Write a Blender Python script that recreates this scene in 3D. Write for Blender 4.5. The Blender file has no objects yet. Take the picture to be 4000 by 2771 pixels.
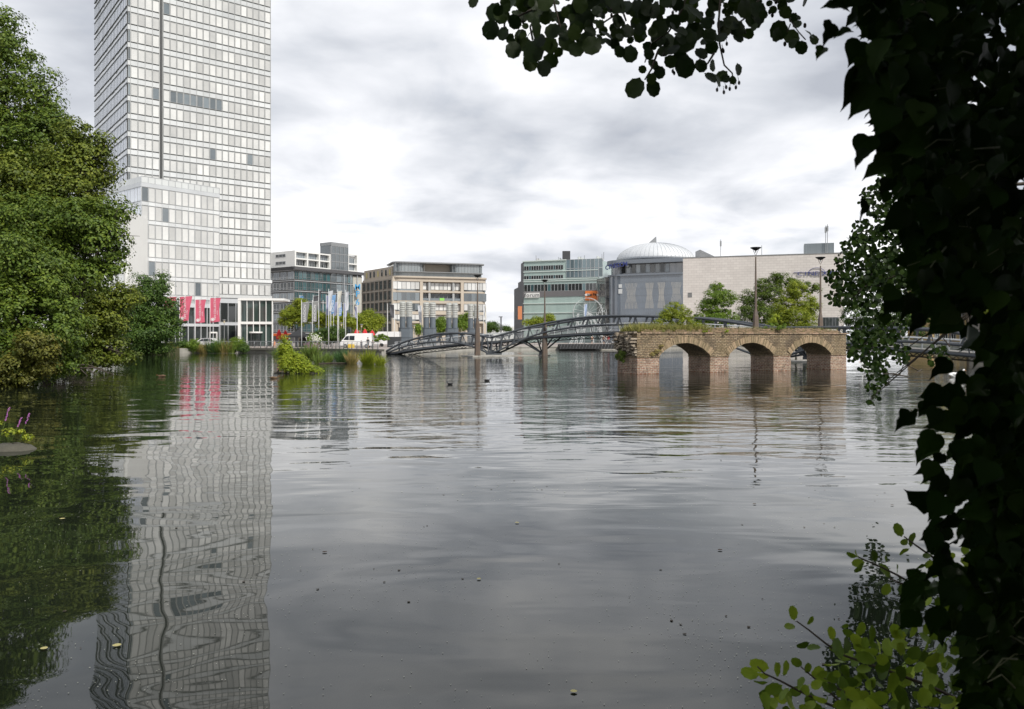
import bpy, math, random
import numpy as np
from mathutils import Vector, Matrix, geometry
random.seed(7); rng = np.random.default_rng(7)
S = bpy.context.scene; COL = S.collection
R = math.radians; PI = math.pi
# ------------------------------------------------------------------ camera
FPX, HOR, HC = 3111.0, 1320.0, 2.5          # focal length in photo pixels, horizon row, eye height above the water
cam = bpy.data.cameras.new('camera'); co = bpy.data.objects.new('camera', cam); COL.objects.link(co)
co.location = (0, 0, HC); co.rotation_euler = (R(90), 0, 0)
cam.sensor_width = 36; cam.lens = 36 * FPX / 4000; cam.shift_y = -(1385.5 - HOR) / 4000
cam.clip_start = .05; cam.clip_end = 6000
cam.dof.use_dof = True; cam.dof.focus_distance = 70; cam.dof.aperture_fstop = 7.1
S.camera = co
# ------------------------------------------------------------------ light
SUN_AZ, SUN_EL = R(140), R(43)
w = bpy.data.worlds.new('World'); S.world = w; w.use_nodes = True
nt = w.node_tree; N = nt.nodes; L = nt.links; N.clear()
def nn(t, **k):
    n = N.new(t)
    for a, b in k.items(): setattr(n, a, b)
    return n
def wm(op, a, b=None, c=None):
    n = nn('ShaderNodeMath', operation=op)
    for i, v in enumerate((a, b, c)):
        if v is None: continue
        if isinstance(v, (int, float)): n.inputs[i].default_value = v
        else: L.new(v, n.inputs[i])
    return n.outputs[0]
tc = nn('ShaderNodeTexCoord'); sp = nn('ShaderNodeSeparateXYZ'); L.new(tc.outputs['Generated'], sp.inputs[0])
z = wm('MAXIMUM', sp.outputs[2], 0.0); zz = wm('ADD', z, .20)
cx = wm('DIVIDE', sp.outputs[0], zz); cy = wm('DIVIDE', sp.outputs[1], zz)
cmb = nn('ShaderNodeCombineXYZ'); L.new(cx, cmb.inputs[0]); L.new(cy, cmb.inputs[1]); cmb.inputs[2].default_value = 3.7
def wnoise(sc, det, rough, dist, off):
    mp = nn('ShaderNodeMapping'); mp.inputs['Location'].default_value = off; L.new(cmb.outputs[0], mp.inputs[0])
    n = nn('ShaderNodeTexNoise'); n.inputs['Scale'].default_value = sc; n.inputs['Detail'].default_value = det
    n.inputs['Roughness'].default_value = rough; n.inputs['Distortion'].default_value = dist
    L.new(mp.outputs[0], n.inputs[0]); return n.outputs[0]
n1 = wnoise(.95, 6, .47, .3, (2.2, 1.3, 0)); n2 = wnoise(2.7, 6, .50, .35, (7.1, 3.0, 2))
elev = nn('ShaderNodeMapRange'); elev.interpolation_type = 'SMOOTHSTEP'; L.new(z, elev.inputs[0]); elev.inputs[1].default_value = .10; elev.inputs[2].default_value = .42; elev.inputs[3].default_value = .07; elev.inputs[4].default_value = -.085
mixn = wm('ADD', wm('ADD', wm('MULTIPLY', n1, .66), wm('MULTIPLY', n2, .34)), elev.outputs[0])
cr = nn('ShaderNodeValToRGB'); L.new(mixn, cr.inputs[0])
e = cr.color_ramp.elements
e[0].position = .385; e[0].color = (.435, .46, .515, 1)
e[1].position = .68; e[1].color = (1.38, 1.38, 1.38, 1)
x = e.new(.46); x.color = (.60, .625, .675, 1)
x = e.new(.53); x.color = (.79, .805, .845, 1); x = e.new(.60); x.color = (1.0, 1.0, 1.01, 1)
sky = nn('ShaderNodeTexSky'); sky.sky_type = 'NISHITA'; sky.sun_disc = False
sky.sun_elevation = SUN_EL; sky.sun_rotation = SUN_AZ
cs = nn('ShaderNodeVectorMath', operation='SCALE'); L.new(cr.outputs[0], cs.inputs[0]); cs.inputs['Scale'].default_value = 9.4
cov = nn('ShaderNodeMapRange'); L.new(n2, cov.inputs[0]); cov.inputs[1].default_value = .22; cov.inputs[2].default_value = .40
cov.inputs[3].default_value = .82; cov.inputs[4].default_value = 1.0
mx = nn('ShaderNodeMix', data_type='RGBA'); L.new(cov.outputs[0], mx.inputs[0]); L.new(sky.outputs[0], mx.inputs[6]); L.new(cs.outputs[0], mx.inputs[7])
bg = nn('ShaderNodeBackground'); bg.inputs[1].default_value = .10; L.new(mx.outputs[2], bg.inputs[0])
wo = nn('ShaderNodeOutputWorld'); L.new(bg.outputs[0], wo.inputs[0])
sl = bpy.data.lights.new('sun', 'SUN'); sl.energy = 2.9; sl.angle = R(7); sl.color = (1, .955, .88)
so = bpy.data.objects.new('sun', sl); COL.objects.link(so)
SUNV = Vector((math.sin(SUN_AZ) * math.cos(SUN_EL), math.cos(SUN_AZ) * math.cos(SUN_EL), math.sin(SUN_EL)))
so.rotation_euler = SUNV.to_track_quat('Z', 'Y').to_euler(); so.location = (30, -40, 60)
S.view_settings.view_transform = 'Standard'; S.view_settings.look = 'None'
S.view_settings.exposure = 0.33; S.view_settings.gamma = 1
S.cycles.max_bounces = 6; S.cycles.diffuse_bounces = 3; S.cycles.glossy_bounces = 3; S.cycles.transmission_bounces = 3
S.cycles.use_denoising = True
# ------------------------------------------------------------------ materials
MATS = {}
def mat(name, col, rough=.6, var=.0, vscale=3.0, bump=0.0, bscale=20.0, metal=0.0, coat=0.0, island=0.0, transl=0.0, spec=.5,
        col2=None, stretch=None, hue=None, coords='Object', emis=None, ior=None, tilt=0.0):
    if name in MATS: return MATS[name]
    m = bpy.data.materials.new(name); m.use_nodes = True; t = m.node_tree; n = t.nodes; l = t.links
    b = n['Principled BSDF']; b.inputs['Roughness'].default_value = rough; b.inputs['Metallic'].default_value = metal
    b.inputs['Specular IOR Level'].default_value = spec
    if ior: b.inputs['IOR'].default_value = ior
    if coat: b.inputs['Coat Weight'].default_value = coat; b.inputs['Coat Roughness'].default_value = .02
    if emis: b.inputs['Emission Color'].default_value = (*col, 1); b.inputs['Emission Strength'].default_value = emis
    c2 = col2 or tuple(c * .6 for c in col)
    out = None
    def rgb(c):
        q = n.new('ShaderNodeRGB'); q.outputs[0].default_value = (*c, 1); return q.outputs[0]
    tcn = n.new('ShaderNodeTexCoord'); mp = n.new('ShaderNodeMapping'); l.new(tcn.outputs[coords], mp.inputs[0])
    if stretch: mp.inputs['Scale'].default_value = stretch
    out = rgb(col)
    if var:
        q = n.new('ShaderNodeTexNoise'); q.inputs['Scale'].default_value = vscale; q.inputs['Detail'].default_value = 6
        q.inputs['Roughness'].default_value = .65; l.new(mp.outputs[0], q.inputs[0])
        rr = n.new('ShaderNodeMapRange'); l.new(q.outputs[0], rr.inputs[0]); rr.inputs[1].default_value = .38; rr.inputs[2].default_value = .66
        rr.inputs[3].default_value = 0; rr.inputs[4].default_value = var
        x = n.new('ShaderNodeMix'); x.data_type = 'RGBA'; l.new(rr.outputs[0], x.inputs[0]); l.new(out, x.inputs[6]); x.inputs[7].default_value = (*c2, 1); out = x.outputs[2]
    if island:
        g = n.new('ShaderNodeNewGeometry'); oi = n.new('ShaderNodeObjectInfo'); a1 = n.new('ShaderNodeMath'); l.new(g.outputs['Random Per Island'], a1.inputs[0]); l.new(oi.outputs['Random'], a1.inputs[1]); f1 = n.new('ShaderNodeMath'); f1.operation = 'FRACT'; l.new(a1.outputs[0], f1.inputs[0]); RND = f1.outputs[0]
        rr = n.new('ShaderNodeMapRange'); l.new(RND, rr.inputs[0]); rr.inputs[3].default_value = 1 - island; rr.inputs[4].default_value = 1 + island
        hs = n.new('ShaderNodeHueSaturation'); l.new(rr.outputs[0], hs.inputs['Value']); l.new(out, hs.inputs['Color'])
        if hue:
            ad = n.new('ShaderNodeMath'); ad.operation = 'MULTIPLY_ADD'; l.new(RND, ad.inputs[0]); ad.inputs[1].default_value = -hue; ad.inputs[2].default_value = .5 + hue / 2
            l.new(ad.outputs[0], hs.inputs['Hue'])
        out = hs.outputs[0]
    l.new(out, b.inputs['Base Color'])
    if tilt:      # every pane sits a hair out of line with its neighbours
        wn = n.new('ShaderNodeTexWhiteNoise'); wn.noise_dimensions = '1D'; l.new(RND, wn.inputs['W'])
        v1 = n.new('ShaderNodeVectorMath'); v1.operation = 'MULTIPLY_ADD'; l.new(wn.outputs['Color'], v1.inputs[0]); v1.inputs[1].default_value = (tilt,) * 3; v1.inputs[2].default_value = (-tilt / 2,) * 3
        v2 = n.new('ShaderNodeVectorMath'); l.new(v1.outputs[0], v2.inputs[0]); l.new(g.outputs['Normal'], v2.inputs[1]); v3 = n.new('ShaderNodeVectorMath'); v3.operation = 'NORMALIZE'; l.new(v2.outputs[0], v3.inputs[0])
        l.new(v3.outputs[0], b.inputs['Coat Normal']); l.new(v3.outputs[0], b.inputs['Normal'])
    if bump and not tilt:
        q = n.new('ShaderNodeTexNoise'); q.inputs['Scale'].default_value = bscale; q.inputs['Detail'].default_value = 5; l.new(mp.outputs[0], q.inputs[0])
        bp = n.new('ShaderNodeBump'); bp.inputs['Strength'].default_value = bump; bp.inputs['Distance'].default_value = .05; l.new(q.outputs[0], bp.inputs['Height']); l.new(bp.outputs[0], b.inputs['Normal'])
    if transl:
        tr = n.new('ShaderNodeBsdfTranslucent'); l.new(out, tr.inputs[0])
        ms = n.new('ShaderNodeMixShader'); ms.inputs[0].default_value = transl
        l.new(b.outputs[0], ms.inputs[1]); l.new(tr.outputs[0], ms.inputs[2]); l.new(ms.outputs[0], n['Material Output'].inputs[0])
    MATS[name] = m; return m
def leafmat(name, col, col2, transl=.22, rough=.5, var=.65, vs=.35, isl=.36, spec=.3):
    return mat(name, col, rough=rough, var=var, vscale=vs, col2=col2, island=isl, hue=.035, transl=transl, spec=spec)
def brickmat(name, c1, c2, mortar, scale, bw=.5, rh=.25, moss=.5):
    m = bpy.data.materials.new(name); m.use_nodes = True; t = m.node_tree; n = t.nodes; l = t.links; b = n['Principled BSDF']
    tcn = n.new('ShaderNodeTexCoord')
    nz = n.new('ShaderNodeTexNoise'); nz.inputs['Scale'].default_value = 2.2; nz.inputs['Detail'].default_value = 3; l.new(tcn.outputs['UV'], nz.inputs[0])
    ma = n.new('ShaderNodeVectorMath'); ma.operation = 'MULTIPLY_ADD'; l.new(nz.outputs[1], ma.inputs[0]); ma.inputs[1].default_value = (.06, .05, 0); l.new(tcn.outputs['UV'], ma.inputs[2])
    br = n.new('ShaderNodeTexBrick'); l.new(ma.outputs[0], br.inputs[0]); br.inputs['Scale'].default_value = scale
    br.inputs['Color1'].default_value = (*c1, 1); br.inputs['Color2'].default_value = (*c2, 1); br.inputs['Mortar'].default_value = (*mortar, 1)
    br.inputs['Mortar Size'].default_value = .022; br.inputs['Mortar Smooth'].default_value = .25; br.inputs['Bias'].default_value = -.1
    br.inputs['Brick Width'].default_value = bw; br.inputs['Row Height'].default_value = rh
    # patches of lichen, soot and red brick low down
    n2 = n.new('ShaderNodeTexNoise'); n2.inputs['Scale'].default_value = 1.1; n2.inputs['Detail'].default_value = 7; n2.inputs['Roughness'].default_value = .7; l.new(tcn.outputs['Object'], n2.inputs[0])
    r1 = n.new('ShaderNodeMapRange'); l.new(n2.outputs[0], r1.inputs[0]); r1.inputs[1].default_value = .42; r1.inputs[2].default_value = .62; r1.inputs[4].default_value = moss
    x1 = n.new('ShaderNodeMix'); x1.data_type = 'RGBA'; l.new(r1.outputs[0], x1.inputs[0]); l.new(br.outputs[0], x1.inputs[6]); x1.inputs[7].default_value = (.23, .18, .095, 1)
    n3 = n.new('ShaderNodeTexNoise'); n3.inputs['Scale'].default_value = 9; n3.inputs['Detail'].default_value = 8; n3.inputs['Roughness'].default_value = .75; l.new(tcn.outputs['Object'], n3.inputs[0])
    r2 = n.new('ShaderNodeMapRange'); l.new(n3.outputs[0], r2.inputs[0]); r2.inputs[1].default_value = .3; r2.inputs[2].default_value = .7; r2.inputs[3].default_value = .35; r2.inputs[4].default_value = 1.65
    hs = n.new('ShaderNodeHueSaturation'); l.new(r2.outputs[0], hs.inputs['Value']); l.new(x1.outputs[2], hs.inputs['Color'])
    # soot and damp stains in large ragged shapes
    n4 = n.new('ShaderNodeTexNoise'); n4.inputs['Scale'].default_value = .8; n4.inputs['Detail'].default_value = 9; n4.inputs['Roughness'].default_value = .72; n4.inputs['Distortion'].default_value = .8
    mp4 = n.new('ShaderNodeMapping'); mp4.inputs['Scale'].default_value = (1, 1, .55); mp4.inputs['Location'].default_value = (4, 2, 7); l.new(tcn.outputs['Object'], mp4.inputs[0]); l.new(mp4.outputs[0], n4.inputs[0])
    r4 = n.new('ShaderNodeMapRange'); l.new(n4.outputs[0], r4.inputs[0]); r4.inputs[1].default_value = .50; r4.inputs[2].default_value = .62; r4.inputs[4].default_value = .62
    x4 = n.new('ShaderNodeMix'); x4.data_type = 'RGBA'; l.new(r4.outputs[0], x4.inputs[0]); l.new(hs.outputs[0], x4.inputs[6]); x4.inputs[7].default_value = (.085, .065, .045, 1)
    l.new(x4.outputs[2], b.inputs['Base Color']); b.inputs['Roughness'].default_value = .9
    bp = n.new('ShaderNodeBump'); bp.inputs['Strength'].default_value = .9; bp.inputs['Distance'].default_value = .06
    ad = n.new('ShaderNodeMath'); ad.operation = 'SUBTRACT'; l.new(n3.outputs[0], ad.inputs[0]); l.new(br.outputs[1], ad.inputs[1]); l.new(ad.outputs[0], bp.inputs['Height']); l.new(bp.outputs[0], b.inputs['Normal'])
    return m
# ------------------------------------------------------------------ geometry helpers
def P(px, py, Y): return Vector(((px - 2000) / FPX * Y, Y, HC + (HOR - py) / FPX * Y))
def XP(px, Y): return (px - 2000) / FPX * Y
def ZP(py, Y): return HC + (HOR - py) / FPX * Y
class Fr:
    """a vertical plane: origin (x, y), direction u, outward normal n"""
    def __init__(s, ox, oy, ux, uy):
        k = math.hypot(ux, uy); s.o = Vector((ox, oy, 0)); s.u = Vector((ux / k, uy / k, 0)); s.n = Vector((uy / k, -ux / k, 0))
    def at(s, px):            # distance along u where the sight line through column px meets the plane
        r = (px - 2000) / FPX; return (r * s.o.y - s.o.x) / (s.u.x - r * s.u.y)
    def Y(s, u): return s.o.y + s.u.y * u
    def z(s, px, py): return ZP(py, s.Y(s.at(px)))
    def p(s, u, d, z): v = s.o + s.u * u + s.n * d; v.z = z; return v
    def ang(s): return math.atan2(s.u.y, s.u.x)
class MB:
    def __init__(s): s.v = []; s.f = []; s.m = []; s.uv = {}; s.smooth = False
    def add(s, vs, fs, mi=0):
        o = len(s.v); s.v += [tuple(v) for v in vs]
        for f in fs: s.f.append(tuple(i + o for i in f)); s.m.append(mi)
    def quad(s, a, b, c, d, mi=0): s.add([a, b, c, d], [(0, 1, 2, 3)], mi)
    def box(s, x0, x1, y0, y1, z0, z1, mi=0, T=None):
        vs = [(x, y, z) for z in (z0, z1) for y in (y0, y1) for x in (x0, x1)]
        if T: vs = [T(*v) for v in vs]
        s.add(vs, [(0, 2, 3, 1), (4, 5, 7, 6), (0, 1, 5, 4), (2, 6, 7, 3), (1, 3, 7, 5), (0, 4, 6, 2)], mi)
    def fbox(s, F, u0, u1, d0, d1, z0, z1, mi=0): s.box(u0, u1, d0, d1, z0, z1, mi, T=F.p)
    def tube(s, pts, rad, n=8, mi=0, cap=True):
        pts = [Vector(p) for p in pts]; k = len(pts)
        if isinstance(rad, (int, float)): rad = [rad] * k
        o = len(s.v); prev = None
        for i, p in enumerate(pts):
            d = (pts[min(i + 1, k - 1)] - pts[max(i - 1, 0)]); d = d.normalized() if d.length > 1e-9 else Vector((0, 0, 1))
            if prev is None: a = Vector((0, 0, 1)) if abs(d.z) < .9 else Vector((1, 0, 0)); a = d.cross(a).normalized()
            else:
                a = prev - d * prev.dot(d); a = a.normalized()
            prev = a; b = d.cross(a)
            for j in range(n):
                t = 2 * PI * j / n; s.v.append(tuple(p + (a * math.cos(t) + b * math.sin(t)) * rad[i]))
        for i in range(k - 1):
            for j in range(n):
                q = (j + 1) % n; s.f.append((o + i * n + j, o + i * n + q, o + (i + 1) * n + q, o + (i + 1) * n + j)); s.m.append(mi)
        if cap:
            s.f.append(tuple(o + j for j in reversed(range(n)))); s.m.append(mi)
            s.f.append(tuple(o + (k - 1) * n + j for j in range(n))); s.m.append(mi)
    def lathe(s, prof, c=(0, 0, 0), n=20, mi=0, sx=1, sy=1):
        o = len(s.v)
        for r, z in prof:
            for j in range(n):
                t = 2 * PI * j / n; s.v.append((c[0] + r * math.cos(t) * sx, c[1] + r * math.sin(t) * sy, c[2] + z))
        for i in range(len(prof) - 1):
            for j in range(n):
                q = (j + 1) % n; s.f.append((o + i * n + j, o + i * n + q, o + (i + 1) * n + q, o + (i + 1) * n + j)); s.m.append(mi)
        s.f.append(tuple(o + j for j in reversed(range(n)))); s.m.append(mi)
        k = len(prof) - 1; s.f.append(tuple(o + k * n + j for j in range(n))); s.m.append(mi)
    def prism(s, poly, a, b, T=None, mi=0):
        """poly: list of (p, q) in plane; extruded from a to b. T(p, t, q)"""
        n = len(poly); T = T or (lambda p, t, q: (p, t, q))
        vs = [T(p, a, q) for p, q in poly] + [T(p, b, q) for p, q in poly]
        fs = [tuple(range(n)), tuple(reversed(range(n, 2 * n)))] + [(i, i + n, (i + 1) % n + n, (i + 1) % n) for i in range(n)]
        s.add(vs, fs, mi)
    def ball(s, c, r, n=10, m=6, mi=0):
        prof = [(max(1e-4, math.sin(PI * i / m)), -math.cos(PI * i / m)) for i in range(m + 1)]
        if isinstance(r, (int, float)): r = (r, r, r)
        o = len(s.v)
        for a, zc in prof:
            for j in range(n):
                t = 2 * PI * j / n; s.v.append((c[0] + r[0] * a * math.cos(t), c[1] + r[1] * a * math.sin(t), c[2] + r[2] * zc))
        for i in range(m):
            for j in range(n):
                q = (j + 1) % n; s.f.append((o + i * n + j, o + i * n + q, o + (i + 1) * n + q, o + (i + 1) * n + j)); s.m.append(mi)
    def mesh(s, name, mats, off=(0, 0, 0), smooth=False):
        me = bpy.data.meshes.new(name)
        v = np.array(s.v, dtype=np.float64).reshape(-1, 3) - np.array(off)
        me.from_pydata(v.tolist(), [], s.f)
        if not isinstance(mats, (list, tuple)): mats = [mats]
        for m in mats: me.materials.append(m)
        if len(mats) > 1: me.polygons.foreach_set('material_index', s.m)
        if smooth or s.smooth: me.polygons.foreach_set('use_smooth', [True] * len(s.f))
        me.update(); return me
    def build(s, name, mats, parent=None, smooth=False, recalc=True):
        off = wloc(parent) if parent else (0, 0, 0)
        me = s.mesh(name, mats, off, smooth)
        if recalc:
            import bmesh
            bm = bmesh.new(); bm.from_mesh(me); bmesh.ops.recalc_face_normals(bm, faces=bm.faces); bm.to_mesh(me); bm.free()
        o = bpy.data.objects.new(name, me); COL.objects.link(o)
        if parent: o.parent = parent
        return o
def wloc(o):
    v = Vector((0, 0, 0))
    while o: v += Vector(o.location); o = o.parent
    return v
def tag(o, label=None, cat=None, group=None, kind=None):
    if label: o['label'] = label
    if cat: o['category'] = cat
    if group: o['group'] = group
    if kind: o['kind'] = kind
    return o
def thing(name, label, cat, loc=(0, 0, 0), group=None, rz=0):
    o = bpy.data.objects.new(name, None); COL.objects.link(o); o.location = loc; o.rotation_euler = (0, 0, rz)
    o.empty_display_size = .2
    return tag(o, label, cat, group)
def put(name, me, loc, rz=0, parent=None, kind=None):
    o = bpy.data.objects.new(name, me); COL.objects.link(o)
    if parent: o.parent = parent; loc = Vector(loc) - wloc(parent)
    o.location = loc; o.rotation_euler = (0, 0, rz)
    if kind: o['kind'] = kind
    return o
def copy_tree(o, parent=None):
    c = o.copy(); COL.objects.link(c)
    if parent: c.parent = parent
    for ch in list(o.children): copy_tree(ch, c)
    return c
def text(s, loc, size, rot, m, parent=None, name='lettering', extr=.02, bold=0.0, ax='CENTER', ay='CENTER', spacing=1.0, sx=1.0, squash=1.0):
    cu = bpy.data.curves.new(name, 'FONT'); cu.body = s; cu.size = size; cu.extrude = extr; cu.offset = bold
    cu.align_x = ax; cu.align_y = ay; cu.space_character = spacing; cu.resolution_u = 3
    cu.materials.append(m); o = bpy.data.objects.new(name, cu); COL.objects.link(o)
    if parent: o.parent = parent; loc = Vector(loc) - wloc(parent)
    dg = bpy.context.evaluated_depsgraph_get(); dg.update(); me = bpy.data.meshes.new_from_object(o.evaluated_get(dg)); me.name = name
    bpy.data.objects.remove(o); o = bpy.data.objects.new(name, me); COL.objects.link(o); o.parent = parent
    o.location = loc; o.rotation_euler = rot; o.scale = (sx, squash, 1)
    return o
def arr_mesh(name, V, F, m, parent=None, kind=None, smooth=False):
    """V (n,3), F (k,c) all faces with the same number of corners"""
    off = np.array(wloc(parent)) if parent else np.zeros(3)
    me = bpy.data.meshes.new(name); V = np.asarray(V, dtype=np.float32) - off.astype(np.float32); F = np.asarray(F, dtype=np.int32)
    me.vertices.add(len(V)); me.vertices.foreach_set('co', V.ravel())
    me.loops.add(F.size); me.loops.foreach_set('vertex_index', F.ravel())
    me.polygons.add(len(F)); me.polygons.foreach_set('loop_start', np.arange(0, F.size, F.shape[1], dtype=np.int32))
    if smooth: me.polygons.foreach_set('use_smooth', np.ones(len(F), dtype=bool))
    me.materials.append(m); me.update(calc_edges=True)
    o = bpy.data.objects.new(name, me); COL.objects.link(o)
    if parent: o.parent = parent
    if kind: o['kind'] = kind
    return o
def frames(nrm, spin):
    """rotation matrices (n,3,3) whose z column is nrm, spun about it"""
    nrm = nrm / np.linalg.norm(nrm, axis=1, keepdims=True)
    up = np.where(np.abs(nrm[:, 2:3]) < .95, np.array([[0, 0, 1.0]]), np.array([[1.0, 0, 0]]))
    a = np.cross(up, nrm); a /= np.linalg.norm(a, axis=1, keepdims=True); b = np.cross(nrm, a)
    c, s_ = np.cos(spin)[:, None], np.sin(spin)[:, None]
    return np.stack([a * c + b * s_, -a * s_ + b * c, nrm], axis=2)
def scatter(tv, tf, pos, Rm, scl):
    """copies of the template (tv (k,3), tf (m,c))"""
    n = len(pos); V = np.einsum('nij,kj->nki', Rm, tv) * np.asarray(scl).reshape(n, 1, -1) + pos[:, None, :]
    F = tf[None] + (np.arange(n) * len(tv))[:, None, None]
    return V.reshape(-1, 3), F.reshape(-1, tf.shape[1])
LEAF_V = np.array([(0, -.5, 0), (.33, -.05, .10), (0, .5, -.03), (-.33, -.05, .10)]); LEAF_F = np.array([(0, 1, 2), (0, 2, 3)])
def leaves_in(blobs, n, size, clump=.9, out=.95, up=.35, flat=1.0, droop=0.0, per=110):
    """blobs (k,6): centre and radii. Leaves sit on the shells of many clumps that sit in the outer part of the blobs."""
    B = np.array(blobs, float); wgt = (B[:, 3] * B[:, 4] + B[:, 4] * B[:, 5] + B[:, 3] * B[:, 5]); wgt /= wgt.sum()
    nc = max(6, int(n / per))
    bi = rng.choice(len(B), nc, p=wgt)
    d = rng.normal(size=(nc, 3)); d /= np.linalg.norm(d, axis=1, keepdims=True)
    rr = rng.uniform(.40, 1.08, nc) ** .5
    cc = B[bi, :3] + d * B[bi, 3:] * rr[:, None]
    cr = clump * rng.uniform(.35, 1.35, nc)
    idx = rng.integers(0, nc, n)
    d2 = rng.normal(size=(n, 3)); d2[:, 2] = d2[:, 2] * .9 + .35; d2 /= np.linalg.norm(d2, axis=1, keepdims=True)
    rad = cr[idx] * rng.uniform(.35, 1.0, n) ** .5
    pos = cc[idx] + d2 * rad[:, None] * np.array([1, 1, .62 * flat])
    pos[:, 2] -= droop * rng.uniform(0, 1, n) ** 2
    nrm = d2 * out + d[idx] * .35 + rng.normal(size=(n, 3)) * .30 + np.array([0, 0, up])
    sc = size * rng.uniform(.6, 1.35, n)
    return scatter(LEAF_V, LEAF_F, pos, frames(nrm, rng.uniform(0, 2 * PI, n)), np.repeat(sc[:, None], 3, 1))
BARK = mat('bark', (.075, .06, .045), .9, .6, 6, .6, 15)
def limbs(base, tips, r0, wob=.25):
    b = MB(); base = Vector(base)
    top = Vector((0, 0, 0))
    for t in tips: top += Vector(t)
    top /= len(tips); fork = base.lerp(top, .45)
    b.tube([base - Vector((0, 0, .3)), base.lerp(fork, .5) + Vector((random.uniform(-wob, wob), 0, 0)), fork], [r0, r0 * .8, r0 * .62], 8)
    for t in tips:
        t = Vector(t); mid = fork.lerp(t, .5) + Vector((random.uniform(-wob, wob), random.uniform(-wob, wob), random.uniform(0, wob)))
        s0 = base.lerp(fork, random.uniform(.6, 1))
        b.tube([s0, mid, t], [r0 * .4, r0 * .22, r0 * .06], 6)
        for k in range(2):
            q = mid.lerp(t, random.uniform(.2, .8)); e = q + (t - mid).length * .5 * Vector((random.uniform(-1, 1), random.uniform(-1, 1), random.uniform(-.1, .8)))
            b.tube([q, e], [r0 * .12, r0 * .03], 5)
    return b
def pxtree(name, label, Y, blobs, base_px, m, n, size, clump, ground=.8, r0=.25, depth=1.0, group=None, cat='tree', up=.5, droop=0.0, flat=1.0, trunk=True, crown='crown', per=110, out=.95):
    """blobs: (px, py, r[px]) seen at distance Y -> real blobs; depth stretches them along the sight line"""
    k = Y / FPX; bl = []; tips = []
    for b in blobs:
        dy = b[3] if len(b) > 3 else random.uniform(-.5, .5) * b[2] * k
        c = P(b[0], b[1], Y + dy) ; r = b[2] * k
        bl.append((c.x, c.y, c.z, r, r * depth, r * .92)); tips.append(c)
    bx = XP(base_px, Y); base = (bx, Y, ground)
    t = thing(name, label, cat, base, group)
    V, F = leaves_in(bl, n, size, clump, up=up, droop=droop, flat=flat, per=per, out=out)
    keep = None
    arr_mesh(crown, V, F, m, t)
    if trunk: limbs(base, tips[:14], r0).build('trunk', BARK, t, smooth=True)
    return t
# ================================================================== SETTING
GZ = .8                                               # height of the ground above the water
shore = [(-9, 3.2), (-13.5, 9), (-18, 18), (-22.5, 30), (-31, 50), (-39, 68), (-46, 92), (-57, 112), (-60, 121), (-53, 127), (-46, 134.5), (-36, 133.2), (-30.3, 128),
         (-24.5, 122), (-19.3, 118), (-17.3, 121), (-19, 136), (-14, 147), (-4, 154), (16, 165), (37, 180), (66, 186), (95, 172), (118, 140), (100, 92), (62, 46), (30, 26), (15, 15.5), (10.5, 6), (4, 3.5)]
def wmat():
    m = bpy.data.materials.new('lake_water'); m.use_nodes = True; t = m.node_tree; n = t.nodes; l = t.links; b = n['Principled BSDF']
    b.inputs['Base Color'].default_value = (.012, .016, .010, 1); b.inputs['Roughness'].default_value = .015; b.inputs['IOR'].default_value = 1.5
    g = n.new('ShaderNodeNewGeometry')
    def nz(scale, sx, sy, det=2, dist=0, rough=.5):
        mp = n.new('ShaderNodeMapping'); mp.inputs['Scale'].default_value = (sx, sy, 1); l.new(g.outputs['Position'], mp.inputs[0])
        q = n.new('ShaderNodeTexNoise'); q.inputs['Scale'].default_value = scale; q.inputs['Detail'].default_value = det; q.inputs['Distortion'].default_value = dist; q.inputs['Roughness'].default_value = rough
        l.new(mp.outputs[0], q.inputs[0]); return q.outputs[0]
    def M(op, a, b_=None, c=None):
        q = n.new('ShaderNodeMath'); q.operation = op
        for i, v in enumerate((a, b_, c)):
            if v is None: continue
            if isinstance(v, (int, float)): q.inputs[i].default_value = v
            else: l.new(v, q.inputs[i])
        return q.outputs[0]
    sp = n.new('ShaderNodeSeparateXYZ'); l.new(g.outputs['Position'], sp.inputs[0])
    def ramp(v, a, b_, c, d):
        q = n.new('ShaderNodeMapRange'); q.interpolation_type = 'SMOOTHSTEP'; l.new(v, q.inputs[0]); q.inputs[1].default_value = a; q.inputs[2].default_value = b_; q.inputs[3].default_value = c; q.inputs[4].default_value = d; return q.outputs[0]
    # the open water is ruffled by wind, the sheltered water under the near bank lies almost still
    wind = ramp(sp.outputs[1], 9, 34, .05, 1.0)
    patch = ramp(nz(.05, .7, 1, 3), .38, .62, .35, 1.15)
    swell = M('MULTIPLY', nz(.42, .6, 1, 2, .6), .055)
    mid = M('MULTIPLY', M('MULTIPLY', nz(1.15, .38, 1, 2, .4), ramp(sp.outputs[1], 7, 24, .014, .032)), patch)
    fine = M('MULTIPLY', M('MULTIPLY', nz(4.2, .5, 1, 3, .3), M('MULTIPLY', wind, .0085)), patch)
    shel = ramp(M('ADD', M('ADD', sp.outputs[0], M('MULTIPLY', sp.outputs[1], .42)), 8.0), 3, 16, .22, 1.0)
    h = M('ADD', M('ADD', M('MULTIPLY', swell, ramp(sp.outputs[1], 5, 40, .62, 1.0)), M('MULTIPLY', mid, shel)), M('MULTIPLY', fine, shel))
    bp = n.new('ShaderNodeBump'); bp.inputs['Strength'].default_value = 1; bp.inputs['Distance'].default_value = 1; l.new(h, bp.inputs['Height']); l.new(bp.outputs[0], b.inputs['Normal'])
    return m
wm_ = wmat()
b = MB(); b.add([(-700, -60, 0), (900, -60, 0), (900, 900, 0), (-700, 900, 0)], [(0, 1, 2, 3)]); tag(b.build('water', wm_, recalc=False), kind='structure')
soil = mat('soil_and_turf', (.05, .062, .02), .95, .8, .25, .5, 3, col2=(.085, .07, .045))
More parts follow.
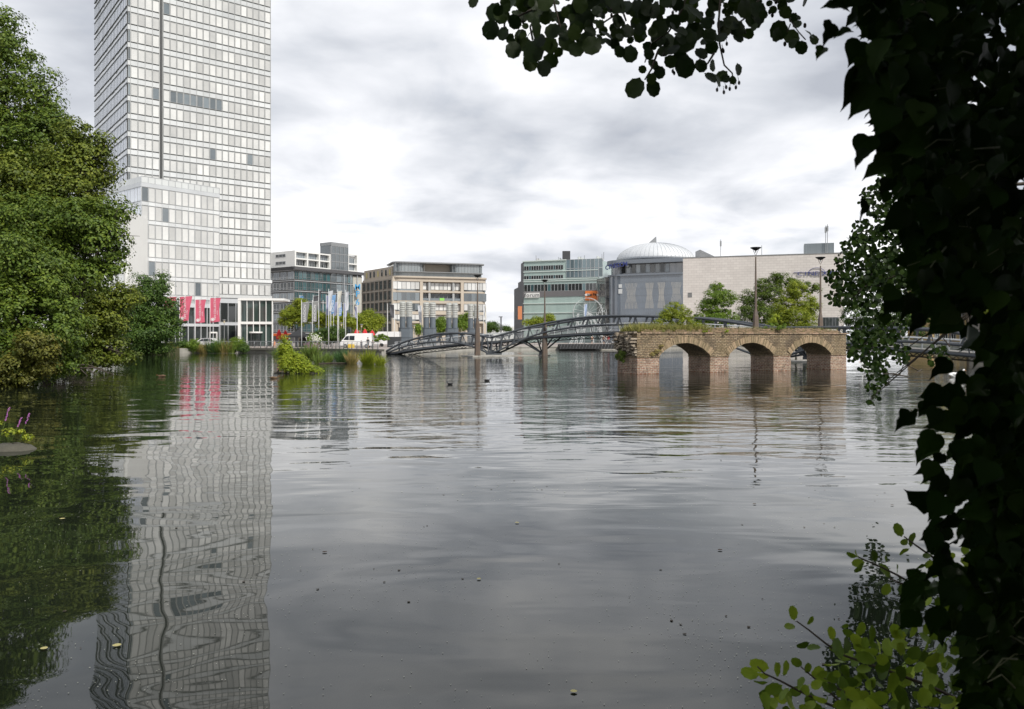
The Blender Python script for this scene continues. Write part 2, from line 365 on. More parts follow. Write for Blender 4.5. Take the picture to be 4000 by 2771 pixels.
paving = mat('pale_paving', (.36, .31, .28), .85, .35, .6, .15, 8, col2=(.27, .24, .22))
concrete = mat('concrete', (.40, .385, .35), .85, .6, .9, .25, 6, col2=(.20, .19, .165), stretch=(1, 1, .5))
darkconc = mat('wet_concrete', (.10, .095, .08), .7, .5, 1.0)
outer = [Vector((-3000, -1500, GZ)), Vector((3500, -1500, GZ)), Vector((3500, 5000, GZ)), Vector((-3000, 5000, GZ))]
hole = [Vector((x, y, GZ)) for x, y in shore]
tri = geometry.tessellate_polygon([outer, hole])
b = MB(); allv = outer + hole; b.add(allv, tri); me_o = b.build('ground', soil); tag(me_o, kind='structure')
# bank faces down into the water: turf on the near, left and right shores, a stone quay on the far one
b = MB(); q = MB()
for i in range(len(shore)):
    a, c = shore[i], shore[(i + 1) % len(shore)]
    (q if 9 <= i <= 20 else b).quad((a[0], a[1], -.5), (c[0], c[1], -.5), (c[0], c[1], GZ + .001), (a[0], a[1], GZ + .001))
tag(b.build('bank', soil), kind='structure')
q_ = q.build('quay_face', concrete); tag(q_, kind='structure')
# paved promenade behind the quay, one sheet 4 mm over the ground, with a dark projecting edge beam
quay = shore[9:14]                                         # (-53,127) ... (-24.5,122)
pv = [Vector((x, y, GZ + .006)) for x, y in shore[9:21]] + [Vector((80, 330, GZ + .006)), Vector((-120, 330, GZ + .006)), Vector((-120, 132, GZ + .006))]
b = MB(); b.add(pv, geometry.tessellate_polygon([pv])); tag(b.build('promenade', paving), kind='structure')
def offs(poly, d):
    r = []
    for i, p in enumerate(poly):
        a = Vector(poly[max(i - 1, 0)]); c = Vector(poly[min(i + 1, len(poly) - 1)]); t = (c - a).normalized(); r.append((p[0] + t.y * d, p[1] - t.x * d))
    return r
qe = shore[10:15]
def strip(poly, d0, d1, z0, z1, name, m, parent=None):
    A, B = offs(poly, d0), offs(poly, d1); b = MB()
    for i in range(len(poly) - 1):
        c = [A[i], A[i + 1], B[i + 1], B[i]]
        lo = [(x, y, z0) for x, y in c]; hi = [(x, y, z1) for x, y in c]
        b.add(lo + hi, [(4, 5, 6, 7), (0, 3, 2, 1), (0, 1, 5, 4), (2, 3, 7, 6), (1, 2, 6, 5), (3, 0, 4, 7)])
    return b.build(name, m, parent)
tag(strip(qe, -.5, .55, GZ - .32, GZ - .03, 'quay_edge', darkconc), kind='structure')
fb = [(-17.3, 121), (-19, 136), (-14, 147), (-4, 154), (16, 165), (37, 180), (66, 186)]
tag(strip(fb, -.6, .12, GZ - .25, GZ + .03, 'far_kerb', concrete), kind='structure')
# ================================================================== FACADE MATERIALS
blind = mat('blind_behind_glass', (.64, .64, .625), .20, .5, .30, .25, .35, coat=.8, island=.2, tilt=.10, col2=(.44, .45, .45))
glasswhite = mat('white_enamelled_glass', (.66, .675, .68), .10, .6, .10, .25, .3, coat=.8, island=.08, tilt=.08, col2=(.46, .48, .49))
alu = mat('grey_aluminium', (.40, .41, .41), .35, .2, 1.5, spec=.6)
alulight = mat('pale_aluminium', (.54, .56, .58), .3, .25, .4, spec=.6, coat=.3)
slotm = mat('dark_joint', (.03, .032, .035), .5)
skyglass = mat('sky_reflecting_glass', (.70, .74, .82), .06, .2, .2, metal=.25, coat=.8, island=.06, tilt=.03)
darkglass = mat('dark_glass', (.022, .028, .028), .05, .5, .6, coat=.5, island=.5, spec=.6, tilt=.05)
greyglass = mat('grey_window', (.17, .20, .22), .08, .4, .7, coat=.6, island=.45, spec=.7, tilt=.06)
whitepaint = mat('white_panel', (.78, .78, .76), .5, .25, .4, col2=(.66, .66, .64))
tealglass = mat('teal_glass', (.045, .115, .125), .07, .6, .5, coat=.6, island=.4, col2=(.03, .06, .07), spec=.7, tilt=.06)
steel = mat('dark_painted_steel', (.075, .083, .093), .42, .45, 2.0, .08, 12, col2=(.045, .05, .058), spec=.5)
polesteel = mat('white_pole_paint', (.72, .73, .73), .4)
greysteel = mat('grey_steel', (.26, .27, .28), .4, .4, 3)
def winmesh(w_, h_, pane, frame, fr=.07, deep=.12, mull=0, trans=0):
    """one window: a frame standing 3 cm proud, its pane set back, optional mullions / transom"""
    b = MB()
    b.box(0, w_, -.02, .0, 0, h_, 0)
    for x0, x1, z0, z1 in ((0, fr, 0, h_), (w_ - fr, w_, 0, h_), (fr, w_ - fr, 0, fr), (fr, w_ - fr, h_ - fr, h_)): b.box(x0, x1, -.07, -.021, z0, z1, 1)
    for k in range(mull): x = w_ * (k + 1) / (mull + 1); b.box(x - .035, x + .035, -.065, -.021, fr, h_ - fr, 1)
    if trans: zt = h_ * trans; b.box(fr, w_ - fr, -.062, -.021, zt - .035, zt + .035, 1)
    return b.mesh('window', [pane, frame])
class Facade:
    """puts windows (each its own child, shared mesh) on a plane; keeps the largest 100 as parts and the rest as one stuff part"""
    def __init__(s, parent): s.name = 'window'; s.parent = parent; s.w = []; s.cache = {}
    def win(s, F, u, z, w_, h_, pane, frame, **k):
        s.w.append((F, u, z, w_, h_, pane, frame, k))
    def done(s, limit=96):
        order = sorted(range(len(s.w)), key=lambda i: -(s.w[i][3] * s.w[i][4] / max(1, s.w[i][0].Y(s.w[i][1])) ** 2) + (10 if s.w[i][2] > 70 else 0))
        rest = {}
        for c, i in enumerate(order):
            F, u, z, w_, h_, pane, frame, k = s.w[i]
            if c < limit:
                key = (round(w_, 2), round(h_, 2), pane.name, frame.name, tuple(k.items()))
                if key not in s.cache: s.cache[key] = winmesh(w_, h_, pane, frame, **k)
                o = put(s.name, s.cache[key], F.p(u, .012, z), F.ang(), s.parent)
            else: rest.setdefault('all', []).append(s.w[i])
        if rest:
            b = MB(); ms = []
            for F, u, z, w_, h_, pane, frame, k in rest['all']:
                if pane not in ms: ms.append(pane)
                if frame not in ms: ms.append(frame)
                b.box(u, u + w_, .012, .03, z, z + h_, ms.index(pane), T=F.p)
                fr = .06
                for x0, x1, z0, z1 in ((0, fr, 0, h_), (w_ - fr, w_, 0, h_), (fr, w_ - fr, 0, fr), (fr, w_ - fr, h_ - fr, h_)): b.box(u + x0, u + x1, .031, .08, z + z0, z + z1, ms.index(frame), T=F.p)
            o = b.build('window', ms, s.parent); o['kind'] = 'stuff'
# ================================================================== TOWER
DU = Vector((3944, 3111)).normalized()
TR = Fr(XP(498, 156), 156, DU.x, DU.y)                      # right face, u to the right
TL = Fr(XP(498, 156) - DU.y * 31, 156 + DU.x * 31, DU.y, -DU.x)    # left face, u runs towards the corner
tw = thing('office_tower', 'tall white glass office tower, the tallest building, at the left of the lake', 'tower', (TR.o.x, TR.o.y, GZ))
uR, uS = TR.at(1063), TR.at(630)
ZT = 112.0; ztop = 66.35; pit = 3.5
b = MB()
def pt(F, u, d=0): v = F.p(u, d, 0); return (v.x, v.y)
c0, c1 = pt(TR, .0, -.2), pt(TR, uR, -.2)
ci = TR.p(.2, -.2, 0); cr_ = TR.p(uR - .2, -.2, 0); cl = TL.p(.2, -.2, 0); cb = TR.p(uR - .2, -30.8, 0)
poly = [(ci.x, ci.y), (cr_.x, cr_.y), (cb.x, cb.y), (cl.x, cl.y)]
b.add([(x, y, 8.2) for x, y in poly] + [(x, y, ZT) for x, y in poly], [(0, 1, 2, 3), (4, 5, 6, 7), (0, 1, 5, 4), (1, 2, 6, 5), (2, 3, 7, 6), (3, 0, 4, 7)])
b.build('wall', alu, tw)
Fc = Facade(tw); sb = MB(); mu = MB(); sb2 = MB()
nfl = 31; k0 = -13
u_r = [uS + .35 + i * (uR - uS - .7) / 17 for i in range(18)]
u_l = [.55 + i * (uS - .35 - .55) / 4 for i in range(5)]
u_left = [.3 + i * 30.2 / 23 for i in range(24)]
zlow = []
k = 0
for f in range(-13, 15):
    zt = ztop - pit * f; zb = zt - 2.2
    if zb < 17 or zt > ZT: continue
    # spandrel bands of white glass, one slab per panel, and the thin grey sills above and below them
    for us in (u_l, u_r):
        for a, c in zip(us[:-1], us[1:]):
            sb.fbox(TR, a + .015, c - .015, -.1, 0, zb - 1.12, zb - .2)
            w_ = c - a - .14; blue = (f == 4 and us is u_r and 0 < us.index(a) < 9) or (f == 4 and us is u_l and us.index(a) == 3)
            hh = 2.2
            pn = greyglass if (blue or random.random() < .012) else blind
            Fc.win(TR, a + .07, zb, w_, hh, pn, alu, fr=.05)
    Fc.win(TR, u_l[0] - .5, zb, .45, 2.2, greyglass, alu, fr=.03)
    sb.fbox(TR, .02, u_l[0] - .04, -.1, 0, zb - 1.12, zb - .2)
    for a, c in zip(u_left[:-1], u_left[1:]):
        sb.fbox(TL, a + .02, c - .02, -.1, 0, zb - 1.2, zb - .1)
        Fc.win(TL, a + .03, zb, c - a - .06, 2.28, skyglass, alulight, fr=.02)
    mu.fbox(TL, 0.05, 31.0, -.05, .16, zb - .1, zb - .02); mu.fbox(TL, 0.05, 31.0, -.05, .16, zt + .09, zt + .2)
    zlow.append(zb)
for us in (u_l, u_r):
    for u in us: mu.fbox(TR, u - .045, u + .045, -.1, .07, 17.5, ZT, 1)
mu.build('sill', [mat('dark_sill', (.16, .165, .19), .5), alu], tw)
b = MB(); b.fbox(TR, uS - .16, uS + .12, -.4, .07, 17.5, ZT); b.build('shadow_joint', slotm, tw)
# lower glazed lobby: two storeys of dark glass with pale bands
zA, zB_, zC = ZP(1180, 166), ZP(1264, 166), GZ
b = MB(); b.add([(x, y, GZ - .3) for x, y in poly] + [(x, y, 8.19) for x, y in poly], [(0, 1, 5, 4), (1, 2, 6, 5), (2, 3, 7, 6), (3, 0, 4, 7)]); b.build('plinth', slotm, tw)
u0 = TR.at(800)
b = MB()
for f in range(0, 3):                               # office floors between lobby and tower proper
    pass
zz = min(zlow) - 1.12
Fl = Facade(tw)
b.fbox(TR, 0.1, uR, -.12, .02, zA - .1, zA + .75); b.fbox(TR, 0.1, uR, -.12, .02, zB_ - .3, zB_ + .3)
sp2 = MB()
f = 0; zt = zz
while zt - 2.3 > zA + .7:
    zb = zt - 2.35
    sb.fbox(TR, 9, uR, -.1, 0, zb - .75 if zb - .75 > zA + .8 else zA + .76, zb - .1)
    for a, c in zip(u_r[:-1], u_r[1:]):
        if a > 9: Fc.win(TR, a + .07, zb, c - a - .14, 2.3, blind, alu, fr=.05)
    zt -= 3.5
for a in [uS + .4 + i * 1.62 for i in range(15)]:
    if a + 1.6 < uR - .2: 
        Fl.win(TR, a, GZ + .2, 1.55, zB_ - .3 - GZ - .2, darkglass, alulight, fr=.05); Fl.win(TR, a, zB_ + .3, 1.55, zA - .1 - zB_ - .3, darkglass, alulight, fr=.05)
b.build('lobby_band', alulight, tw); sb.build('spandrel_panel', glasswhite, tw); Fc.done(100)
b = MB()
Fl.name = 'lobby_window'; Fl.done(90)
# entrance cube of white frames with a roof slab that runs on to the right
EY = 158.0; EF = Fr(XP(930, EY), EY, 1, .10)
b = MB(); e0, e1, e2 = 0, EF.at(1066), EF.at(1112)
zt_, zm_ = ZP(1174, EY), ZP(1262, EY)
b.fbox(EF, e0, e2, -6, 0.3, zt_, zt_ + .42); b.fbox(EF, e0, e0 + .55, -6, .25, GZ, zt_ - .003); b.fbox(EF, e1 - .18, e1, -.3, .2, GZ, zt_ - .003); b.fbox(EF, e0 + .56, e1 - .19, -.2, .15, zm_ - .25, zm_ + .25)
for i in range(1, 5): u = e0 + .5 + (e1 - e0 - .6) * i / 5; b.fbox(EF, u - .06, u + .06, -.2, .1, GZ, zm_ - .255); b.fbox(EF, u - .06, u + .06, -.2, .1, zm_ + .255, zt_ - .003)
b.build('entrance_portal', whitepaint, tw)
b = MB(); b.fbox(EF, e0 + .6, e1 - .1, -.5, -.3, GZ, zt_ - .01); b.build('portal_glass', mat('green_dark_glass', (.03, .045, .04), .06, .7, .4, coat=.5, col2=(.10, .14, .13), stretch=(3, 3, .1)), tw)
b = MB(); b.lathe([(1.05, 0), (1.05, 2.6)], EF.p(3.4, -.25, GZ), 20); b.lathe([(1.3, 0), (1.3, .3)], EF.p(3.4, -.25, GZ + 2.62), 20, 1); b.build('revolving_door', [darkglass, whitepaint], tw)
# ================================================================== PODIUM (turned about 14 degrees against the tower)
PD = Vector((2546, 3111)).normalized(); PC = (XP(552, 150), 150)
PR = Fr(PC[0], PC[1], PD.x, PD.y); PLd = 34
PLf = Fr(PC[0] - PD.y * PLd, PC[1] + PD.x * PLd, PD.y, -PD.x)
pr_end = PR.at(857)
ann = thing('office_annex', 'lower ten storey glass office block with blinds, in front of the tall tower', 'office building', (PC[0], PC[1], GZ))
ZPo = ZP(688, 150)
a_, b_, c_, d_ = PR.p(.15, -.15, 0), PR.p(pr_end, -.15, 0), PR.p(pr_end, -PLd, 0), PLf.p(0, -.15, 0)
body = MB(); body.add([(v.x, v.y, 9.3) for v in (a_, b_, c_, d_)] + [(v.x, v.y, ZPo - 1.0) for v in (a_, b_, c_, d_)], [(4, 5, 6, 7), (0, 1, 5, 4), (1, 2, 6, 5), (2, 3, 7, 6), (3, 0, 4, 7), (0, 1, 2, 3)]); body.build('wall', alu, ann)
FA = Facade(ann); us = [i * pr_end / 12 for i in range(13)]; pnl = MB(); fin = MB(); par = MB()
for f in range(0, 9):
    zt = ZPo - 2.0 - f * 3.5; zb = zt - 2.65
    if zb < 9.9: break
    for a, c in zip(us[:-1], us[1:]):
        FA.win(PR, a + .06, zb, c - a - .12, 2.65, blind if random.random() < .95 else greyglass, alu, fr=.05)
        pnl.fbox(PR, a + .02, c - .02, -.1, .0, zb - .76, zb - .06)
    for i in range(24):
        u = PLd - (i + 1) * 1.35
        if u < 1: break
        FA.win(PLf, u + .05, zb, 1.25, 2.65, [skyglass, skyglass, greyglass][f > 3 and 2 or 0] if i < 12 else skyglass, alulight, fr=.05, mull=1)
        pnl.fbox(PLf, u + .02, u + 1.33, -.1, 0, zb - .76, zb - .06)
for u in us: fin.fbox(PR, u - .03, u + .03, -.1, .08, 9.3, ZPo)
for a, c in zip(us[:-1], us[1:]): par.fbox(PR, a + .06, c - .06, -.04, 0, ZPo - 1.15, ZPo)
for i in range(24): u = PLd - (i + 1) * 1.35; par.fbox(PLf, u + .04, u + 1.31, -.04, 0, ZPo - 1.15, ZPo)
fin.fbox(PR, 0, pr_end, -.16, .1, ZPo - 1.95, ZPo - 1.2); fin.fbox(PLf, .2, PLd, -.16, .1, ZPo - 1.95, ZPo - 1.2); fin.fbox(PR, 0, pr_end, -.1, .06, ZPo, ZPo + .07)
FA.done(100); pnl.build('spandrel_panel', glasswhite, ann); fin.build('frame', alulight, ann); par.build('parapet_glass', mat('parapet_glass', (.6, .62, .62), .12, coat=.6, island=.05), ann)
b = MB()
b.fbox(PR, -.1, pr_end, -.3, .06, 8.5, 9.3); b.fbox(PR, 0, pr_end, -.3, .04, 4.75, 5.3)
for i in range(13): u = i * pr_end / 12; b.fbox(PR, u - .05, u + .05, -.3, .055, GZ, 8.49)
b.build('lobby_band', alulight, ann)
b = MB(); b.fbox(PR, 0, pr_end, -.5, -.31, GZ, 8.5); b.fbox(PLf, 0, PLd, -.5, -.31, GZ, 9.3); b.build('lobby_glass', darkglass, ann)
# white door frame in the lobby front
b = MB(); ud = PR.at(818); b.fbox(PR, ud, ud + .18, -.2, .12, GZ, GZ + 2.9); b.fbox(PR, ud + 1.5, ud + 1.68, -.2, .12, GZ, GZ + 2.9); b.fbox(PR, ud + .19, ud + 1.49, -.2, .12, GZ + 2.6, GZ + 2.9); b.build('door_frame', whitepaint, ann)
# ================================================================== low white wing behind the trees
WF = Fr(XP(503, 141) - 26, 138, 26, 3)
wg = thing('glass_wing', 'white glazed wing with a plain end wall, half hidden behind the big left trees', 'office building', (XP(503, 141), 141, GZ))
zt = ZP(822, 141); b = MB(); b.fbox(WF, 25.6, 26.15, -18, .12, GZ, zt); b.fbox(WF, 0, 25.59, -18, -.1, GZ, zt - .3); b.build('wall', whitepaint, wg)
FW = Facade(wg)
for f in range(6):
    for i in range(13): FW.win(WF, 25.5 - (i + 1) * 1.95, zt - 1.2 - (f + 1) * 3.3, 1.85, 3.0, glasswhite, alulight, fr=.05)
FW.done(90)
# ================================================================== BUILDING WITH BLUE LETTERS
CY = 250.0
mp = thing('office_block', 'teal glass office block with white penthouse storeys and blue letters', 'office building', (XP(1150, CY), CY, GZ))
M1 = Fr(XP(1150, CY), CY, .577, .816)                       # front, receding to the right
L0 = 14.0; M0 = Fr(M1.o.x - M1.u.y * L0, M1.o.y + M1.u.x * L0, M1.u.y, -M1.u.x)
zc = ZP(1054, CY); gr = ZP(1339, CY) * 0 + GZ
uE = M1.at(1378); uF = M1.at(1414); uT0, uT1 = M1.at(1290), M1.at(1357)
greywall = mat('grey_clinker', (.13, .13, .128), .8, .3, 1.0)
palewall = mat('pale_stone', (.52, .51, .46), .8, .35, .4)
b = MB(); b.fbox(M1, 0, uF, -14, -.12, GZ, zc); b.fbox(M0, 0, L0 - .14, -14, -.12, GZ, zc); b.build('wall', greywall, mp)
b = MB(); b.fbox(M1, uE, uF, -13, .1, GZ, zc - .5); b.build('stone_wall', palewall, mp)
b = MB(); b.fbox(M1, -.6, uF + .3, -14, 1.0, zc, zc + 1.0); b.fbox(M0, 0, L0 + .3, -13, .6, zc + .01, zc + .97); b.build('cornice', mat('dark_cornice', (.09, .09, .095), .5), mp)
ztp = ZP(978, CY)
b = MB(); b.fbox(M0, 0, L0 - .92, -10, -.05, zc + 1.0, ztp - .003); b.fbox(M1, 0, uT0, -10, -.9, zc + 1.0, ztp - .2)
for u in (0, uT0 * .33, uT0 * .66, uT0 - .5): b.fbox(M1, u, u + .55, -.9, .2, zc + 1.0, ztp)
for z_ in (zc + 1.0, zc + 3.4, ztp - .5): b.fbox(M1, .56, uT0 - .5, -.9, .15, z_, z_ + .4)
zr = ZP(1016, CY + 24)
b.fbox(M1, uT1, uE + 2.2, -9, -.9, zc + 1.0, zr + 1.0)
for u in (uT1, uE + 1.7): b.fbox(M1, u, u + .5, -.9, .2, zc + 1.0, zr + 1.6)
for z_ in (zc + 1.0, zc + 3.4, zr + 1.2 - .003): b.fbox(M1, uT1 + .5, uE + 1.7, -.9, .15, z_, z_ + .4)
b.build('penthouse', whitepaint, mp)
b = MB(); zg = ZP(975, CY + 16) + 1; b.fbox(M1, uT0 + .1, uT1 - .1, -5, .4, zc + 1.0, zg); b.build('glass_tower', greyglass, mp)
b = MB()
for i in range(5): u = uT0 + .1 + (uT1 - uT0 - .2) * i / 4; b.fbox(M1, u - .1, u + .1, -.2, .5, zc + 1, zg)
for i in range(4): z_ = zc + 1 + (zg - zc - 1.3) * i / 3; b.fbox(M1, uT0, uT1, -.2, .47, z_, z_ + .3)
b.fbox(M1, uT0, uT1, -5.1, .48, zg, zg + 1.0); b.build('tower_frame', greysteel, mp)
F = Facade(mp)
for a in range(3):
    for fl in range(2): F.win(M1, .8 + a * uT0 * .33 + .1, zc + 1.45 + fl * 2.4, uT0 * .33 - 1.0, 1.85, greyglass if fl else darkglass, alulight, mull=3)
    F.w[-1] = F.w[-1]
F.w = [(Fr(M1.p(0, -.85, 0).x, M1.p(0, -.85, 0).y, M1.u.x, M1.u.y), *w_[1:]) for w_ in F.w]
for fl in range(2):
    F.win(M0, L0 * .35, zc + 1.9 + fl * 2.3, L0 * .35, 1.0, darkglass, alulight, mull=2)
    F.win(Fr(M1.p(0, -.85, 0).x, M1.p(0, -.85, 0).y, M1.u.x, M1.u.y), uT1 + .7, zc + 1.45 + fl * 2.4, uE - uT1 + .8, 1.85, greyglass, alulight, mull=3)
flh = (zc - GZ - 3.2) / 6
for fl in range(6):
    z_ = GZ + 3.6 + fl * flh
    n_ = 9
    for i in range(n_):
        w_ = uT0 / n_
        F.win(M1, i * w_ + .08, z_, w_ - .16, flh - .75, tealglass, greysteel, trans=.3, mull=1)
    for i in range(3): F.win(M1, uT0 + .2 + i * (uT1 - uT0 - .2) / 3, z_, (uT1 - uT0 - .6) / 3, flh - .6, greyglass, greysteel, trans=.55)
    F.win(M1, uT1 + .2, z_, uE - uT1 - .4, flh - .4, tealglass, alulight, mull=3)
    for i in range(4): F.win(M0, .3 + i * L0 / 4, z_, L0 / 4 - .5, flh - 1.0, greyglass if fl % 2 else darkglass, alulight, mull=1, trans=.25)
b = MB()
for fl in range(7):
    z_ = GZ + 3.6 + fl * flh - .55
    b.fbox(M1, 0, uE, -.1, .35, z_, z_ + .16); b.fbox(M0, 0, L0, -.1, .2, z_, z_ + .14)
for i in range(4): u = uT1 - 2 + i * 3.0; b.fbox(M1, u, u + .14, .36, .6, GZ, zc - .01)
b.build('sunshade', alulight, mp)
F.done(100)
b = MB(); 
orange = mat('orange_awning', (.62, .13, .02), .7)
b.fbox(M0, .3, L0 * .9, .1, .6, ZP(1313, CY), ZP(1303, CY)); b.build('awning', orange, mp)
blue = mat('blue_letter', (.10, .42, .78), .35)
um = M1.at(1397)
for s, y in (('M', 1121), ('P', 1148), ('6', 1180)):
    text(s, P(1397, y + 2, M1.Y(um) - 2.4), 2.8, (R(90), 0, 0), blue, mp, 'letter', .18, .03, sx=.95)
# ================================================================== CURVED STONE BUILDING
BY = 232.0
ap = thing('apartment_block', 'beige stone block with rounded glass front and set back roof storeys', 'apartment building', (XP(1530, BY), BY, GZ))
B1 = Fr(XP(1532, BY), BY, .95, .31); B0d = Vector((.57, -.82)).normalized()
uL = 21.0
B0 = Fr(XP(1532, BY) - B0d.x * uL, BY - B0d.y * uL, B0d.x, B0d.y)
uB = B1.at(1903); zcr = ZP(1082, BY); ztb = ZP(1024, BY)
stone = mat('beige_stone', (.50, .44, .365), .8, .45, .35, .1, 6, col2=(.40, .35, .29)); brownstone = mat('brown_stone', (.24, .205, .17), .8, .3, .5)
def rounded(F, u0, u1, d, rad, z0, z1, n=6, back=12):
    """footprint with rounded front corners"""
    pts = []
    for i in range(n + 1):
        t = PI / 2 * i / n; pts.append((u0 + rad - rad * math.cos(t), d - rad + rad * math.sin(t)))
    for i in range(n + 1):
        t = PI / 2 * i / n; pts.append((u1 - rad + rad * math.sin(t), d - rad + rad * math.cos(t)))
    pts += [(u1, d - back), (u0, d - back)]
    b = MB(); b.prism(pts, z0, z1, T=lambda p, t, q: F.p(p, q, t)); return b
def cat_(*bs):
    r = MB()
    for q in bs: r.add(q.v, q.f)
    return r
ul0, ul1 = B1.at(1652), B1.at(1800)
b = cat_(rounded(B1, 0, uB, -1.2, 2.5, GZ, zcr)); b.fbox(B0, 0, uL, -12, -.15, GZ, zcr + .1); b.build('wall', stone, ap)
bands = []
rows = [(1098, 1134), (1141, 1174), (1184, 1216), (1228, 1254)]
b = MB(); zs = [ZP(y, BY) for r_ in rows for y in r_]
bb = cat_(rounded(B1, -.3, uB + .3, .6, 2.6, zcr - .15, zcr + .35), rounded(B1, -.1, uB + .1, .15, 2.5, ZP(1098, BY), zcr - .2))
for a, c in ((1134, 1141), (1174, 1184), (1216, 1228), (1254, 1262)):
    q = rounded(B1, 0, uB, 0, 2.4, ZP(c, BY), ZP(a, BY)); bb = cat_(bb, q)
for u in (ul0 - .9, ul1): bb.fbox(B1, u, u + .9, -1.1, .12, GZ, ZP(1098, BY))
for u in (2, 9, uB - 1, uB - 8, ul0 + 5, ul0 + 10): bb.fbox(B1, u, u + .7, -1.1, -.1, GZ, ZP(1262, BY))
bb.build('floor_band', stone, ap)
F = Facade(ap)
Bi = Fr(B1.p(0, -1.15, 0).x, B1.p(0, -1.15, 0).y, B1.u.x, B1.u.y)
for r_, (a, c) in enumerate(rows):
    z0, z1 = ZP(c, BY) + .05, ZP(a, BY) - .05
    for s0, s1 in ((.2, ul0 - 1), (ul1 + 1, uB - .2)):
        n_ = max(3, int((s1 - s0) / 1.15)); w_ = (s1 - s0) / n_
        for i in range(n_):
            FF = B1; u = s0 + i * w_
            off = -.12
            Fo = Fr(B1.p(0, off, 0).x, B1.p(0, off, 0).y, B1.u.x, B1.u.y)
            F.win(Fo, u + .02, z0 + (.35 if r_ != 1 else 0), w_ - .04, z1 - z0 - (.35 if r_ != 1 else 0), blind if r_ != 1 and not (r_ == 2 and 3 < u < 14) else greyglass, greysteel, fr=.045)
        q = MB()
    n_ = 9; w_ = (ul1 - ul0) / n_
    for i in range(n_): F.win(Bi, ul0 + i * w_ + .03, z0 + .3, w_ - .06, z1 - z0 - .5, (blind if r_ in (0, 2, 3) else darkglass), greysteel)
b = cat_(*[rounded(B1, .15, ul0 - .95, -.15, 2.2, ZP(c, BY), ZP(a, BY), back=1.0) for a, c in rows], *[rounded(B1, ul1 + .95, uB - .15, -.15, 2.2, ZP(c, BY), ZP(a, BY), back=1.0) for a, c in rows]); b.build('glazing', greyglass, ap)
for r_ in range(5):
    z_ = GZ + 3.3 + r_ * 3.2
    for i in range(7):
        F.win(B0, uL - 2.95 * (i + 1) + .5, z_, 1.95, 2.6, darkglass, brownstone, mull=1, fr=.09)
for i in range(7): F.win(Fr(B0.p(0, -2, 0).x, B0.p(0, -2, 0).y, B0.u.x, B0.u.y), uL - 4 - 2.75 * (i + 1) + .7, zcr + .9, 1.1, 1.9, darkglass if i % 3 else mat('yellow_blind', (.62, .52, .22), .7), alu)
F.done(100)
b = MB(); b.fbox(B0, -3, uL - 4, -9, -2.03, zcr - .55, ztb - .9); b.build('attic', stone, ap)
b = MB()
for r_ in range(6): z_ = GZ + 2.7 + r_ * 3.2 - (r_ == 5) * .1; b.fbox(B0, 0, uL, -.14, .25, z_, z_ + .35)
for i in range(8): u = uL - 2.95 * i - .05; b.fbox(B0, u - .25, u + .25, -.14, .22, GZ, zcr - .6)
b.build('pier', mat('side_stone', (.37, .335, .285), .8, .3, .5), ap)
zq = ZP(1060, BY)
b = cat_(rounded(B1, 1, B1.at(1664), -1.5, 2.2, zq + .2, ztb), rounded(B1, B1.at(1770), uB - .6, -1.5, 2.2, zq + .2, ztb), rounded(B1, 1, uB - .6, -2.2, 2.2, zcr + .35, zq)); b.build('roof_glazing', mat('smoky_glass', (.20, .23, .245), .08, .5, .4, coat=.6, col2=(.36, .38, .39), stretch=(2.2, 2.2, .2)), ap)
b = MB(); b.fbox(B1, B1.at(1660), B1.at(1775), -8, -4.5, zq, ztb - .01); b.build('attic', stone, ap)
b = cat_(rounded(B1, .4, uB - .1, -.7, 2.6, ztb, ztb + .35), rounded(B1, .8, uB - .4, -1.2, 2.4, zq, zq + .22))
for i in range(28):
    u = 1.2 + (uB - 3) * i / 27
    if not (B1.at(1664) < u < B1.at(1770)): b.fbox(B1, u - .05, u + .05, -1.6, -1.42, zq + .2, ztb)
b.build('roof_frame', greysteel, ap)
b = MB(); b.fbox(B1, ul0 - .2, ul1 + .2, -.3, -.2, ZP(1172, BY), ZP(1163, BY)); b.build('balcony_glass', greyglass, ap)
b = MB(); b.fbox(B1, B1.at(1718), B1.at(1736), -.15, -.1, ZP(1172, BY), ZP(1162, BY)); b.build('banner', mat('lime_banner', (.25, .6, .12), .6), ap)
b = MB()
for p_ in (1678, 1772): c = B1.p(B1.at(p_), -.55, ZP(1174, BY)); b.lathe([(.42, 0), (.42, ZP(1098, BY) - c.z)], c, 14)
b.build('column', alu, ap)
# ================================================================== GREEN GLASS BUILDING
FYR = 262.0
F2 = Fr(XP(2044, 272), 272, XP(2335, FYR) - XP(2044, 272), FYR - 272)
fo = thing('cinema_annex', 'pale green glass building with ribbon windows, an orange poster and a white name sign', 'commercial building', (F2.o.x, F2.o.y, GZ))
u2 = F2.at(2338); zt = F2.z(2044, 1024)
palegreen = mat('pale_green_glass', (.40, .51, .48), .2, .5, .35, coat=.4, col2=(.30, .40, .38), stretch=(1.5, 1.5, .25))
b = MB(); b.fbox(F2, 0, u2, -30, -.1, GZ, zt); b.build('wall', palegreen, fo)
F = Facade(fo); z = lambda y: ZP(y, 270)
for (ya, yb, p0, p1, n_, m_) in ((1039, 1056, 2047, 2200, 16, 0), (1077, 1091, 2047, 2200, 16, 0), (1112, 1139, 2047, 2330, 21, 0)):
    a0, a1 = F2.at(p0), F2.at(p1); w_ = (a1 - a0) / n_
    for i in range(n_): F.win(F2, a0 + i * w_ + .02, z(yb), w_ - .04, z(ya) - z(yb), darkglass if (i * 7 + n_) % 5 else tealglass, alulight, fr=.05)
a0, a1 = F2.at(2212), F2.at(2355)
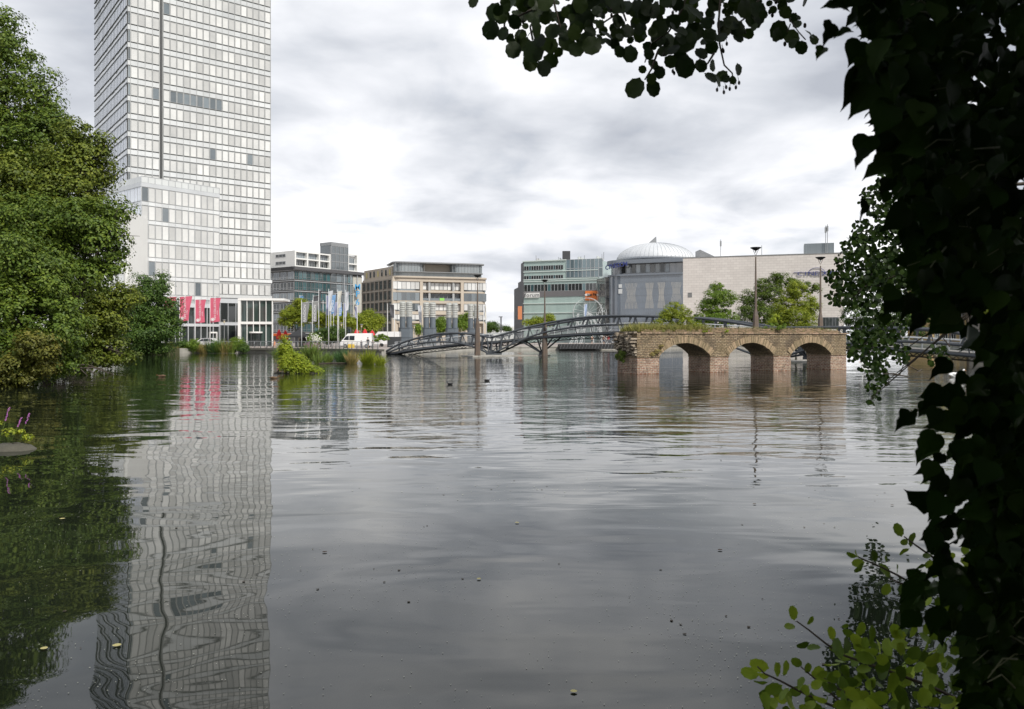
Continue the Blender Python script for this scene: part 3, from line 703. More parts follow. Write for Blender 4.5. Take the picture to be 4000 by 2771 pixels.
for i in range(9):
    for fl in range(2): w_ = (a1 - a0) / 9; F.win(F2, a0 + i * w_, z(1089) + fl * (z(1019) - z(1089)) / 2, w_ - .05, (z(1019) - z(1089)) / 2 - .05, mat('blue_green_glass', (.14, .20, .225), .07, .5, .3, coat=.6, island=.3, spec=.7), alulight, fr=.06)
F.done(100)
b = MB(); b.fbox(F2, -.1, u2, -.1, .06, z(1161), z(1139)); b.build('grey_band', mat('slate_band', (.17, .165, .17), .7, .3), fo)
b = MB()
for y in (1186, 1223, 1259, 1062, 1093, 1100): b.fbox(F2, 0, u2 - .2, -.1, .18, z(y) - .12, z(y) + .12)
b.fbox(F2, -.2, F2.at(2212), -.2, .3, zt, zt + .3); b.build('cladding_rail', mat('rail_green', (.62, .70, .67), .5), fo)
b = MB(); b.fbox(F2, F2.at(2051), F2.at(2108), .07, .3, z(1163), z(1144)); sg = b.build('sign', whitepaint, fo)
text('forum', F2.p(F2.at(2079.5), .34, z(1153.5)), 2.0, (R(90), 0, F2.ang()), mat('sign_grey', (.13, .14, .15), .5), sg, spacing=1.1, sx=1.0)
b = MB(); b.fbox(F2, F2.at(2287), F2.at(2331), .07, .3, z(1178), z(1142)); sg = b.build('poster', mat('orange_poster', (.80, .22, .05), .6), fo)
b = MB(); b.lathe([(1.0, 0), (1.0, .05)], (0, 0, 0), 20, sx=1.0, sy=.42); b.v = [tuple(F2.p(F2.at(2296) + x, .32 + zz_, z(1156.5) + y)) for x, y, zz_ in b.v]; b.build('poster_oval', whitepaint, sg)
text('Just Fit', F2.p(F2.at(2313), .39, z(1157)), 1.3, (R(90), 0, F2.ang()), mat('black_ink', (.02, .02, .02), .6), sg, bold=.02, sx=.85)
# dark side wing receding to the left with its own small windows
S2 = Fr(XP(2008, 300), 300, XP(2044, 272.5) - XP(2008, 300), -27.5)
sw = MB(); us2 = (Vector((S2.o.x, S2.o.y)) - Vector((F2.o.x, F2.o.y))).length
sw.fbox(S2, 0, us2 * .45, -9, 0, GZ, ZP(1125, 290)); sw.fbox(S2, us2 * .45, us2 * .75, -9, 0, GZ, ZP(1100, 280)); sw.fbox(S2, us2 * .75, us2, -9, 0, GZ, zt)
sw.build('side_wing', mat('anthracite', (.10, .10, .105), .7, .4), fo)
b = MB(); b.fbox(F2, F2.at(2026) - 0, F2.at(2041), .5, .7, z(1248), z(1196)); b.build('orange_banner', mat('orange_banner', (.78, .30, .14), .7), fo)
b = MB()
for p_, h_ in ((2201, 3.4),): c = F2.p(F2.at(p_), -3, zt); b.box(c.x - 1.3, c.x + 1.3, c.y - .5, c.y + .5, c.z, c.z + h_)
b.build('chimney', mat('dark_vent', (.05, .05, .055), .7), fo)
for p_ in (2086, 2095, 2174, 2262, 2276, 2345, 2352): c = F2.p(F2.at(p_), -2, zt); b = MB(); b.tube([c, c + Vector((0, 0, random.uniform(1, 2.5)))], .09, 5); b.build('vent_pipe', greysteel, fo)
for x0, x1 in ((2080, 2120), (2172, 2186), (2245, 2280), (2320, 2345)):
    p0_, p1_ = F2.p(F2.at(x0), -4, zt - .1), F2.p(F2.at(x1), -4, zt - .1); up_ = Vector((0, 0, 1.6)); bk = Vector((0, 3, 0)); b = MB(); b.add([p0_ + up_, p1_ + up_ * .3, p1_, p0_, p0_ + up_ + bk, p1_ + up_ * .3 + bk, p1_ + bk, p0_ + bk], [(0, 1, 2, 3), (4, 5, 6, 7), (0, 1, 5, 4), (1, 2, 6, 5), (0, 3, 7, 4)]); b.build('roof_unit', whitepaint, fo)
# ================================================================== CINEMA: glass drum, dome, stone box
CYn = 240.0
ci_ = thing('cinema_building', 'large cinema with curved grey glass front, pale stone wall and rounded metal dome', 'cinema', (XP(2500, CYn), CYn, GZ))
C1 = Fr(XP(2362, 246), 246, XP(2668, 236) - XP(2362, 246), -10)        # glass front
uc = C1.at(2668); zc1 = ZP(1012, 240); zc2 = ZP(1075, 240)
slate = mat('slate_glass', (.16, .19, .23), .09, .6, .25, coat=.55, col2=(.10, .115, .135), stretch=(1, 1, .6), spec=.7)
def drum(F, u0, u1, rad, d, z0, z1, back=22):
    pts = [(u0 + rad - rad * math.cos(PI / 2 * i / 8), d - rad + rad * math.sin(PI / 2 * i / 8)) for i in range(9)] + [(u1, d), (u1, d - back), (u0, d - back)]
    b = MB(); b.prism(pts, z0, z1, T=lambda p, t, q: F.p(p, q, t)); return b
drum(C1, 0, uc, 5, 0, GZ, zc2).build('glass_front', slate, ci_)
cat_(drum(C1, .3, uc, 5, -1.5, zc2 + .5, zc1 - 1.2)).build('upper_glazing', mat('upper_slate_glass', (.13, .145, .17), .08, .7, .5, coat=.6, col2=(.28, .29, .30), stretch=(1.2, 1.2, .3), spec=.7), ci_)
cat_(drum(C1, -.3, uc, 5.2, .4, zc2, zc2 + .5), drum(C1, -.5, uc, 5.4, .7, zc1 - 1.2, zc1)).build('cornice', mat('blue_grey_cornice', (.20, .225, .26), .45), ci_)
Fw = Facade(ci_)
b = MB()
for i in range(34): u = 1.0 + (uc - 1.5) * i / 33; b.fbox(C1, u - .02, u + .02, -.05, .03 if u > 5 else -.0, GZ, zc2) if u > 5 else None
for i in range(9): z_ = GZ + 2.5 + i * (zc2 - GZ - 2.5) / 9; b.fbox(C1, 5, uc, -.05, .04, z_ - .03, z_ + .03)
b.build('glazing_bar', mat('blue_mullion', (.21, .235, .265), .5), ci_)
# pale curtains hanging inside the glass, gathered at the waist
cm = mat('pale_curtain', (.50, .485, .45), .8)
for (p0, p1, wst, y0, y1) in ((2443, 2488, .35, 1105, 1205), (2522, 2552, .5, 1105, 1205), (2570, 2597, .45, 1105, 1205), (2622, 2662, .4, 1105, 1185)):
    b = MB(); n_ = 9
    for i in range(n_):
        t = i / (n_ - 1); cxm = .62
        prev = None
        for k in range(9):
            s_ = k / 8; wd = 1 - (1 - .62) * math.sin(PI * min(1, s_ * 1.1)) ** 1.5 if wst > 0 else 1
            pc = (p0 + p1) / 2 + (t - .5) * (p1 - p0) * wd; u = C1.at(pc); zz_ = ZP(y0 + (y1 - y0) * s_, 240)
            if prev: b.add([C1.p(prev[0] - .055, .02, prev[1]), C1.p(prev[0] + .055, .02, prev[1]), C1.p(u + .055, .02, zz_), C1.p(u - .055, .02, zz_)], [(0, 1, 2, 3)])
            prev = (u, zz_)
    b.build('curtain', cm, ci_)
for p_ in range(2385, 2600, 19): Fw.win(Fr(C1.p(0, -1.45, 0).x, C1.p(0, -1.45, 0).y, C1.u.x, C1.u.y), max(4.9, C1.at(p_)), zc2 + .9, 1.3, 2.6, [greyglass, darkglass][p_ % 2], greysteel)
Fw.done(60)
b = MB(); b.fbox(C1, C1.at(2640), C1.at(2666) , .05, .12, 0, 0.01)
b = MB(); b.fbox(C1, C1.at(2417), C1.at(2430), .05, .12, ZP(1122, 240), ZP(1108, 240)); b.fbox(C1, C1.at(2416), C1.at(2431), .05, .12, ZP(1145, 240), ZP(1127, 240)); b.build('facade_sign', mat('pale_sign', (.60, .62, .62), .6), ci_)
# left side of the drum: angular dark windows facing the green building
S3 = Fr(XP(2331, 258), 258, XP(2364, 249) - XP(2331, 258), -9); b = MB(); ln = (Vector((XP(2364, 249), 249)) - Vector((S3.o.x, S3.o.y))).length
b.fbox(S3, 0, ln, -6, 0, GZ, ZP(1086, 252)); b.build('side_glazing', mat('side_mixed_glass', (.05, .055, .06), .1, .9, .6, coat=.5, col2=(.33, .32, .29), stretch=(1, 1, 1.5)), ci_)
letm = mat('cobalt_letter', (.045, .06, .22), .4)
for i, ch in enumerate('CINEDOM'):
    t = i / 6; uu = .5 + t * 15.5 if i else .5; px_ = 2369 + t * 78; u = C1.at(px_); dd = .8 if u > 3 else -1.2 + u * .6
    text(ch, C1.p(u, dd + .5, ZP(1040 - t * 10, 240)), 1.9, (R(90), 0, C1.ang() - (1 - t) * .5), letm, ci_, 'letter', .1, .02)
# stone box
W1 = Fr(XP(2668, 236), 236, XP(3297, 222) - XP(2668, 236), -14)
uw = W1.at(3297); zw = ZP(1009, 236)
def stonewall():
    m = bpy.data.materials.new('pink_white_stone_slabs'); m.use_nodes = True; t = m.node_tree; n = t.nodes; l = t.links; bs = n['Principled BSDF']
    tcn = n.new('ShaderNodeTexCoord'); br = n.new('ShaderNodeTexBrick'); l.new(tcn.outputs['UV'], br.inputs[0]); br.inputs['Scale'].default_value = 1
    br.inputs['Color1'].default_value = (.66, .61, .575, 1); br.inputs['Color2'].default_value = (.73, .68, .64, 1); br.inputs['Mortar'].default_value = (.50, .46, .43, 1)
    br.inputs['Mortar Size'].default_value = .03; br.inputs['Brick Width'].default_value = 1.6; br.inputs['Row Height'].default_value = .72
    nz = n.new('ShaderNodeTexNoise'); nz.inputs['Scale'].default_value = .12; nz.inputs['Detail'].default_value = 6; l.new(tcn.outputs['UV'], nz.inputs[0])
    hs = n.new('ShaderNodeHueSaturation'); r1 = n.new('ShaderNodeMapRange'); l.new(nz.outputs[0], r1.inputs[0]); r1.inputs[3].default_value = .82; r1.inputs[4].default_value = 1.15; l.new(r1.outputs[0], hs.inputs['Value']); l.new(br.outputs[0], hs.inputs['Color']); l.new(hs.outputs[0], bs.inputs['Base Color']); bs.inputs['Roughness'].default_value = .85
    return m
def uvplane(o, F):
    me = o.data; uv = me.uv_layers.new(name='UVMap'); off = wloc(o)
    for lp in me.loops:
        v = Vector(me.vertices[lp.vertex_index].co) + off; r = v - F.o; uv.data[lp.index].uv = (r.dot(F.u) - r.dot(F.n), v.z)
b = MB(); b.fbox(W1, 0, uw, -40, 0, GZ, zw); o = b.build('stone_wall', stonewall(), ci_); uvplane(o, W1)
b = MB(); b.fbox(W1, .0, uw + .1, -.6, .12, zw, zw + .22); b.build('coping', greysteel, ci_)
Fw = Facade(ci_)
yy = lambda p_, y: ZP(y, W1.Y(W1.at(p_)))
Fw.win(W1, W1.at(2687), yy(2687, 1162), W1.at(2703) - W1.at(2687), yy(2687, 1144) - yy(2687, 1162), mat('vent_grey', (.2, .2, .2), .7), greysteel)
Fw.win(W1, W1.at(2771), yy(2771, 1128), W1.at(2788) - W1.at(2771), yy(2771, 1112) - yy(2771, 1128), mat('vent_grey', (.2, .2, .2), .7), greysteel)
Fw.win(W1, W1.at(3213), yy(3213, 1279), W1.at(3277) - W1.at(3213), yy(3213, 1240) - yy(3213, 1279), darkglass, greysteel, mull=4)
Fw.done(20)
un0, un1 = W1.at(3125), W1.at(3255)
lt = 'CINEDOM'
for i, ch in enumerate(lt):
    u = un0 + (un1 - un0) * i / 6; text(ch, W1.p(u, .25, yy(3190, 1070)), 2.05, (R(90), 0, W1.ang()), letm, ci_, 'letter', .08, -.01, sx=1.1, squash=.8)
b = MB(); b.fbox(W1, W1.at(3100), W1.at(3277), .1, .25, yy(3190, 1064.0), yy(3190, 1062.6))
cc = W1.at(3190); rr_ = (W1.at(3220) - W1.at(3160)) / 2
pts = [W1.p(cc + rr_ * math.cos(PI * i / 16), .2, yy(3190, 1063) + rr_ * .56 * math.sin(PI * i / 16)) for i in range(17)]; b.tube(pts, .07, 6)
b.build('logo', letm, ci_)
b = MB(); a0, a1 = W1.at(3143), W1.at(3261); b.fbox(W1, a0, a1, -9, -3, zw + .02, zw + 3.7 * .9); b.build('roof_plant', mat('plant_screen', (.20, .23, .25), .5, .4, 1, stretch=(4, 4, .1)), ci_)
for p_, h_ in ((3227, 8.2), (3234, 8.6), (2813, 5.4), (2975, 3.2)):
    b = MB(); c = W1.p(W1.at(p_), -2.5, zw); b.tube([c, c + Vector((0, 0, h_))], .09, 5)
    if h_ > 5: b.box(c.x - .2, c.x + .2, c.y - .2, c.y + .2, c.z + h_ - 2.0, c.z + h_ - .5)
    b.build('antenna', greysteel, ci_)
b = MB()
for p0, p1, h0, h1 in ((2728, 2795, 2.9, .4),):
    A, B = W1.p(W1.at(p0), -5, zw), W1.p(W1.at(p1), -5, zw); b.add([A, B, B + Vector((0, 0, h1)), A + Vector((0, 0, h0)), A + Vector((0, 6, 0)), B + Vector((0, 6, 0)), B + Vector((0, 6, h1)), A + Vector((0, 6, h0))], [(0, 1, 2, 3), (4, 5, 6, 7), (3, 2, 6, 7), (0, 3, 7, 4), (1, 2, 6, 5)])
b.build('roof_hatch', greysteel, ci_)
# dome
dc = P(2563, 1012, 258); rx = (XP(2703, 258) - XP(2408, 258)) / 2; dz = ZP(952, 258) - dc.z + 1
dc = Vector((XP(2560, 262), 262, ZP(1020, 262))); dz = ZP(951, 262) - dc.z; rx = 150 / FPX * 262
b = MB(); prof = [(rx * math.cos(PI / 2 * i / 14), dz * math.sin(PI / 2 * i / 14)) for i in range(15)]; prof[-1] = (.05, dz)
b.lathe(prof, dc, 56); dm = b.build('dome', mat('dome_metal', (.66, .68, .70), .45, .25, .4, metal=.1, spec=.5), ci_, smooth=True)
b = MB()
for j in range(56):
    t = 2 * PI * j / 56; pts = [(dc.x + r_ * 1.004 * math.cos(t), dc.y + r_ * 1.004 * math.sin(t), dc.z + z_ + .03) for r_, z_ in prof[:-1]]; b.tube(pts, .05, 4, cap=False)
b.build('dome_seam', mat('dome_seam', (.50, .52, .54), .5), dm)
b = MB(); c = Vector((dc.x, dc.y, dc.z + dz - .3)); b.add([c + Vector((-2.6, 0, 0)), c + Vector((.4, 0, 0)), c + Vector((.3, 0, 2.6)), c + Vector((-2.6, 1.5, 0)), c + Vector((.4, 1.5, 0)), c + Vector((.3, 1.5, 2.6))], [(0, 1, 2), (3, 4, 5), (0, 1, 4, 3), (1, 2, 5, 4), (0, 2, 5, 3)]); b.build('dome_fin', greysteel, ci_)
# distant pale wall, mast and ochre houses
b = MB(); b.box(XP(1890, 420), XP(2016, 420), 420, 423, GZ, ZP(1276, 420)); o = b.build('boundary_wall', whitepaint); tag(o, 'long low white wall far away between the two office blocks', 'wall')
b = MB(); c = P(1957, 1300, 300); b.tube([(c.x, c.y, GZ), (c.x, c.y, ZP(1238, 300))], .25, 8); b.box(c.x - .9, c.x + .6, c.y - .2, c.y + .2, ZP(1240, 300), ZP(1237, 300)); o = b.build('light_mast', greysteel); tag(o, 'slim light mast standing in the gap beside the dark side wing', 'mast')
def house(name, label, p0, p1, Y, ytop, m, nw, nf):
    F = Fr(XP(p0, Y), Y, 1, .05); u1 = F.at(p1); t = thing(name, label, 'house', (F.o.x, Y, GZ)); zt = ZP(ytop, Y)
    b = MB(); b.fbox(F, 0, u1, -12, -.1, GZ, zt); b.build('wall', m, t)
    b = MB(); b.fbox(F, -.4, u1 + .4, -12.5, .4, zt, zt + .5); b.build('roof', greywall, t)
    fa = Facade(t)
    for f in range(nf):
        for i in range(nw): fa.win(F, .8 + i * (u1 - 1.2) / nw, GZ + 1.0 + f * 3.2, (u1 - 1.2) / nw - 1.0, 1.9, darkglass if (i + f) % 3 else greyglass, whitepaint, mull=1)
    fa.done(80)
house('town_house', 'ochre plastered house glimpsed behind the right footbridge end', 3640, 3850, 215, 1095, mat('ochre_plaster', (.45, .33, .16), .85, .3, .5), 6, 4)
house('town_house', 'grey house with a flat roof at the far right behind the ivy', 3880, 4120, 205, 1130, mat('grey_plaster', (.33, .32, .30), .85, .3, .5), 6, 4)
# ================================================================== STEEL FOOTBRIDGE
def interp(tab, x):
    if x <= tab[0][0]: return tab[0][1]
    for (a, ya), (c, yc) in zip(tab[:-1], tab[1:]):
        if x <= c: return ya + (yc - ya) * (x - a) / (c - a)
    return tab[-1][1]
def smooth_interp(tab, x):
    xs = [t[0] for t in tab]; i = max(0, min(len(tab) - 2, sum(1 for q in xs if q <= x) - 1))
    p0, p1, p2, p3 = tab[max(i - 1, 0)], tab[i], tab[i + 1], tab[min(i + 2, len(tab) - 1)]
    h = p2[0] - p1[0]; t = max(0, min(1, (x - p1[0]) / h))
    m1 = (p2[1] - p0[1]) / (p2[0] - p0[0]) * h; m2 = (p3[1] - p1[1]) / (p3[0] - p1[0]) * h
    return (2 * t**3 - 3 * t**2 + 1) * p1[1] + (t**3 - 2 * t**2 + t) * m1 + (-2 * t**3 + 3 * t**2) * p2[1] + (t**3 - t**2) * m2
YB = [(1480, 119.5), (1500, 119), (1912, 112), (2100, 109.5), (2400, 103), (2640, 97.5), (3000, 89), (3300, 82), (3600, 75), (3950, 67)]
TOP1 = [(1500, 1378), (1567, 1341), (1632, 1321), (1697, 1307), (1758, 1302), (1810, 1303), (1862, 1309), (1918, 1319.5)]
TOP2 = [(1918, 1319.5), (1979, 1303), (2044, 1284), (2109, 1269), (2174, 1256), (2261, 1243), (2348, 1236), (2435, 1234.5), (2530, 1236), (2622, 1240), (2731, 1244), (2863, 1260), (2990, 1282)]
TOP3 = [(2990, 1282), (3090, 1281), (3270, 1280), (3400, 1281), (3512, 1284), (3658, 1291), (3756, 1304), (3850, 1316), (3950, 1330)]
MID1 = [(1506, 1382), (1567, 1358), (1632, 1343), (1697, 1336), (1749, 1336.5), (1801, 1343), (1858, 1358), (1912, 1383)]
MID2 = [(1912, 1383), (1957, 1366), (2001, 1345), (2066, 1318), (2131, 1298), (2218, 1282), (2305, 1272), (2391, 1269), (2457, 1268.5), (2600, 1274), (2731, 1296), (2868, 1357), (2990, 1402)]
MID3 = [(2990, 1402), (3088, 1385), (3170, 1361), (3300, 1344), (3450, 1336), (3568, 1336), (3734, 1347), (3850, 1359), (3950, 1372)]
LOW = [(1506, 1386), (1610, 1368), (1697, 1358), (1805, 1347), (1914, 1340), (1979, 1333), (2088, 1321), (2174, 1314), (2261, 1308), (2348, 1304), (2426, 1301), (2600, 1302), (2800, 1312), (3000, 1330), (3300, 1352), (3527, 1370), (3741, 1386), (3950, 1405)]
def BPT(px, tab, off=0.0):
    """a point of the near truss at picture column px on the bridge's curved line, moved off metres across the deck"""
    Y = smooth_interp(YB, px); p = P(px, smooth_interp(tab, px), Y)
    Y2 = smooth_interp(YB, px + 20); t = Vector((XP(px + 20, Y2) - p.x, Y2 - Y, 0)).normalized()
    return p + Vector((-t.y, t.x, 0)) * off
br = thing('footbridge', 'long dark steel tube footbridge arching over the lake behind the brick ruin', 'footbridge', (XP(2100, 109.5), 109.5, 0))
WID = 3.0
def rng_px(a, b_, step): n_ = max(2, int((b_ - a) / step) + 1); return [a + (b_ - a) * i / (n_ - 1) for i in range(n_)]
for side, off in ((0, 0.0), (1, WID)):
    for tab in (TOP1, TOP2, TOP3):
        b = MB(); b.tube([BPT(x, tab, off) for x in rng_px(tab[0][0], tab[-1][0], 18)], .155, 10); b.build('top_chord', steel, br, smooth=True)
    for tab in (MID1, MID2, MID3):
        b = MB(); b.tube([BPT(x, tab, off) for x in rng_px(tab[0][0], tab[-1][0], 18)], .125, 10); b.build('arch_chord', steel, br, smooth=True)
    b = MB(); b.tube([BPT(x, LOW, off + (.35 if not side else -.35)) for x in rng_px(1510, 3950, 20)], .17, 10); b.build('deck_beam', steel, br, smooth=True)
# gusset posts between the top tube and the arch tube, flared at both ends, with a strut down to the deck beam beside each
posts = [(TOP1, MID1, x) for x in (1560, 1597, 1637, 1678, 1719, 1761, 1803, 1846, 1885)] + [(TOP2, MID2, x) for x in (1960, 2011, 2066, 2122, 2178, 2235, 2296, 2356, 2417, 2480, 2548, 2620, 2745, 2830)] + [(TOP3, MID3, x) for x in (3130, 3212, 3296, 3395, 3508, 3632, 3765, 3900)]
for tt, mm, x in posts:
    for off in (0, WID):
        A = BPT(x + 4, tt, off); B = BPT(x - 6, mm, off); T = (BPT(x + 20, tt, off) - BPT(x, tt, off)).normalized(); b = MB()
        n_ = 6; L_, R_ = [], []
        for i in range(n_ + 1):
            s_ = i / n_; wv = .10 + .20 * (abs(2 * s_ - 1) ** 2.4); c = A.lerp(B, s_); L_.append(c - T * wv); R_.append(c + T * wv)
        nn_ = Vector((T.y, -T.x, 0)).normalized() * .05
        poly = L_ + R_[::-1]; k = len(poly)
        b.add([p + nn_ for p in poly] + [p - nn_ for p in poly], [tuple(range(k)), tuple(reversed(range(k, 2 * k)))] + [(i, i + k, (i + 1) % k + k, (i + 1) % k) for i in range(k)])
        b.build('post', steel, br)
    if off:
        b = MB(); C_ = BPT(x + 14, LOW, .35); A2 = BPT(x + 2, mm, 0) if BPT(x, mm).z > BPT(x, LOW).z else BPT(x - 4, tt, 0)
        b.tube([BPT(x + 2, tt, 0), C_], .06, 6); b.build('strut', steel, br)
# V legs where the arch tubes meet at the water, and the splayed four-arm support under the long span
for x, tt in ((1913, TOP2), (2992, TOP3)):
    for off in (0, WID):
        c = BPT(x, MID2, off); c2 = BPT(x, TOP2, off); b = MB()
        T = (BPT(x + 20, MID3 if x > 2900 else MID2, off) - c); T.z = 0; T.normalize()
        for sgn in (-1, 1): b.tube([c + T * sgn * .12 + Vector((0, 0, .1)), c2 + T * sgn * .42], [.14, .08], 8)
        for sgn in (-1, 1): b.tube([c, BPT(x + sgn * 52, LOW, .35)], .07, 6)
        b.build('v_leg', steel, br)
    c = BPT(x, MID2, WID / 2); b = MB(); b.box(c.x - 1.1, c.x + 1.1, c.y - 2, c.y + 2, .12, .32); b.build('bearing', steel, br)
for x in (2098, 3122):
    foot = BPT(x, LOW, WID / 2); foot.z = .38; b = MB()
    for dx in (-75, 60):
        for off in (0.3, WID - .3): b.tube([foot, BPT(x + dx, LOW, off)], [.13, .10], 8)
    for off in (.3, WID - .3): b.tube([foot, BPT(x - 4, LOW, off)], .11, 8)
    b.lathe([(.42, -.25), (.42, 0), (.22, .22), (.18, .4)], foot, 12); b.build('splayed_support', steel, br, smooth=False)
def footing(pts, label):
    b = MB(); A = [Vector((XP(px, 7777 / (y - 1320)), 7777 / (y - 1320), 0)) for px, y in pts]
    d = (A[1] - A[0]).normalized(); nrm = Vector((-d.y, d.x, 0)) * 2.3
    v = [A[0], A[1], A[1] + nrm * 1.5, A[0] + nrm * 1.5]
    b.add([(p.x, p.y, -.4) for p in v] + [(p.x, p.y, .13) for p in v], [(4, 5, 6, 7), (0, 1, 5, 4), (1, 2, 6, 5), (2, 3, 7, 6), (3, 0, 4, 7)])
    tag(b.build('bridge_footing', concrete), label, 'footing')
footing([(1846, 1394), (2150, 1390)], 'low concrete strip in the water under the left bridge supports and lamp post')
footing([(3080, 1413), (3175, 1416)], 'short concrete strip in the water seen through the right brick arch')
# deck, hand rails and the light lattice hanging under the deck
b = MB(); xs = rng_px(1508, 3950, 26)
for x0, x1 in zip(xs[:-1], xs[1:]):
    v = [BPT(x0, LOW, .3), BPT(x1, LOW, .3), BPT(x1, LOW, WID - .3), BPT(x0, LOW, WID - .3)]
    b.add([p + Vector((0, 0, .12)) for p in v] + [p + Vector((0, 0, .24)) for p in v], [(4, 5, 6, 7), (3, 2, 1, 0), (0, 1, 5, 4), (2, 3, 7, 6)])
b.build('deck', mat('deck_plank', (.24, .23, .215), .8, .4, 2), br)
rail_m = mat('galvanised_rail', (.62, .64, .65), .35, .25, 3, spec=.6)
for off in (.45, WID - .45):
    b = MB(); q = MB()
    for h_ in (1.28, .95, .75, .55, .38): b.tube([BPT(x, LOW, off) + Vector((0, 0, h_)) for x in rng_px(1512, 3950, 26)], .045 if h_ > 1 else .018, 5)
    b.build('hand_rail', rail_m, br, smooth=True)
    for i, x in enumerate(rng_px(1530, 3940, 50)):
        q = MB(); c = BPT(x, LOW, off); q.box(c.x - .03, c.x + .03, c.y - .06, c.y + .06, c.z + .2, c.z + 1.27); q.build('rail_post', rail_m, br)
b = MB()
for off in (.9, WID - .9):
    pr_ = None
    for i, x in enumerate(rng_px(1560, 3950, 15)):
        dz_ = -.22 if i % 2 else -.55; c = BPT(x, LOW, off) + Vector((0, 0, dz_))
        if pr_ is not None: b.tube([pr_, c], .028, 4)
        pr_ = c
    b.tube([BPT(x, LOW, off) + Vector((0, 0, -.56)) for x in rng_px(1560, 3950, 30)], .035, 5)
b.build('under_lattice', mat('black_steel', (.02, .02, .022), .5), br)
# ================================================================== LAMP POSTS
def lamp(px, ybase, ytop, wpx, label, rz=.3):
    Y = 7777 / (ybase - 1320); X = XP(px, Y); zt = ZP(ytop, Y)
    t = thing('lamp_post', label, 'street lamp', (X, Y, 0), 'tall lamp posts standing in the water beside the footbridge')
    b = MB(); n_ = 4; rust = mat('weathered_lamp_steel', (.15, .105, .075), .6, .7, 2.5, .2, 14, col2=(.085, .08, .078))
    prof = [(.42, -.4), (.37, 2.0), (.26, 4.4), (.13, 5.0), (.10, 7.4), (.065, 9.9)]; sc = (zt - .9) / 9.9
    b.lathe([(r_, z_ * sc) for r_, z_ in prof], (X, Y, 0), 6, sx=1.0, sy=.75); b.build('pole', rust, t)
    for sgn in (-1, 1):
        b = MB(); b.tube([(X + sgn * .02, Y, zt - .75), (X + sgn * .3, Y, zt - .12)], .025, 5); b.build('arm', rust, t)
    b = MB(); b.lathe([(.08, -.30), (.20, -.22), (.50, -.05), (.53, .0), (.48, .03)], (X, Y, zt), 20); b.build('lamp_shade', mat('lamp_black', (.018, .018, .02), .45), t)
    b = MB(); b.lathe([(.06, -.50), (.07, -.31)], (X, Y, zt), 8); b.build('bulb', mat('lamp_glass', (.6, .6, .58), .1), t)
    return t
lamp(1865, 1393.5, 1076, 30, 'tall lamp post standing in front of the left bridge span, leftmost of the four')
lamp(2128, 1391, 1094, 24, 'tall lamp post rising behind the bridge, before the green glass building')
lamp(2952, 1421, 968, 34, 'tallest looking lamp post, behind the brick ruin in front of the pale stone cinema wall')
lamp(3205, 1411, 1006, 30, 'lamp post behind the right end of the brick ruin, under the cinema wall sign')
# ================================================================== BRICK RUIN
VF = Fr(8.58, 54.6, .902, .432)
vd = thing('brick_viaduct', 'ruined brick viaduct with three arches standing in the lake, grass growing on top', 'ruined bridge', (8.58, 54.6, 0))
brick = brickmat('old_brick', (.29, .205, .125), (.43, .335, .22), (.085, .07, .05), 1.0, .34, .115, moss=.5)
redbrick = brickmat('red_brick', (.27, .125, .08), (.43, .29, .20), (.50, .44, .37), 1.0, .34, .115, moss=.30)
archbrick = brickmat('arch_brick', (.38, .27, .155), (.43, .32, .20), (.13, .10, .065), 1.0, .36, .085, moss=.35)
W_ = 2.45; zi = 1.22; zcr2 = 2.14; ztop_ = 3.06; zstr = 2.84
def uvbox(o, F=VF):
    me = o.data; uv = me.uv_layers.new(name='UVMap'); off = wloc(o)
    for pl in me.polygons:
        n_ = pl.normal; a, c = abs(n_.dot(F.n)), abs(n_.dot(F.u))
        for li in pl.loop_indices:
            v = Vector(me.vertices[me.loops[li].vertex_index].co) + off - F.o
            if abs(n_.z) > max(a, c): uv.data[li].uv = (v.dot(F.u), v.dot(F.n))
            elif a >= c: uv.data[li].uv = (v.dot(F.u), v.z)
            else: uv.data[li].uv = (v.dot(F.n), v.z)
piers = [(0, 1.84), (6.28, 8.0), (12.3, 14.02), (18.2, 19.9)]
rj = random.Random(3)
def rough(b, amp=.018):
    b.v = [(x + rj.uniform(-amp, amp), y + rj.uniform(-amp, amp), z + rj.uniform(-amp, amp) * .5) for x, y, z in b.v]
def gridbox(F, u0, u1, d0, d1, z0, z1, st=.28):
    """box with subdivided, slightly uneven faces"""
    b = MB(); nu, nd, nz_ = max(1, int((u1 - u0) / st)), max(1, int((d1 - d0) / st)), max(1, int((z1 - z0) / st))
    g = {}
    def V(i, j, k):
        key = (i, j, k)
        if key not in g: g[key] = len(b.v); b.v.append(tuple(F.p(u0 + (u1 - u0) * i / nu + rj.uniform(-1, 1) * .018, d0 + (d1 - d0) * j / nd + rj.uniform(-1, 1) * .018, z0 + (z1 - z0) * k / nz_ + rj.uniform(-1, 1) * .014)))
        return g[key]
    def Q(*c): b.f.append(tuple(V(*q) for q in c)); b.m.append(0)
    for i in range(nu):
        for k in range(nz_):
            for j in (0, nd): Q((i, j, k), (i + 1, j, k), (i + 1, j, k + 1), (i, j, k + 1))
        for j in range(nd):
            for k in (0, nz_): Q((i, j, k), (i + 1, j, k), (i + 1, j + 1, k), (i, j + 1, k))
    for j in range(nd):
        for k in range(nz_):
            for i in (0, nu): Q((i, j, k), (i, j + 1, k), (i, j + 1, k + 1), (i, j, k + 1))
    return b
for i, (a, c) in enumerate(piers):
    o = gridbox(VF, a, c, -W_, 0, -.5, zi).build('pier', redbrick, vd); uvbox(o)
    o = gridbox(VF, a - .03, c + .03, -W_ - .03, .035, zi - .1, zi + .012).build('impost', brick, vd); uvbox(o)
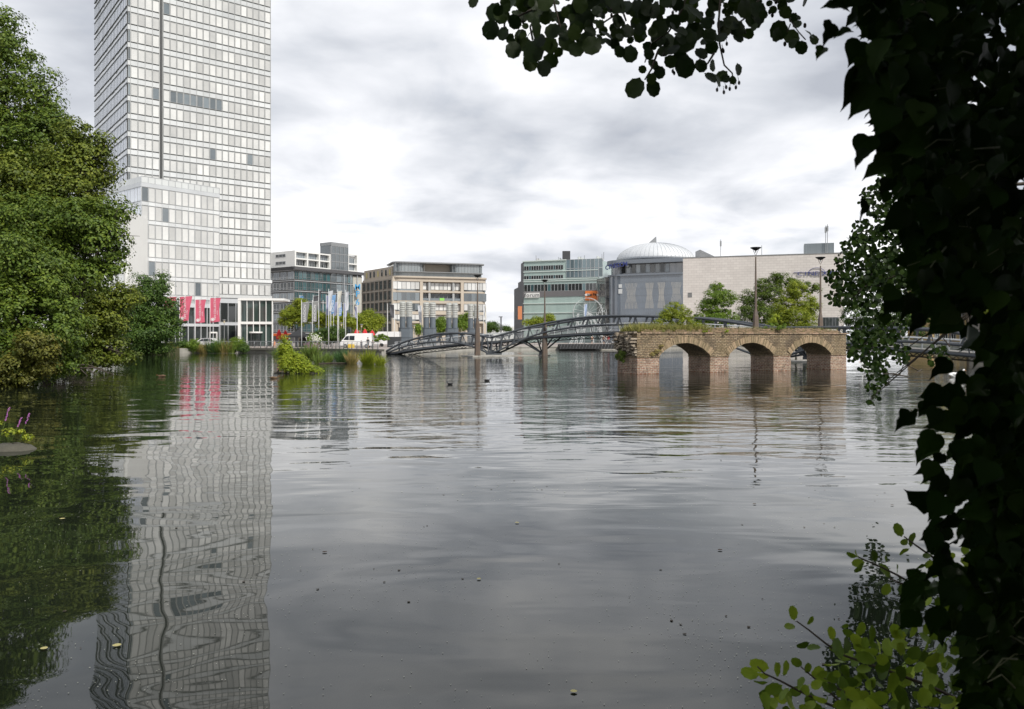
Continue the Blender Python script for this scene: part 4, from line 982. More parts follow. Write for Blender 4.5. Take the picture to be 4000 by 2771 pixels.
# spandrel wall with arched openings
def arch(a, c, n_=18):
    s_ = c - a; r_ = zcr2 - zi; Rr = (s_ * s_ / 4 + r_ * r_) / (2 * r_); cz = zcr2 - Rr; th = math.asin(s_ / 2 / Rr)
    return [((a + c) / 2 + Rr * math.sin(-th + 2 * th * i / n_), cz + Rr * math.cos(-th + 2 * th * i / n_)) for i in range(n_ + 1)], ((a + c) / 2, cz, Rr, th)
openings = [(1.80, 6.30), (7.97, 12.33), (13.99, 18.22)]
b = MB(); soff = MB(); vouss = []
segs = []
x = .12
allpts = [(.0, zi)]
zt2 = zstr
def col(u0, u1, z0a, z0b):
    for (za, zb) in ((0, 1),):
        for d in (0, -W_):
            nz_ = 4
            for k in range(nz_):
                p0 = VF.p(u0, d, z0a + (zt2 - z0a) * k / nz_); p1 = VF.p(u1, d, z0b + (zt2 - z0b) * k / nz_); p2 = VF.p(u1, d, z0b + (zt2 - z0b) * (k + 1) / nz_); p3 = VF.p(u0, d, z0a + (zt2 - z0a) * (k + 1) / nz_)
                b.quad(p0, p1, p2, p3)
last = .0
for a, c in openings + [(19.86, None)]:
    n_ = max(1, int((a - last) / .3)); 
    for i in range(n_): col(last + (a - last) * i / n_, last + (a - last) * (i + 1) / n_, zi, zi)
    if c is None: break
    pts, info = arch(a, c); vouss.append(info)
    for p0, p1 in zip(pts[:-1], pts[1:]):
        col(p0[0], p1[0], p0[1], p1[1]); soff.quad(VF.p(p0[0], 0, p0[1]), VF.p(p1[0], 0, p1[1]), VF.p(p1[0], -W_, p1[1]), VF.p(p0[0], -W_, p0[1]))
    last = c
b.quad(VF.p(0, 0, zt2), VF.p(19.86, 0, zt2), VF.p(19.86, -W_, zt2), VF.p(0, -W_, zt2))
for u in (0, 19.86):
    for k in range(5): z0_, z1_ = zi + (zt2 - zi) * k / 5, zi + (zt2 - zi) * (k + 1) / 5; b.quad(VF.p(u, 0, z0_), VF.p(u, -W_, z0_), VF.p(u, -W_, z1_), VF.p(u, 0, z1_))
o = b.build('spandrel_wall', brick, vd, recalc=True); uvbox(o)
o = soff.build('soffit', brick, vd, recalc=False)
me = o.data; uv = me.uv_layers.new(name='UVMap')
for lp in me.loops:
    v = Vector(me.vertices[lp.vertex_index].co) + wloc(o) - VF.o; uv.data[lp.index].uv = (v.dot(VF.n), v.dot(VF.u) * 1.05)
# rings of bricks on edge: every voussoir is a little block of its own height and stand-off inside one ring mesh
vm = mat('voussoir_brick', (.35, .265, .165), .9, .6, 7, .7, 22, island=.34, hue=.02, col2=(.20, .15, .085))
for (cu, cz, Rr, th) in vouss:
    b = MB(); n_ = int(2 * th * Rr / .088)
    for i in range(n_):
        t0 = -th + 2 * th * i / n_; t1 = -th + 2 * th * (i + .86) / n_; r0_, r1_ = Rr - rj.uniform(-.005, .02), Rr + .50 + rj.uniform(-.09, .04); pr = .03 + rj.uniform(0, .04)
        v = []
        for d in (-.25, pr):
            for (t, r_) in ((t0, r0_), (t1, r0_), (t1, r1_), (t0, r1_)): v.append(VF.p(cu + r_ * math.sin(t), d, cz + r_ * math.cos(t)))
        b.add(v, [(0, 1, 2, 3), (7, 6, 5, 4), (0, 4, 5, 1), (1, 5, 6, 2), (2, 6, 7, 3), (3, 7, 4, 0)])
    b.build('arch_ring', vm, vd)
# string course, broken parapet, ragged ends
b = MB(); u = .3; second = False
cm_ = mat('course_brick', (.33, .24, .16), .9, .6, 6, .6, 20, island=.35, hue=.03, col2=(.15, .12, .08))
while u < 19.9:
    l_ = rj.uniform(.2, .27)
    if 6.55 < u < 6.9 and len(b.v) and not second: b.build('string_course', cm_, vd); b = MB(); second = True; u += .9
    if rj.random() < 1.95:
        for d0, d1 in ((-.3, rj.uniform(.05, .10)),): b.fbox(VF, u, u + l_ - .012, d0, d1, zstr - .055, zstr + .035 + rj.uniform(-.01, .01))
    u += l_
b.build('string_course', cm_, vd)
b = MB(); u = .35
while u < 18.8:
    l_ = rj.uniform(.21, .27); hgt = 3 + (1 if math.sin(u * .9) > -.2 else 0) - (rj.random() < .12) + (u > 6.3) * (u < 17)
    if u < 6: hgt = 2 + (rj.random() < .6)
    for k in range(int(hgt)):
        sh = (k % 2) * .12; b.fbox(VF, u + sh, u + sh + l_ - .012, -.28 - rj.uniform(0, .02), -.015 + rj.uniform(-.02, .015), zstr + .037 + k * .072, zstr + .037 + k * .072 + .062)
    u += l_
b.build('parapet', mat('parapet_brick', (.27, .19, .12), .9, .7, 5, .6, 20, island=.4, hue=.03, col2=(.17, .14, .08)), vd)
b = MB()
for k in range(150):     # toothed, torn masonry where the next arch has fallen away
    z_ = zi + .05 + (zstr - zi) * rj.random(); reach = .10 + .30 * max(0, math.sin((z_ - zi) / (zstr - zi) * 3.1)) * rj.random() + (.30 if z_ > 2.2 else 0) * rj.random(); d = -W_ * rj.random()
    s_ = rj.uniform(.10, .30); b.fbox(VF, -reach, .05, d - s_, d, z_ - .05, z_ + rj.uniform(.02, .06))
b.build('broken_masonry', mat('torn_masonry', (.21, .17, .13), .95, .7, 6, .7, 18, island=.5, col2=(.40, .35, .27)), vd); b = MB()
for k in range(26):
    z_ = zi + (zstr - zi) * rj.random(); b.fbox(VF, 19.8, 19.86 + rj.uniform(.03, .16), -W_ * rj.random() - .25, -W_ * rj.random() * .2 + .02, z_, z_ + .07)
b.build('broken_masonry', mat('torn_masonry', (.21, .17, .13), .95, .7, 6, .7, 18, island=.5, col2=(.40, .35, .27)), vd)
b = MB(); b.fbox(VF, .1, 19.7, -W_ + .05, -.32, zstr + .002, zstr + .12); b.build('soil_fill', mat('dry_soil', (.12, .10, .06), .95, .5, 3, .5), vd)
# ================================================================== VENTILATION STACKS
stackm = mat('stack_paint', (.125, .15, .175), .5, .35, .8, .05, 10, col2=(.085, .10, .12)); louvm = mat('stack_louvre', (.47, .48, .46), .45, .45, 1.4, col2=(.30, .30, .27))
def stack(p0, p1, ytop, Y, label):
    zt = ZP(ytop, Y); xc = XP((p0 + p1) / 2, Y); wd = (p1 - p0) / FPX * Y; r_ = wd / 4 * .985
    t = thing('ventilation_stack', label, 'vent stack', (xc, Y, GZ), 'twin ventilation stacks on the far promenade')
    zb = ZP(1279, 165) - .1; zl = zb + (zt - zb) * .40
    b = MB(); n_ = 24; pf = [(r_ + .12, 0)]
    def stad(rr, z_): return [(xc + (math.copysign(wd / 4, math.cos(2 * PI * j / n_)) if abs(math.cos(2 * PI * j / n_)) > 1e-6 else 0) + rr * math.cos(2 * PI * j / n_), Y + rr * math.sin(2 * PI * j / n_), z_) for j in range(n_)]
    levels = [(r_ + .12, GZ)]
    for z_ in (GZ + .9, GZ + 1.75, zb - .06): levels += [(r_ + .12, z_), (r_ + .22, z_ + .002), (r_ + .22, z_ + .10), (r_ + .12, z_ + .102)]
    rings = [stad(*l_) for l_ in levels]; o_ = 0
    for q in rings: b.v += q
    for i in range(len(rings) - 1):
        for j in range(n_): b.f.append((i * n_ + j, i * n_ + (j + 1) % n_, (i + 1) * n_ + (j + 1) % n_, (i + 1) * n_ + j)); b.m.append(0)
    b.f.append(tuple((len(rings) - 1) * n_ + j for j in range(n_))); b.m.append(0)
    b.build('base', stackm, t)
    for sgn in (-1, 1):
        c = (xc + sgn * wd / 4, Y, 0)
        b = MB(); b.lathe([(r_ * .93, zb), (r_ * .93, zl)], c, 22); pp = b.build('pipe', stackm, t)
        b = MB(); prof = []; k = 8; h_ = (zt - .25 - zl) / k
        for i in range(k): z_ = zl + i * h_; prof += [(r_ * .84, z_ + .01), (r_ * .84, z_ + h_ * .40), (r_ * 1.10, z_ + h_ * .42), (r_ * 1.03, z_ + h_ * .80), (r_ * .86, z_ + h_ * .99)]
        b.lathe(prof, c, 22); b.build('louvre', louvm, pp)
        b = MB(); b.lathe([(r_ * 1.0, zt - .34), (r_ * 1.02, zt - .24), (r_ * .7, zt - .12)], c, 22)
        for q in range(5): a_ = 2 * PI * q / 5; b.box(c[0] + r_ * .6 * math.cos(a_) - .12, c[0] + r_ * .6 * math.cos(a_) + .12, Y + r_ * .6 * math.sin(a_) - .12, Y + r_ * .6 * math.sin(a_) + .12, zt - .15, zt + .06)
        b.build('cap', louvm, pp)
stack(1560, 1611, 1178, 165, 'grey twin ventilation stack, leftmost and nearest of the four pairs')
stack(1652.5, 1702.5, 1181.5, 168, 'grey twin ventilation stack, second pair from the left')
stack(1742, 1788.5, 1184, 174, 'grey twin ventilation stack, third pair from the left beside green trees')
stack(1827.5, 1873, 1188, 179, 'grey twin ventilation stack, rightmost pair partly behind the first lamp post')
# ================================================================== FLAGS
VERT = Matrix(((0, -1, 0), (0, 0, -1), (1, 0, 0))).to_euler()
def flag(px, ybase_Y, ytop, fl, label, colm, txt=None, txtm=None, fw=1.2, side=1, extra=None, wave=.18, group='flags on white poles'):
    """fl: (y top, y bottom) of the cloth"""
    Y = ybase_Y; X = XP(px, Y); zt = ZP(ytop, Y)
    t = thing('flag', label, 'flag', (X, Y, GZ), group)
    b = MB(); b.lathe([(.075, 0), (.06, (zt - GZ) * .5), (.035, zt - GZ)], (X, Y, GZ), 8); b.ball((X, Y, zt + .05), .07, 8, 5); b.build('pole', polesteel, t, smooth=True)
    if fl:
        z1, z0 = ZP(fl[0], Y), ZP(fl[1], Y); nx, nz_ = 8, 22; V = []; Fq = []
        ph = random.uniform(0, 6)
        def pos(u, v): return (X + side * (.07 + fw * u * (1 - .14 * math.sin(v * 2.6 + ph) * u) - .16 * v * u), Y - .05 + wave * u * math.sin(v * 6 + u * 3 + ph) , z1 + (z0 - z1) * v - .12 * u * math.sin(v * 5 + ph) + .10 * u)
        for k in range(nz_ + 1):
            for i in range(nx + 1): V.append(pos(i / nx, k / nz_))
        for k in range(nz_):
            for i in range(nx): q = k * (nx + 1) + i; Fq.append((q, q + 1, q + nx + 2, q + nx + 1))
        o = arr_mesh('cloth', V, Fq, colm, t, smooth=True)
        b = MB(); b.tube([(X, Y, z1 + .02), pos(1, 0)], .03, 5); b.build('arm', polesteel, t)
        if txt:
            for s_, sz, uu, vv, m_ in txt:
                c = pos(uu, vv); text(s_, (c[0], c[1] - .16, c[2]), sz, VERT, m_, o, extr=.004, ay='CENTER', sx=1)
    return t
def upright(t):
    pass
pink = mat('pink_flag', (.74, .15, .23), .75, .2, 1.2, 0, transl=.25, col2=(.55, .07, .12)); wht = mat('flag_white', (.80, .80, .80), .7)
nhr = mat('flag_ring', (.55, .12, .17), .7)
FY = 139.0
for px, yt, cl, lab in ((640, 1158, (1164, 1225), 'pink hotel flag half hidden by the tree, leftmost of the pink row'), (701.5, 1158, (1161, 1257), 'pink hotel flag beside the tree edge, left one of the three fully seen'),
                        (762.5, 1166, (1172, 1264), 'pink hotel flag hanging a little lower, middle one of the three fully seen'), (820.5, 1160, (1165, 1261), 'pink hotel flag above the white car, right one of the three fully seen')):
    t = flag(px, FY, yt, cl, lab, pink, [('NH COLLECTION', .52, .52, .40, wht), ('HOTELS', .22, .80, .62, wht)], fw=1.9, group='pink flags before the tower lobby', wave=.10)
    Y = FY; b = MB(); z_ = ZP(cl[1] - 12, Y); c = Vector((XP(px + 13, Y), Y - .32, z_))
    b.lathe([(.30, -.01), (.30, .01)], (0, 0, 0), 18); b.v = [(c.x + x, c.y + zz_, c.z + y) for x, y, zz_ in b.v]; d = b.build('emblem', wht, t)
    b = MB(); b.tube([(c.x + .19 * math.cos(a_), c.y - .02, c.z + .19 * math.sin(a_)) for a_ in [2 * PI * i / 14 for i in range(15)]], .02, 5); b.build('emblem_ring', nhr, d)
grey_f = mat('grey_flag', (.30, .30, .30), .75, .3, 1, transl=.2); white_f = mat('pale_flag', (.70, .72, .76), .75, .3, 1, transl=.3); dark_f = mat('dark_flag', (.10, .10, .11), .75, .3, 1, transl=.2)
blue_f = mat('blue_flag', (.22, .42, .72), .75, .3, 1, transl=.3); lil_f = mat('lilac_flag', (.36, .38, .55), .75, .3, 1, transl=.3)
FL = [(1178, 132, 1175, (1185, 1261), 'grey lettered flag on the pole at the quay rail, left one of the grey pair', grey_f, [('PANDION', .62, .50, .52, wht)], 1.05),
      (1220, 140, 1175, (1181, 1261), 'grey lettered flag behind the first, right one of the grey pair', grey_f, [('PANDION', .62, .50, .52, wht)], .95),
      (1171, 150, 1156, (1157, 1178), 'small blue flag peeping out above the left grey flag', blue_f, None, .6),
      (1223, 152, 1154, (1158, 1182), 'black flag above the right grey flag', dark_f, None, .95),
      (1245, 145, 1132, (1136, 1210), 'dark narrow flag on a tall pole', dark_f, None, .45),
      (1262, 150, 1176, None, 'bare white flagpole with a cross bar', None, None, 0),
      (1274, 148, 1155, (1156, 1232), 'pale lilac flag left of the blue and white one', lil_f, None, .7),
      (1284, 133, 1132, (1140, 1218), 'white flag hanging from the tall pole left of the blue lettered flags', white_f, None, .6),
      (1292, 146, 1154, (1156, 1228), 'blue and white lettered flag, left one of two', blue_f, [('KOMED', .62, .55, .55, wht)], .75),
      (1303, 152, 1182, (1184, 1236), 'short lilac flag between the two blue lettered flags', lil_f, None, .7),
      (1319, 140, 1135, (1140, 1205), 'cream flag on a tall pole above a blue one', mat('cream_flag', (.72, .70, .62), .75, transl=.3), None, .65),
      (1323, 144, 1180, (1182, 1236), 'blue and white lettered flag, right one of two', blue_f, [('KOMED', .6, .55, .5, wht)], .6),
      (1350, 136, 1136, (1142, 1215), 'white flag with a pale blue hem on the tall pole right of the lettered flags', white_f, None, .6),
      (1343, 150, 1184, (1186, 1240), 'lilac flag tucked behind the white one', lil_f, None, .65),
      (1395, 136, 1186, (1200, 1244), 'slack lilac flag wrapped on the pole below the blue letters', lil_f, None, -.3),
      (1514, 150, 1189, None, 'bare white flagpole left of the flag by the vent stacks', None, None, 0),
      (1541, 150, 1188, (1192, 1243), 'dark grey and pink flag on the pole left of the vent stacks', dark_f, None, -.75),
      (1647, 170, 1195, (1196, 1262), 'long white banner between the first two vent stacks', white_f, None, -.7),
      (1889, 190, 1192, (1196, 1240), 'white flag behind the first lamp post, left one of two', white_f, None, .4),
      (1900, 190, 1194, (1198, 1242), 'cream flag at the right edge of the stone block', mat('cream_flag', (.72, .70, .62), .75, transl=.3), None, -.35)]
for px, Y, yt, cl, lab, m_, tx, fw in FL: flag(px, Y, yt, cl, lab, m_, tx, fw=abs(fw) if fw else 1, side=-1 if fw < 0 else 1)
flag(2282, 160, 1190, (1192, 1240), 'pale blue banner inside the white wire wheel', mat('sky_banner', (.45, .55, .75), .7, transl=.3), None, fw=.5)
# ================================================================== RAILING OF THE QUAY
rl = thing('quay_railing', 'long grey steel railing with curved posts along the far quay', 'railing', (-36, 133, GZ))
qpts = offs([(-50, 131), (-46, 134.5), (-36, 133.2), (-30.3, 128), (-24.5, 122), (-19.8, 118.6)], .2)
L_ = [0]
for a, c in zip(qpts[:-1], qpts[1:]): L_.append(L_[-1] + math.dist(a, c))
def qat(s_):
    for i in range(len(qpts) - 1):
        if s_ <= L_[i + 1]: t = (s_ - L_[i]) / (L_[i + 1] - L_[i]); return Vector((qpts[i][0] + (qpts[i + 1][0] - qpts[i][0]) * t, qpts[i][1] + (qpts[i + 1][1] - qpts[i][1]) * t, GZ))
    return Vector((*qpts[-1], GZ))
n_ = int(L_[-1] / 1.12)
for i in range(n_ + 1):
    c = qat(i * 1.12); b = MB(); dirn = Vector((0, 1, 0))
    b.tube([c + Vector((0, 0, -.1)), c + Vector((0, 0, .75)), c + Vector((.02, .05, .95)), c + Vector((.05, .15, 1.05))], [.075, .06, .05, .04], 6); b.build('post', greysteel, rl, smooth=True)
for h_, r_ in ((1.08, .045), (.86, .014), (.72, .014), (.58, .014), (.44, .014), (.30, .014), (.16, .014)):
    b = MB(); b.tube([qat(s_) + Vector((0, .12 if h_ > 1 else 0, h_)) for s_ in np.linspace(0, L_[-1], 40)], r_, 5); b.build('rail', greysteel, rl)
fq = [(-17.3, 121), (-19, 136), (-14, 147), (-4, 154), (16, 165), (37, 180), (66, 186)]
far_r = thing('far_railing', 'thin grey railing along the far promenade beyond the footbridge', 'railing', (0, 156, GZ)); b = MB()
qpts = offs(fq, -.5); L_ = [0]
for a, c in zip(qpts[:-1], qpts[1:]): L_.append(L_[-1] + math.dist(a, c))
for s_ in np.arange(0, L_[-1], 2.0): c = qat(s_); b.box(c.x - .04, c.x + .04, c.y - .04, c.y + .04, GZ, GZ + 1.05)
for h_ in (1.06, .7, .35): b.tube([qat(s_) + Vector((0, 0, h_)) for s_ in np.linspace(0, L_[-1], 40)], .03, 4)
b.build('railing_bars', greysteel, far_r)
# ================================================================== VEHICLES
tyre = mat('tyre', (.02, .02, .02), .8); rimm = mat('rim', (.4, .4, .42), .3, metal=.7); carwhite = mat('car_white', (.80, .80, .80), .25, coat=.8); carglass = mat('car_glass', (.02, .025, .03), .05, coat=.6)
headm = mat('headlight', (.75, .77, .8), .1, coat=1); tailm = mat('tail_light', (.45, .02, .02), .2)
def vehicle(name, label, cat, px, Y, prof, win, wheels, width, body_m, heading=1, rz=0, stripe=None, lights=True):
    """prof: side outline (x along, z up) nose first; heading -1 = nose to the left"""
    X = XP(px, Y); t = thing(name, label, cat, (X, Y, GZ), None, 0)
    def T(x, y, z_): v = Matrix.Rotation(rz, 3, 'Z') @ Vector((x * heading, y, z_)); return (X + v.x, Y + v.y, GZ + z_)
    b = MB(); n_ = len(prof)
    # the cabin leans in: side profile at the outside is the shoulder, pulled in above it
    zs_ = max(p[1] for p in prof); sh = zs_ * .55
    ring = []
    for s_ in (-1, -.86, .86, 1):
        pass
    def yy_(z_, s_): return s_ * (width / 2 - max(0, (z_ - sh)) * .16)
    cen = (sum(p[0] for p in prof) / n_, sum(p[1] for p in prof) / n_)
    A = [T(x, yy_(z_, -1), z_) for x, z_ in prof]; B = [T(x, yy_(z_, 1), z_) for x, z_ in prof]
    A2 = [T(cen[0] + (x - cen[0]) * .97, yy_(z_, -1) - .05, cen[1] + (z_ - cen[1]) * .95) for x, z_ in prof]; B2 = [T(cen[0] + (x - cen[0]) * .97, yy_(z_, 1) + .05, cen[1] + (z_ - cen[1]) * .95) for x, z_ in prof]
    b.add(A + B + A2 + B2, [(i, (i + 1) % n_, (i + 1) % n_ + n_, i + n_) for i in range(n_)] + [(i, (i + 1) % n_, (i + 1) % n_ + 2 * n_, i + 2 * n_) for i in range(n_)] + [(i + n_, (i + 1) % n_ + n_, (i + 1) % n_ + 3 * n_, i + 3 * n_) for i in range(n_)] + [tuple(range(2 * n_, 3 * n_)), tuple(range(3 * n_, 4 * n_))])
    b.build('body', body_m, t)
    for w_ in win:
        for s_ in (-1, 1):
            b = MB(); a_ = [T(x, yy_(z_, s_) + s_ * .058, z_) for x, z_ in w_]; c_ = [T(x, yy_(z_, s_) + s_ * .03, z_) for x, z_ in w_]; k = len(w_)
            b.add(a_ + c_, [tuple(range(k)), tuple(range(k, 2 * k))] + [(i, (i + 1) % k, (i + 1) % k + k, i + k) for i in range(k)]); b.build('window', carglass, t)
    for x in wheels:
        for s_ in (-1, 1):
            b = MB(); c = (x, s_ * (width / 2 - .06)); R_ = .33
            vs = []; k = 18
            for d, r_ in ((-.12, R_ * .92), (-.11, R_), (.11, R_), (.12, R_ * .92)):
                vs += [T(c[0] + r_ * math.cos(2 * PI * j / k), c[1] + d, R_ + r_ * math.sin(2 * PI * j / k)) for j in range(k)]
            b.add(vs, [(i * k + j, i * k + (j + 1) % k, (i + 1) * k + (j + 1) % k, (i + 1) * k + j) for i in range(3) for j in range(k)] + [tuple(range(k)), tuple(range(3 * k, 4 * k))]); wh = b.build('wheel', tyre, t)
            b = MB(); b.add([T(c[0] + R_ * .6 * math.cos(2 * PI * j / k), c[1] + s_ * q, R_ + R_ * .6 * math.sin(2 * PI * j / k)) for q in (.10, .13) for j in range(k)], [(j, (j + 1) % k, (j + 1) % k + k, j + k) for j in range(k)] + [tuple(range(k)), tuple(range(k, 2 * k))]); b.build('rim', rimm, wh)
    x0 = max(p[0] for p in prof); x1 = min(p[0] for p in prof)
    for s_ in (-1, 1):
        b = MB(); b.box(x0 - .28, x0 + .01, s_ * width * .34 - .16, s_ * width * .34 + .16, .62, .78, T=T); b.build('headlight', headm, t)
        b = MB(); b.box(x1 - .01, x1 + .12, s_ * width * .4 - .08, s_ * width * .4 + .08, .75, 1.05, T=T); b.build('tail_light', tailm, t)
    return t
carp = [(2.15, .35), (2.2, .62), (2.05, .88), (1.2, 1.08), (.45, 1.55), (-.3, 1.66), (-1.5, 1.62), (-2.0, 1.2), (-2.15, .95), (-2.15, .35)]
carw = [[(.95, 1.08), (.35, 1.46), (.05, 1.50), (.05, 1.06)], [(-.02, 1.06), (-.02, 1.50), (-.85, 1.52), (-.85, 1.06)], [(-.93, 1.06), (-.93, 1.51), (-1.45, 1.46), (-1.75, 1.12)]]
vehicle('parked_car', 'white family car parked before the tower lobby behind the shrubs, nose to the left', 'car', 802, 143, carp, carw, (1.35, -1.3), 1.8, carwhite, -1)
vanp = [(2.7, .35), (2.72, .8), (2.4, 1.15), (1.75, 1.95), (1.35, 2.4), (-2.6, 2.45), (-2.7, .35)]
vanw = [[(2.05, 1.35), (1.62, 1.95), (1.15, 2.02), (1.15, 1.3)], [(1.05, 1.3), (1.05, 2.02), (.2, 2.02), (.2, 1.3)]]
vehicle('delivery_van', 'white high roofed delivery van parked on the far promenade behind the railing', 'van', 1394, 134, vanp, vanw, (1.75, -1.8), 2.0, carwhite, -1)
vehicle('parked_car', 'dark car parked beyond the lake, seen under the bridge beside the brick ruin', 'car', 2408, 186, carp, carw, (1.35, -1.3), 1.8, mat('car_dark', (.05, .06, .075), .25, coat=.8), -1, rz=R(75))
b = MB(); Yt = 150; x0, x1 = XP(1458, Yt), XP(1560, Yt); zt = ZP(1296, Yt)
t = thing('trailer', 'long white trailer with a sloping front behind the delivery van', 'trailer', ((x0 + x1) / 2, Yt, GZ))
b.prism([(x0, GZ + .5), (x0 + .1, zt - .9), (x0 + .9, zt), (x1, zt), (x1, GZ + .5)], Yt, Yt + 2.4, T=lambda p, t_, q: (p, t_, q)); b.build('body', carwhite, t)
b = MB(); b.box(x0 + .9, x0 + 1.9, Yt - .03, Yt - .004, GZ + 1.5, zt - .5); b.build('window', greyglass, t)
for x in (x0 + 1.6, x1 - 1.2): b = MB(); b.lathe([(.33, -.12), (.33, .12)], (0, 0, 0), 16); b.v = [(x + p, Yt + .1 + r_, GZ + .33 + q) for p, q, r_ in b.v]; b.build('wheel', tyre, t)
Yt = 141; x0, x1 = XP(1512, Yt), XP(1563, Yt); b = MB(); b.prism([(x0, GZ), (x0 + .15, ZP(1318, Yt)), (x1, ZP(1317, Yt)), (x1, GZ)], Yt, Yt + 1.6, T=lambda p, t_, q: (p, t_, q)); b.box(x0 + .1, x1 + .05, Yt - .05, Yt + 1.65, ZP(1318, Yt) + .003, ZP(1316.5, Yt)); o = b.build('container', mat('dark_container', (.045, .05, .055), .6, .3)); tag(o, 'low dark grey container beside the first vent stack', 'container')
b = MB(); Yt = 134.5; c = (XP(1381, Yt), Yt - 2.2, GZ); b.box(c[0] - .55, c[0] + .55, c[1] - .35, c[1] + .35, GZ, GZ + .55); b.box(c[0] - .5, c[0] + .5, c[1] - .3, c[1] + .3, GZ + .552, GZ + .62); o = b.build('grit_box', mat('yellow_box', (.75, .52, .04), .5)); tag(o, 'small yellow box on the promenade before the white van', 'box')
# black pavilion tent
Yt = 142; xl, xr = XP(1127, Yt), XP(1208, Yt); t = thing('event_tent', 'black pavilion tent with a pointed roof on the promenade', 'tent', ((xl + xr) / 2, Yt, GZ)); cx_ = (xl + xr) / 2
bl_ = mat('black_canvas', (.028, .029, .033), .75, .3, 1.5)
b = MB(); ze, zp_ = ZP(1312, Yt), ZP(1287, Yt); cor = [(xl, Yt - 1.8), (xr, Yt - 1.8), (xr, Yt + 1.8), (xl, Yt + 1.8)]
n_ = 6; v = [(x, y, ze) for x, y in cor]
for k in range(1, n_ + 1): s_ = k / n_; v += [(cx_ + (x - cx_) * (1 - s_), Yt + (y - Yt) * (1 - s_), ze + (zp_ - ze) * (s_ ** 1.35)) for x, y in cor]
b.add(v + [(x, y, ze - .32) for x, y in cor], [(k * 4 + j, k * 4 + (j + 1) % 4, (k + 1) * 4 + (j + 1) % 4, (k + 1) * 4 + j) for k in range(n_) for j in range(4)] + [((n_ + 1) * 4 + j, (n_ + 1) * 4 + (j + 1) % 4, (j + 1) % 4, j) for j in range(4)]); b.build('roof', bl_, t, recalc=False)
b = MB(); b.box(cx_ - .2, xr - .1, Yt + 1.6, Yt + 1.65, GZ, ze - .3); b.build('side_wall', bl_, t); b = MB(); b.box(cx_ - .2, cx_ + .3, Yt - 1.75, Yt - 1.7, GZ, ze - .3); b.build('side_wall', bl_, t)
for x, y in cor: b = MB(); b.tube([(x * .99 + cx_ * .01, y, GZ), (x * .99 + cx_ * .01, y, ze)], .05, 6); b.build('leg', greysteel, t)
# red parasols, folded
redm = mat('red_canvas', (.62, .025, .03), .7, .25, 2)
for px, Y, y0, y1, lab in ((1090, 150, 1288, 1326, 'folded red parasol beside the lobby corner, left one of two'), (1115, 150, 1291, 1328, 'folded red parasol left of the black tent, right one of two'), (1393, 144, 1287, 1311, 'folded red parasol, left one of three above the white van'), (1425.5, 143, 1286, 1315, 'folded red parasol, middle and largest of three above the white van'), (1454, 142, 1291, 1316, 'folded red parasol, right one of three at the end of the white van')):
    X = XP(px, Y); t = thing('parasol', lab, 'parasol', (X, Y, GZ), 'folded red parasols'); z1, z0 = ZP(y0, Y), ZP(y1, Y)
    b = MB(); b.tube([(X, Y, GZ), (X, Y, z1 + .1)], .035, 6); b.lathe([(.3, 0), (.3, .06)], (X, Y, GZ), 12); b.build('pole', polesteel, t)
    b = MB(); n_ = 16; prof = [(.26, 0), (.34, .12), (.30, .35), (.20, .7), (.08, .95), (.02, 1.0)]
    for r_, s_ in prof:
        for j in range(n_): a_ = 2 * PI * j / n_; rr2 = r_ * 1.35 * (1 + (.22 if j % 2 else -.12)); b.v.append((X + rr2 * math.cos(a_), Y + rr2 * math.sin(a_), z0 + (z1 - z0) * s_))
    for i in range(len(prof) - 1):
        for j in range(n_): b.f.append((i * n_ + j, i * n_ + (j + 1) % n_, (i + 1) * n_ + (j + 1) % n_, (i + 1) * n_ + j)); b.m.append(0)
    b.build('canopy', redm, t)
# small street lamps and bollard lights
def slamp(px, Y, ytop, label, hood=.34):
    X = XP(px, Y); zt = ZP(ytop, Y); t = thing('promenade_lamp', label, 'street lamp', (X, Y, GZ), 'low promenade lamps'); b = MB(); b.tube([(X, Y, GZ), (X, Y, zt - .3)], .05, 6); b.build('pole', greysteel, t)
    b = MB(); b.lathe([(.14, -.55), (.16, -.1)], (X, Y, zt), 10); b.build('lantern', mat('lantern_glass', (.55, .48, .33), .3), t); b = MB(); b.lathe([(hood, -.06), (hood, 0), (.05, .06)], (X, Y, zt), 14); b.build('lamp_shade', greysteel, t)
slamp(876, 140, 1250, 'small lamp with a flat round hood in front of the tower lobby')
slamp(1333, 145, 1262, 'small hooded lamp right of the lettered flags'); slamp(1412, 148, 1268, 'small lamp in front of the yellow green trees'); slamp(1618, 158, 1272, 'small hooded lamp between the vent stacks')
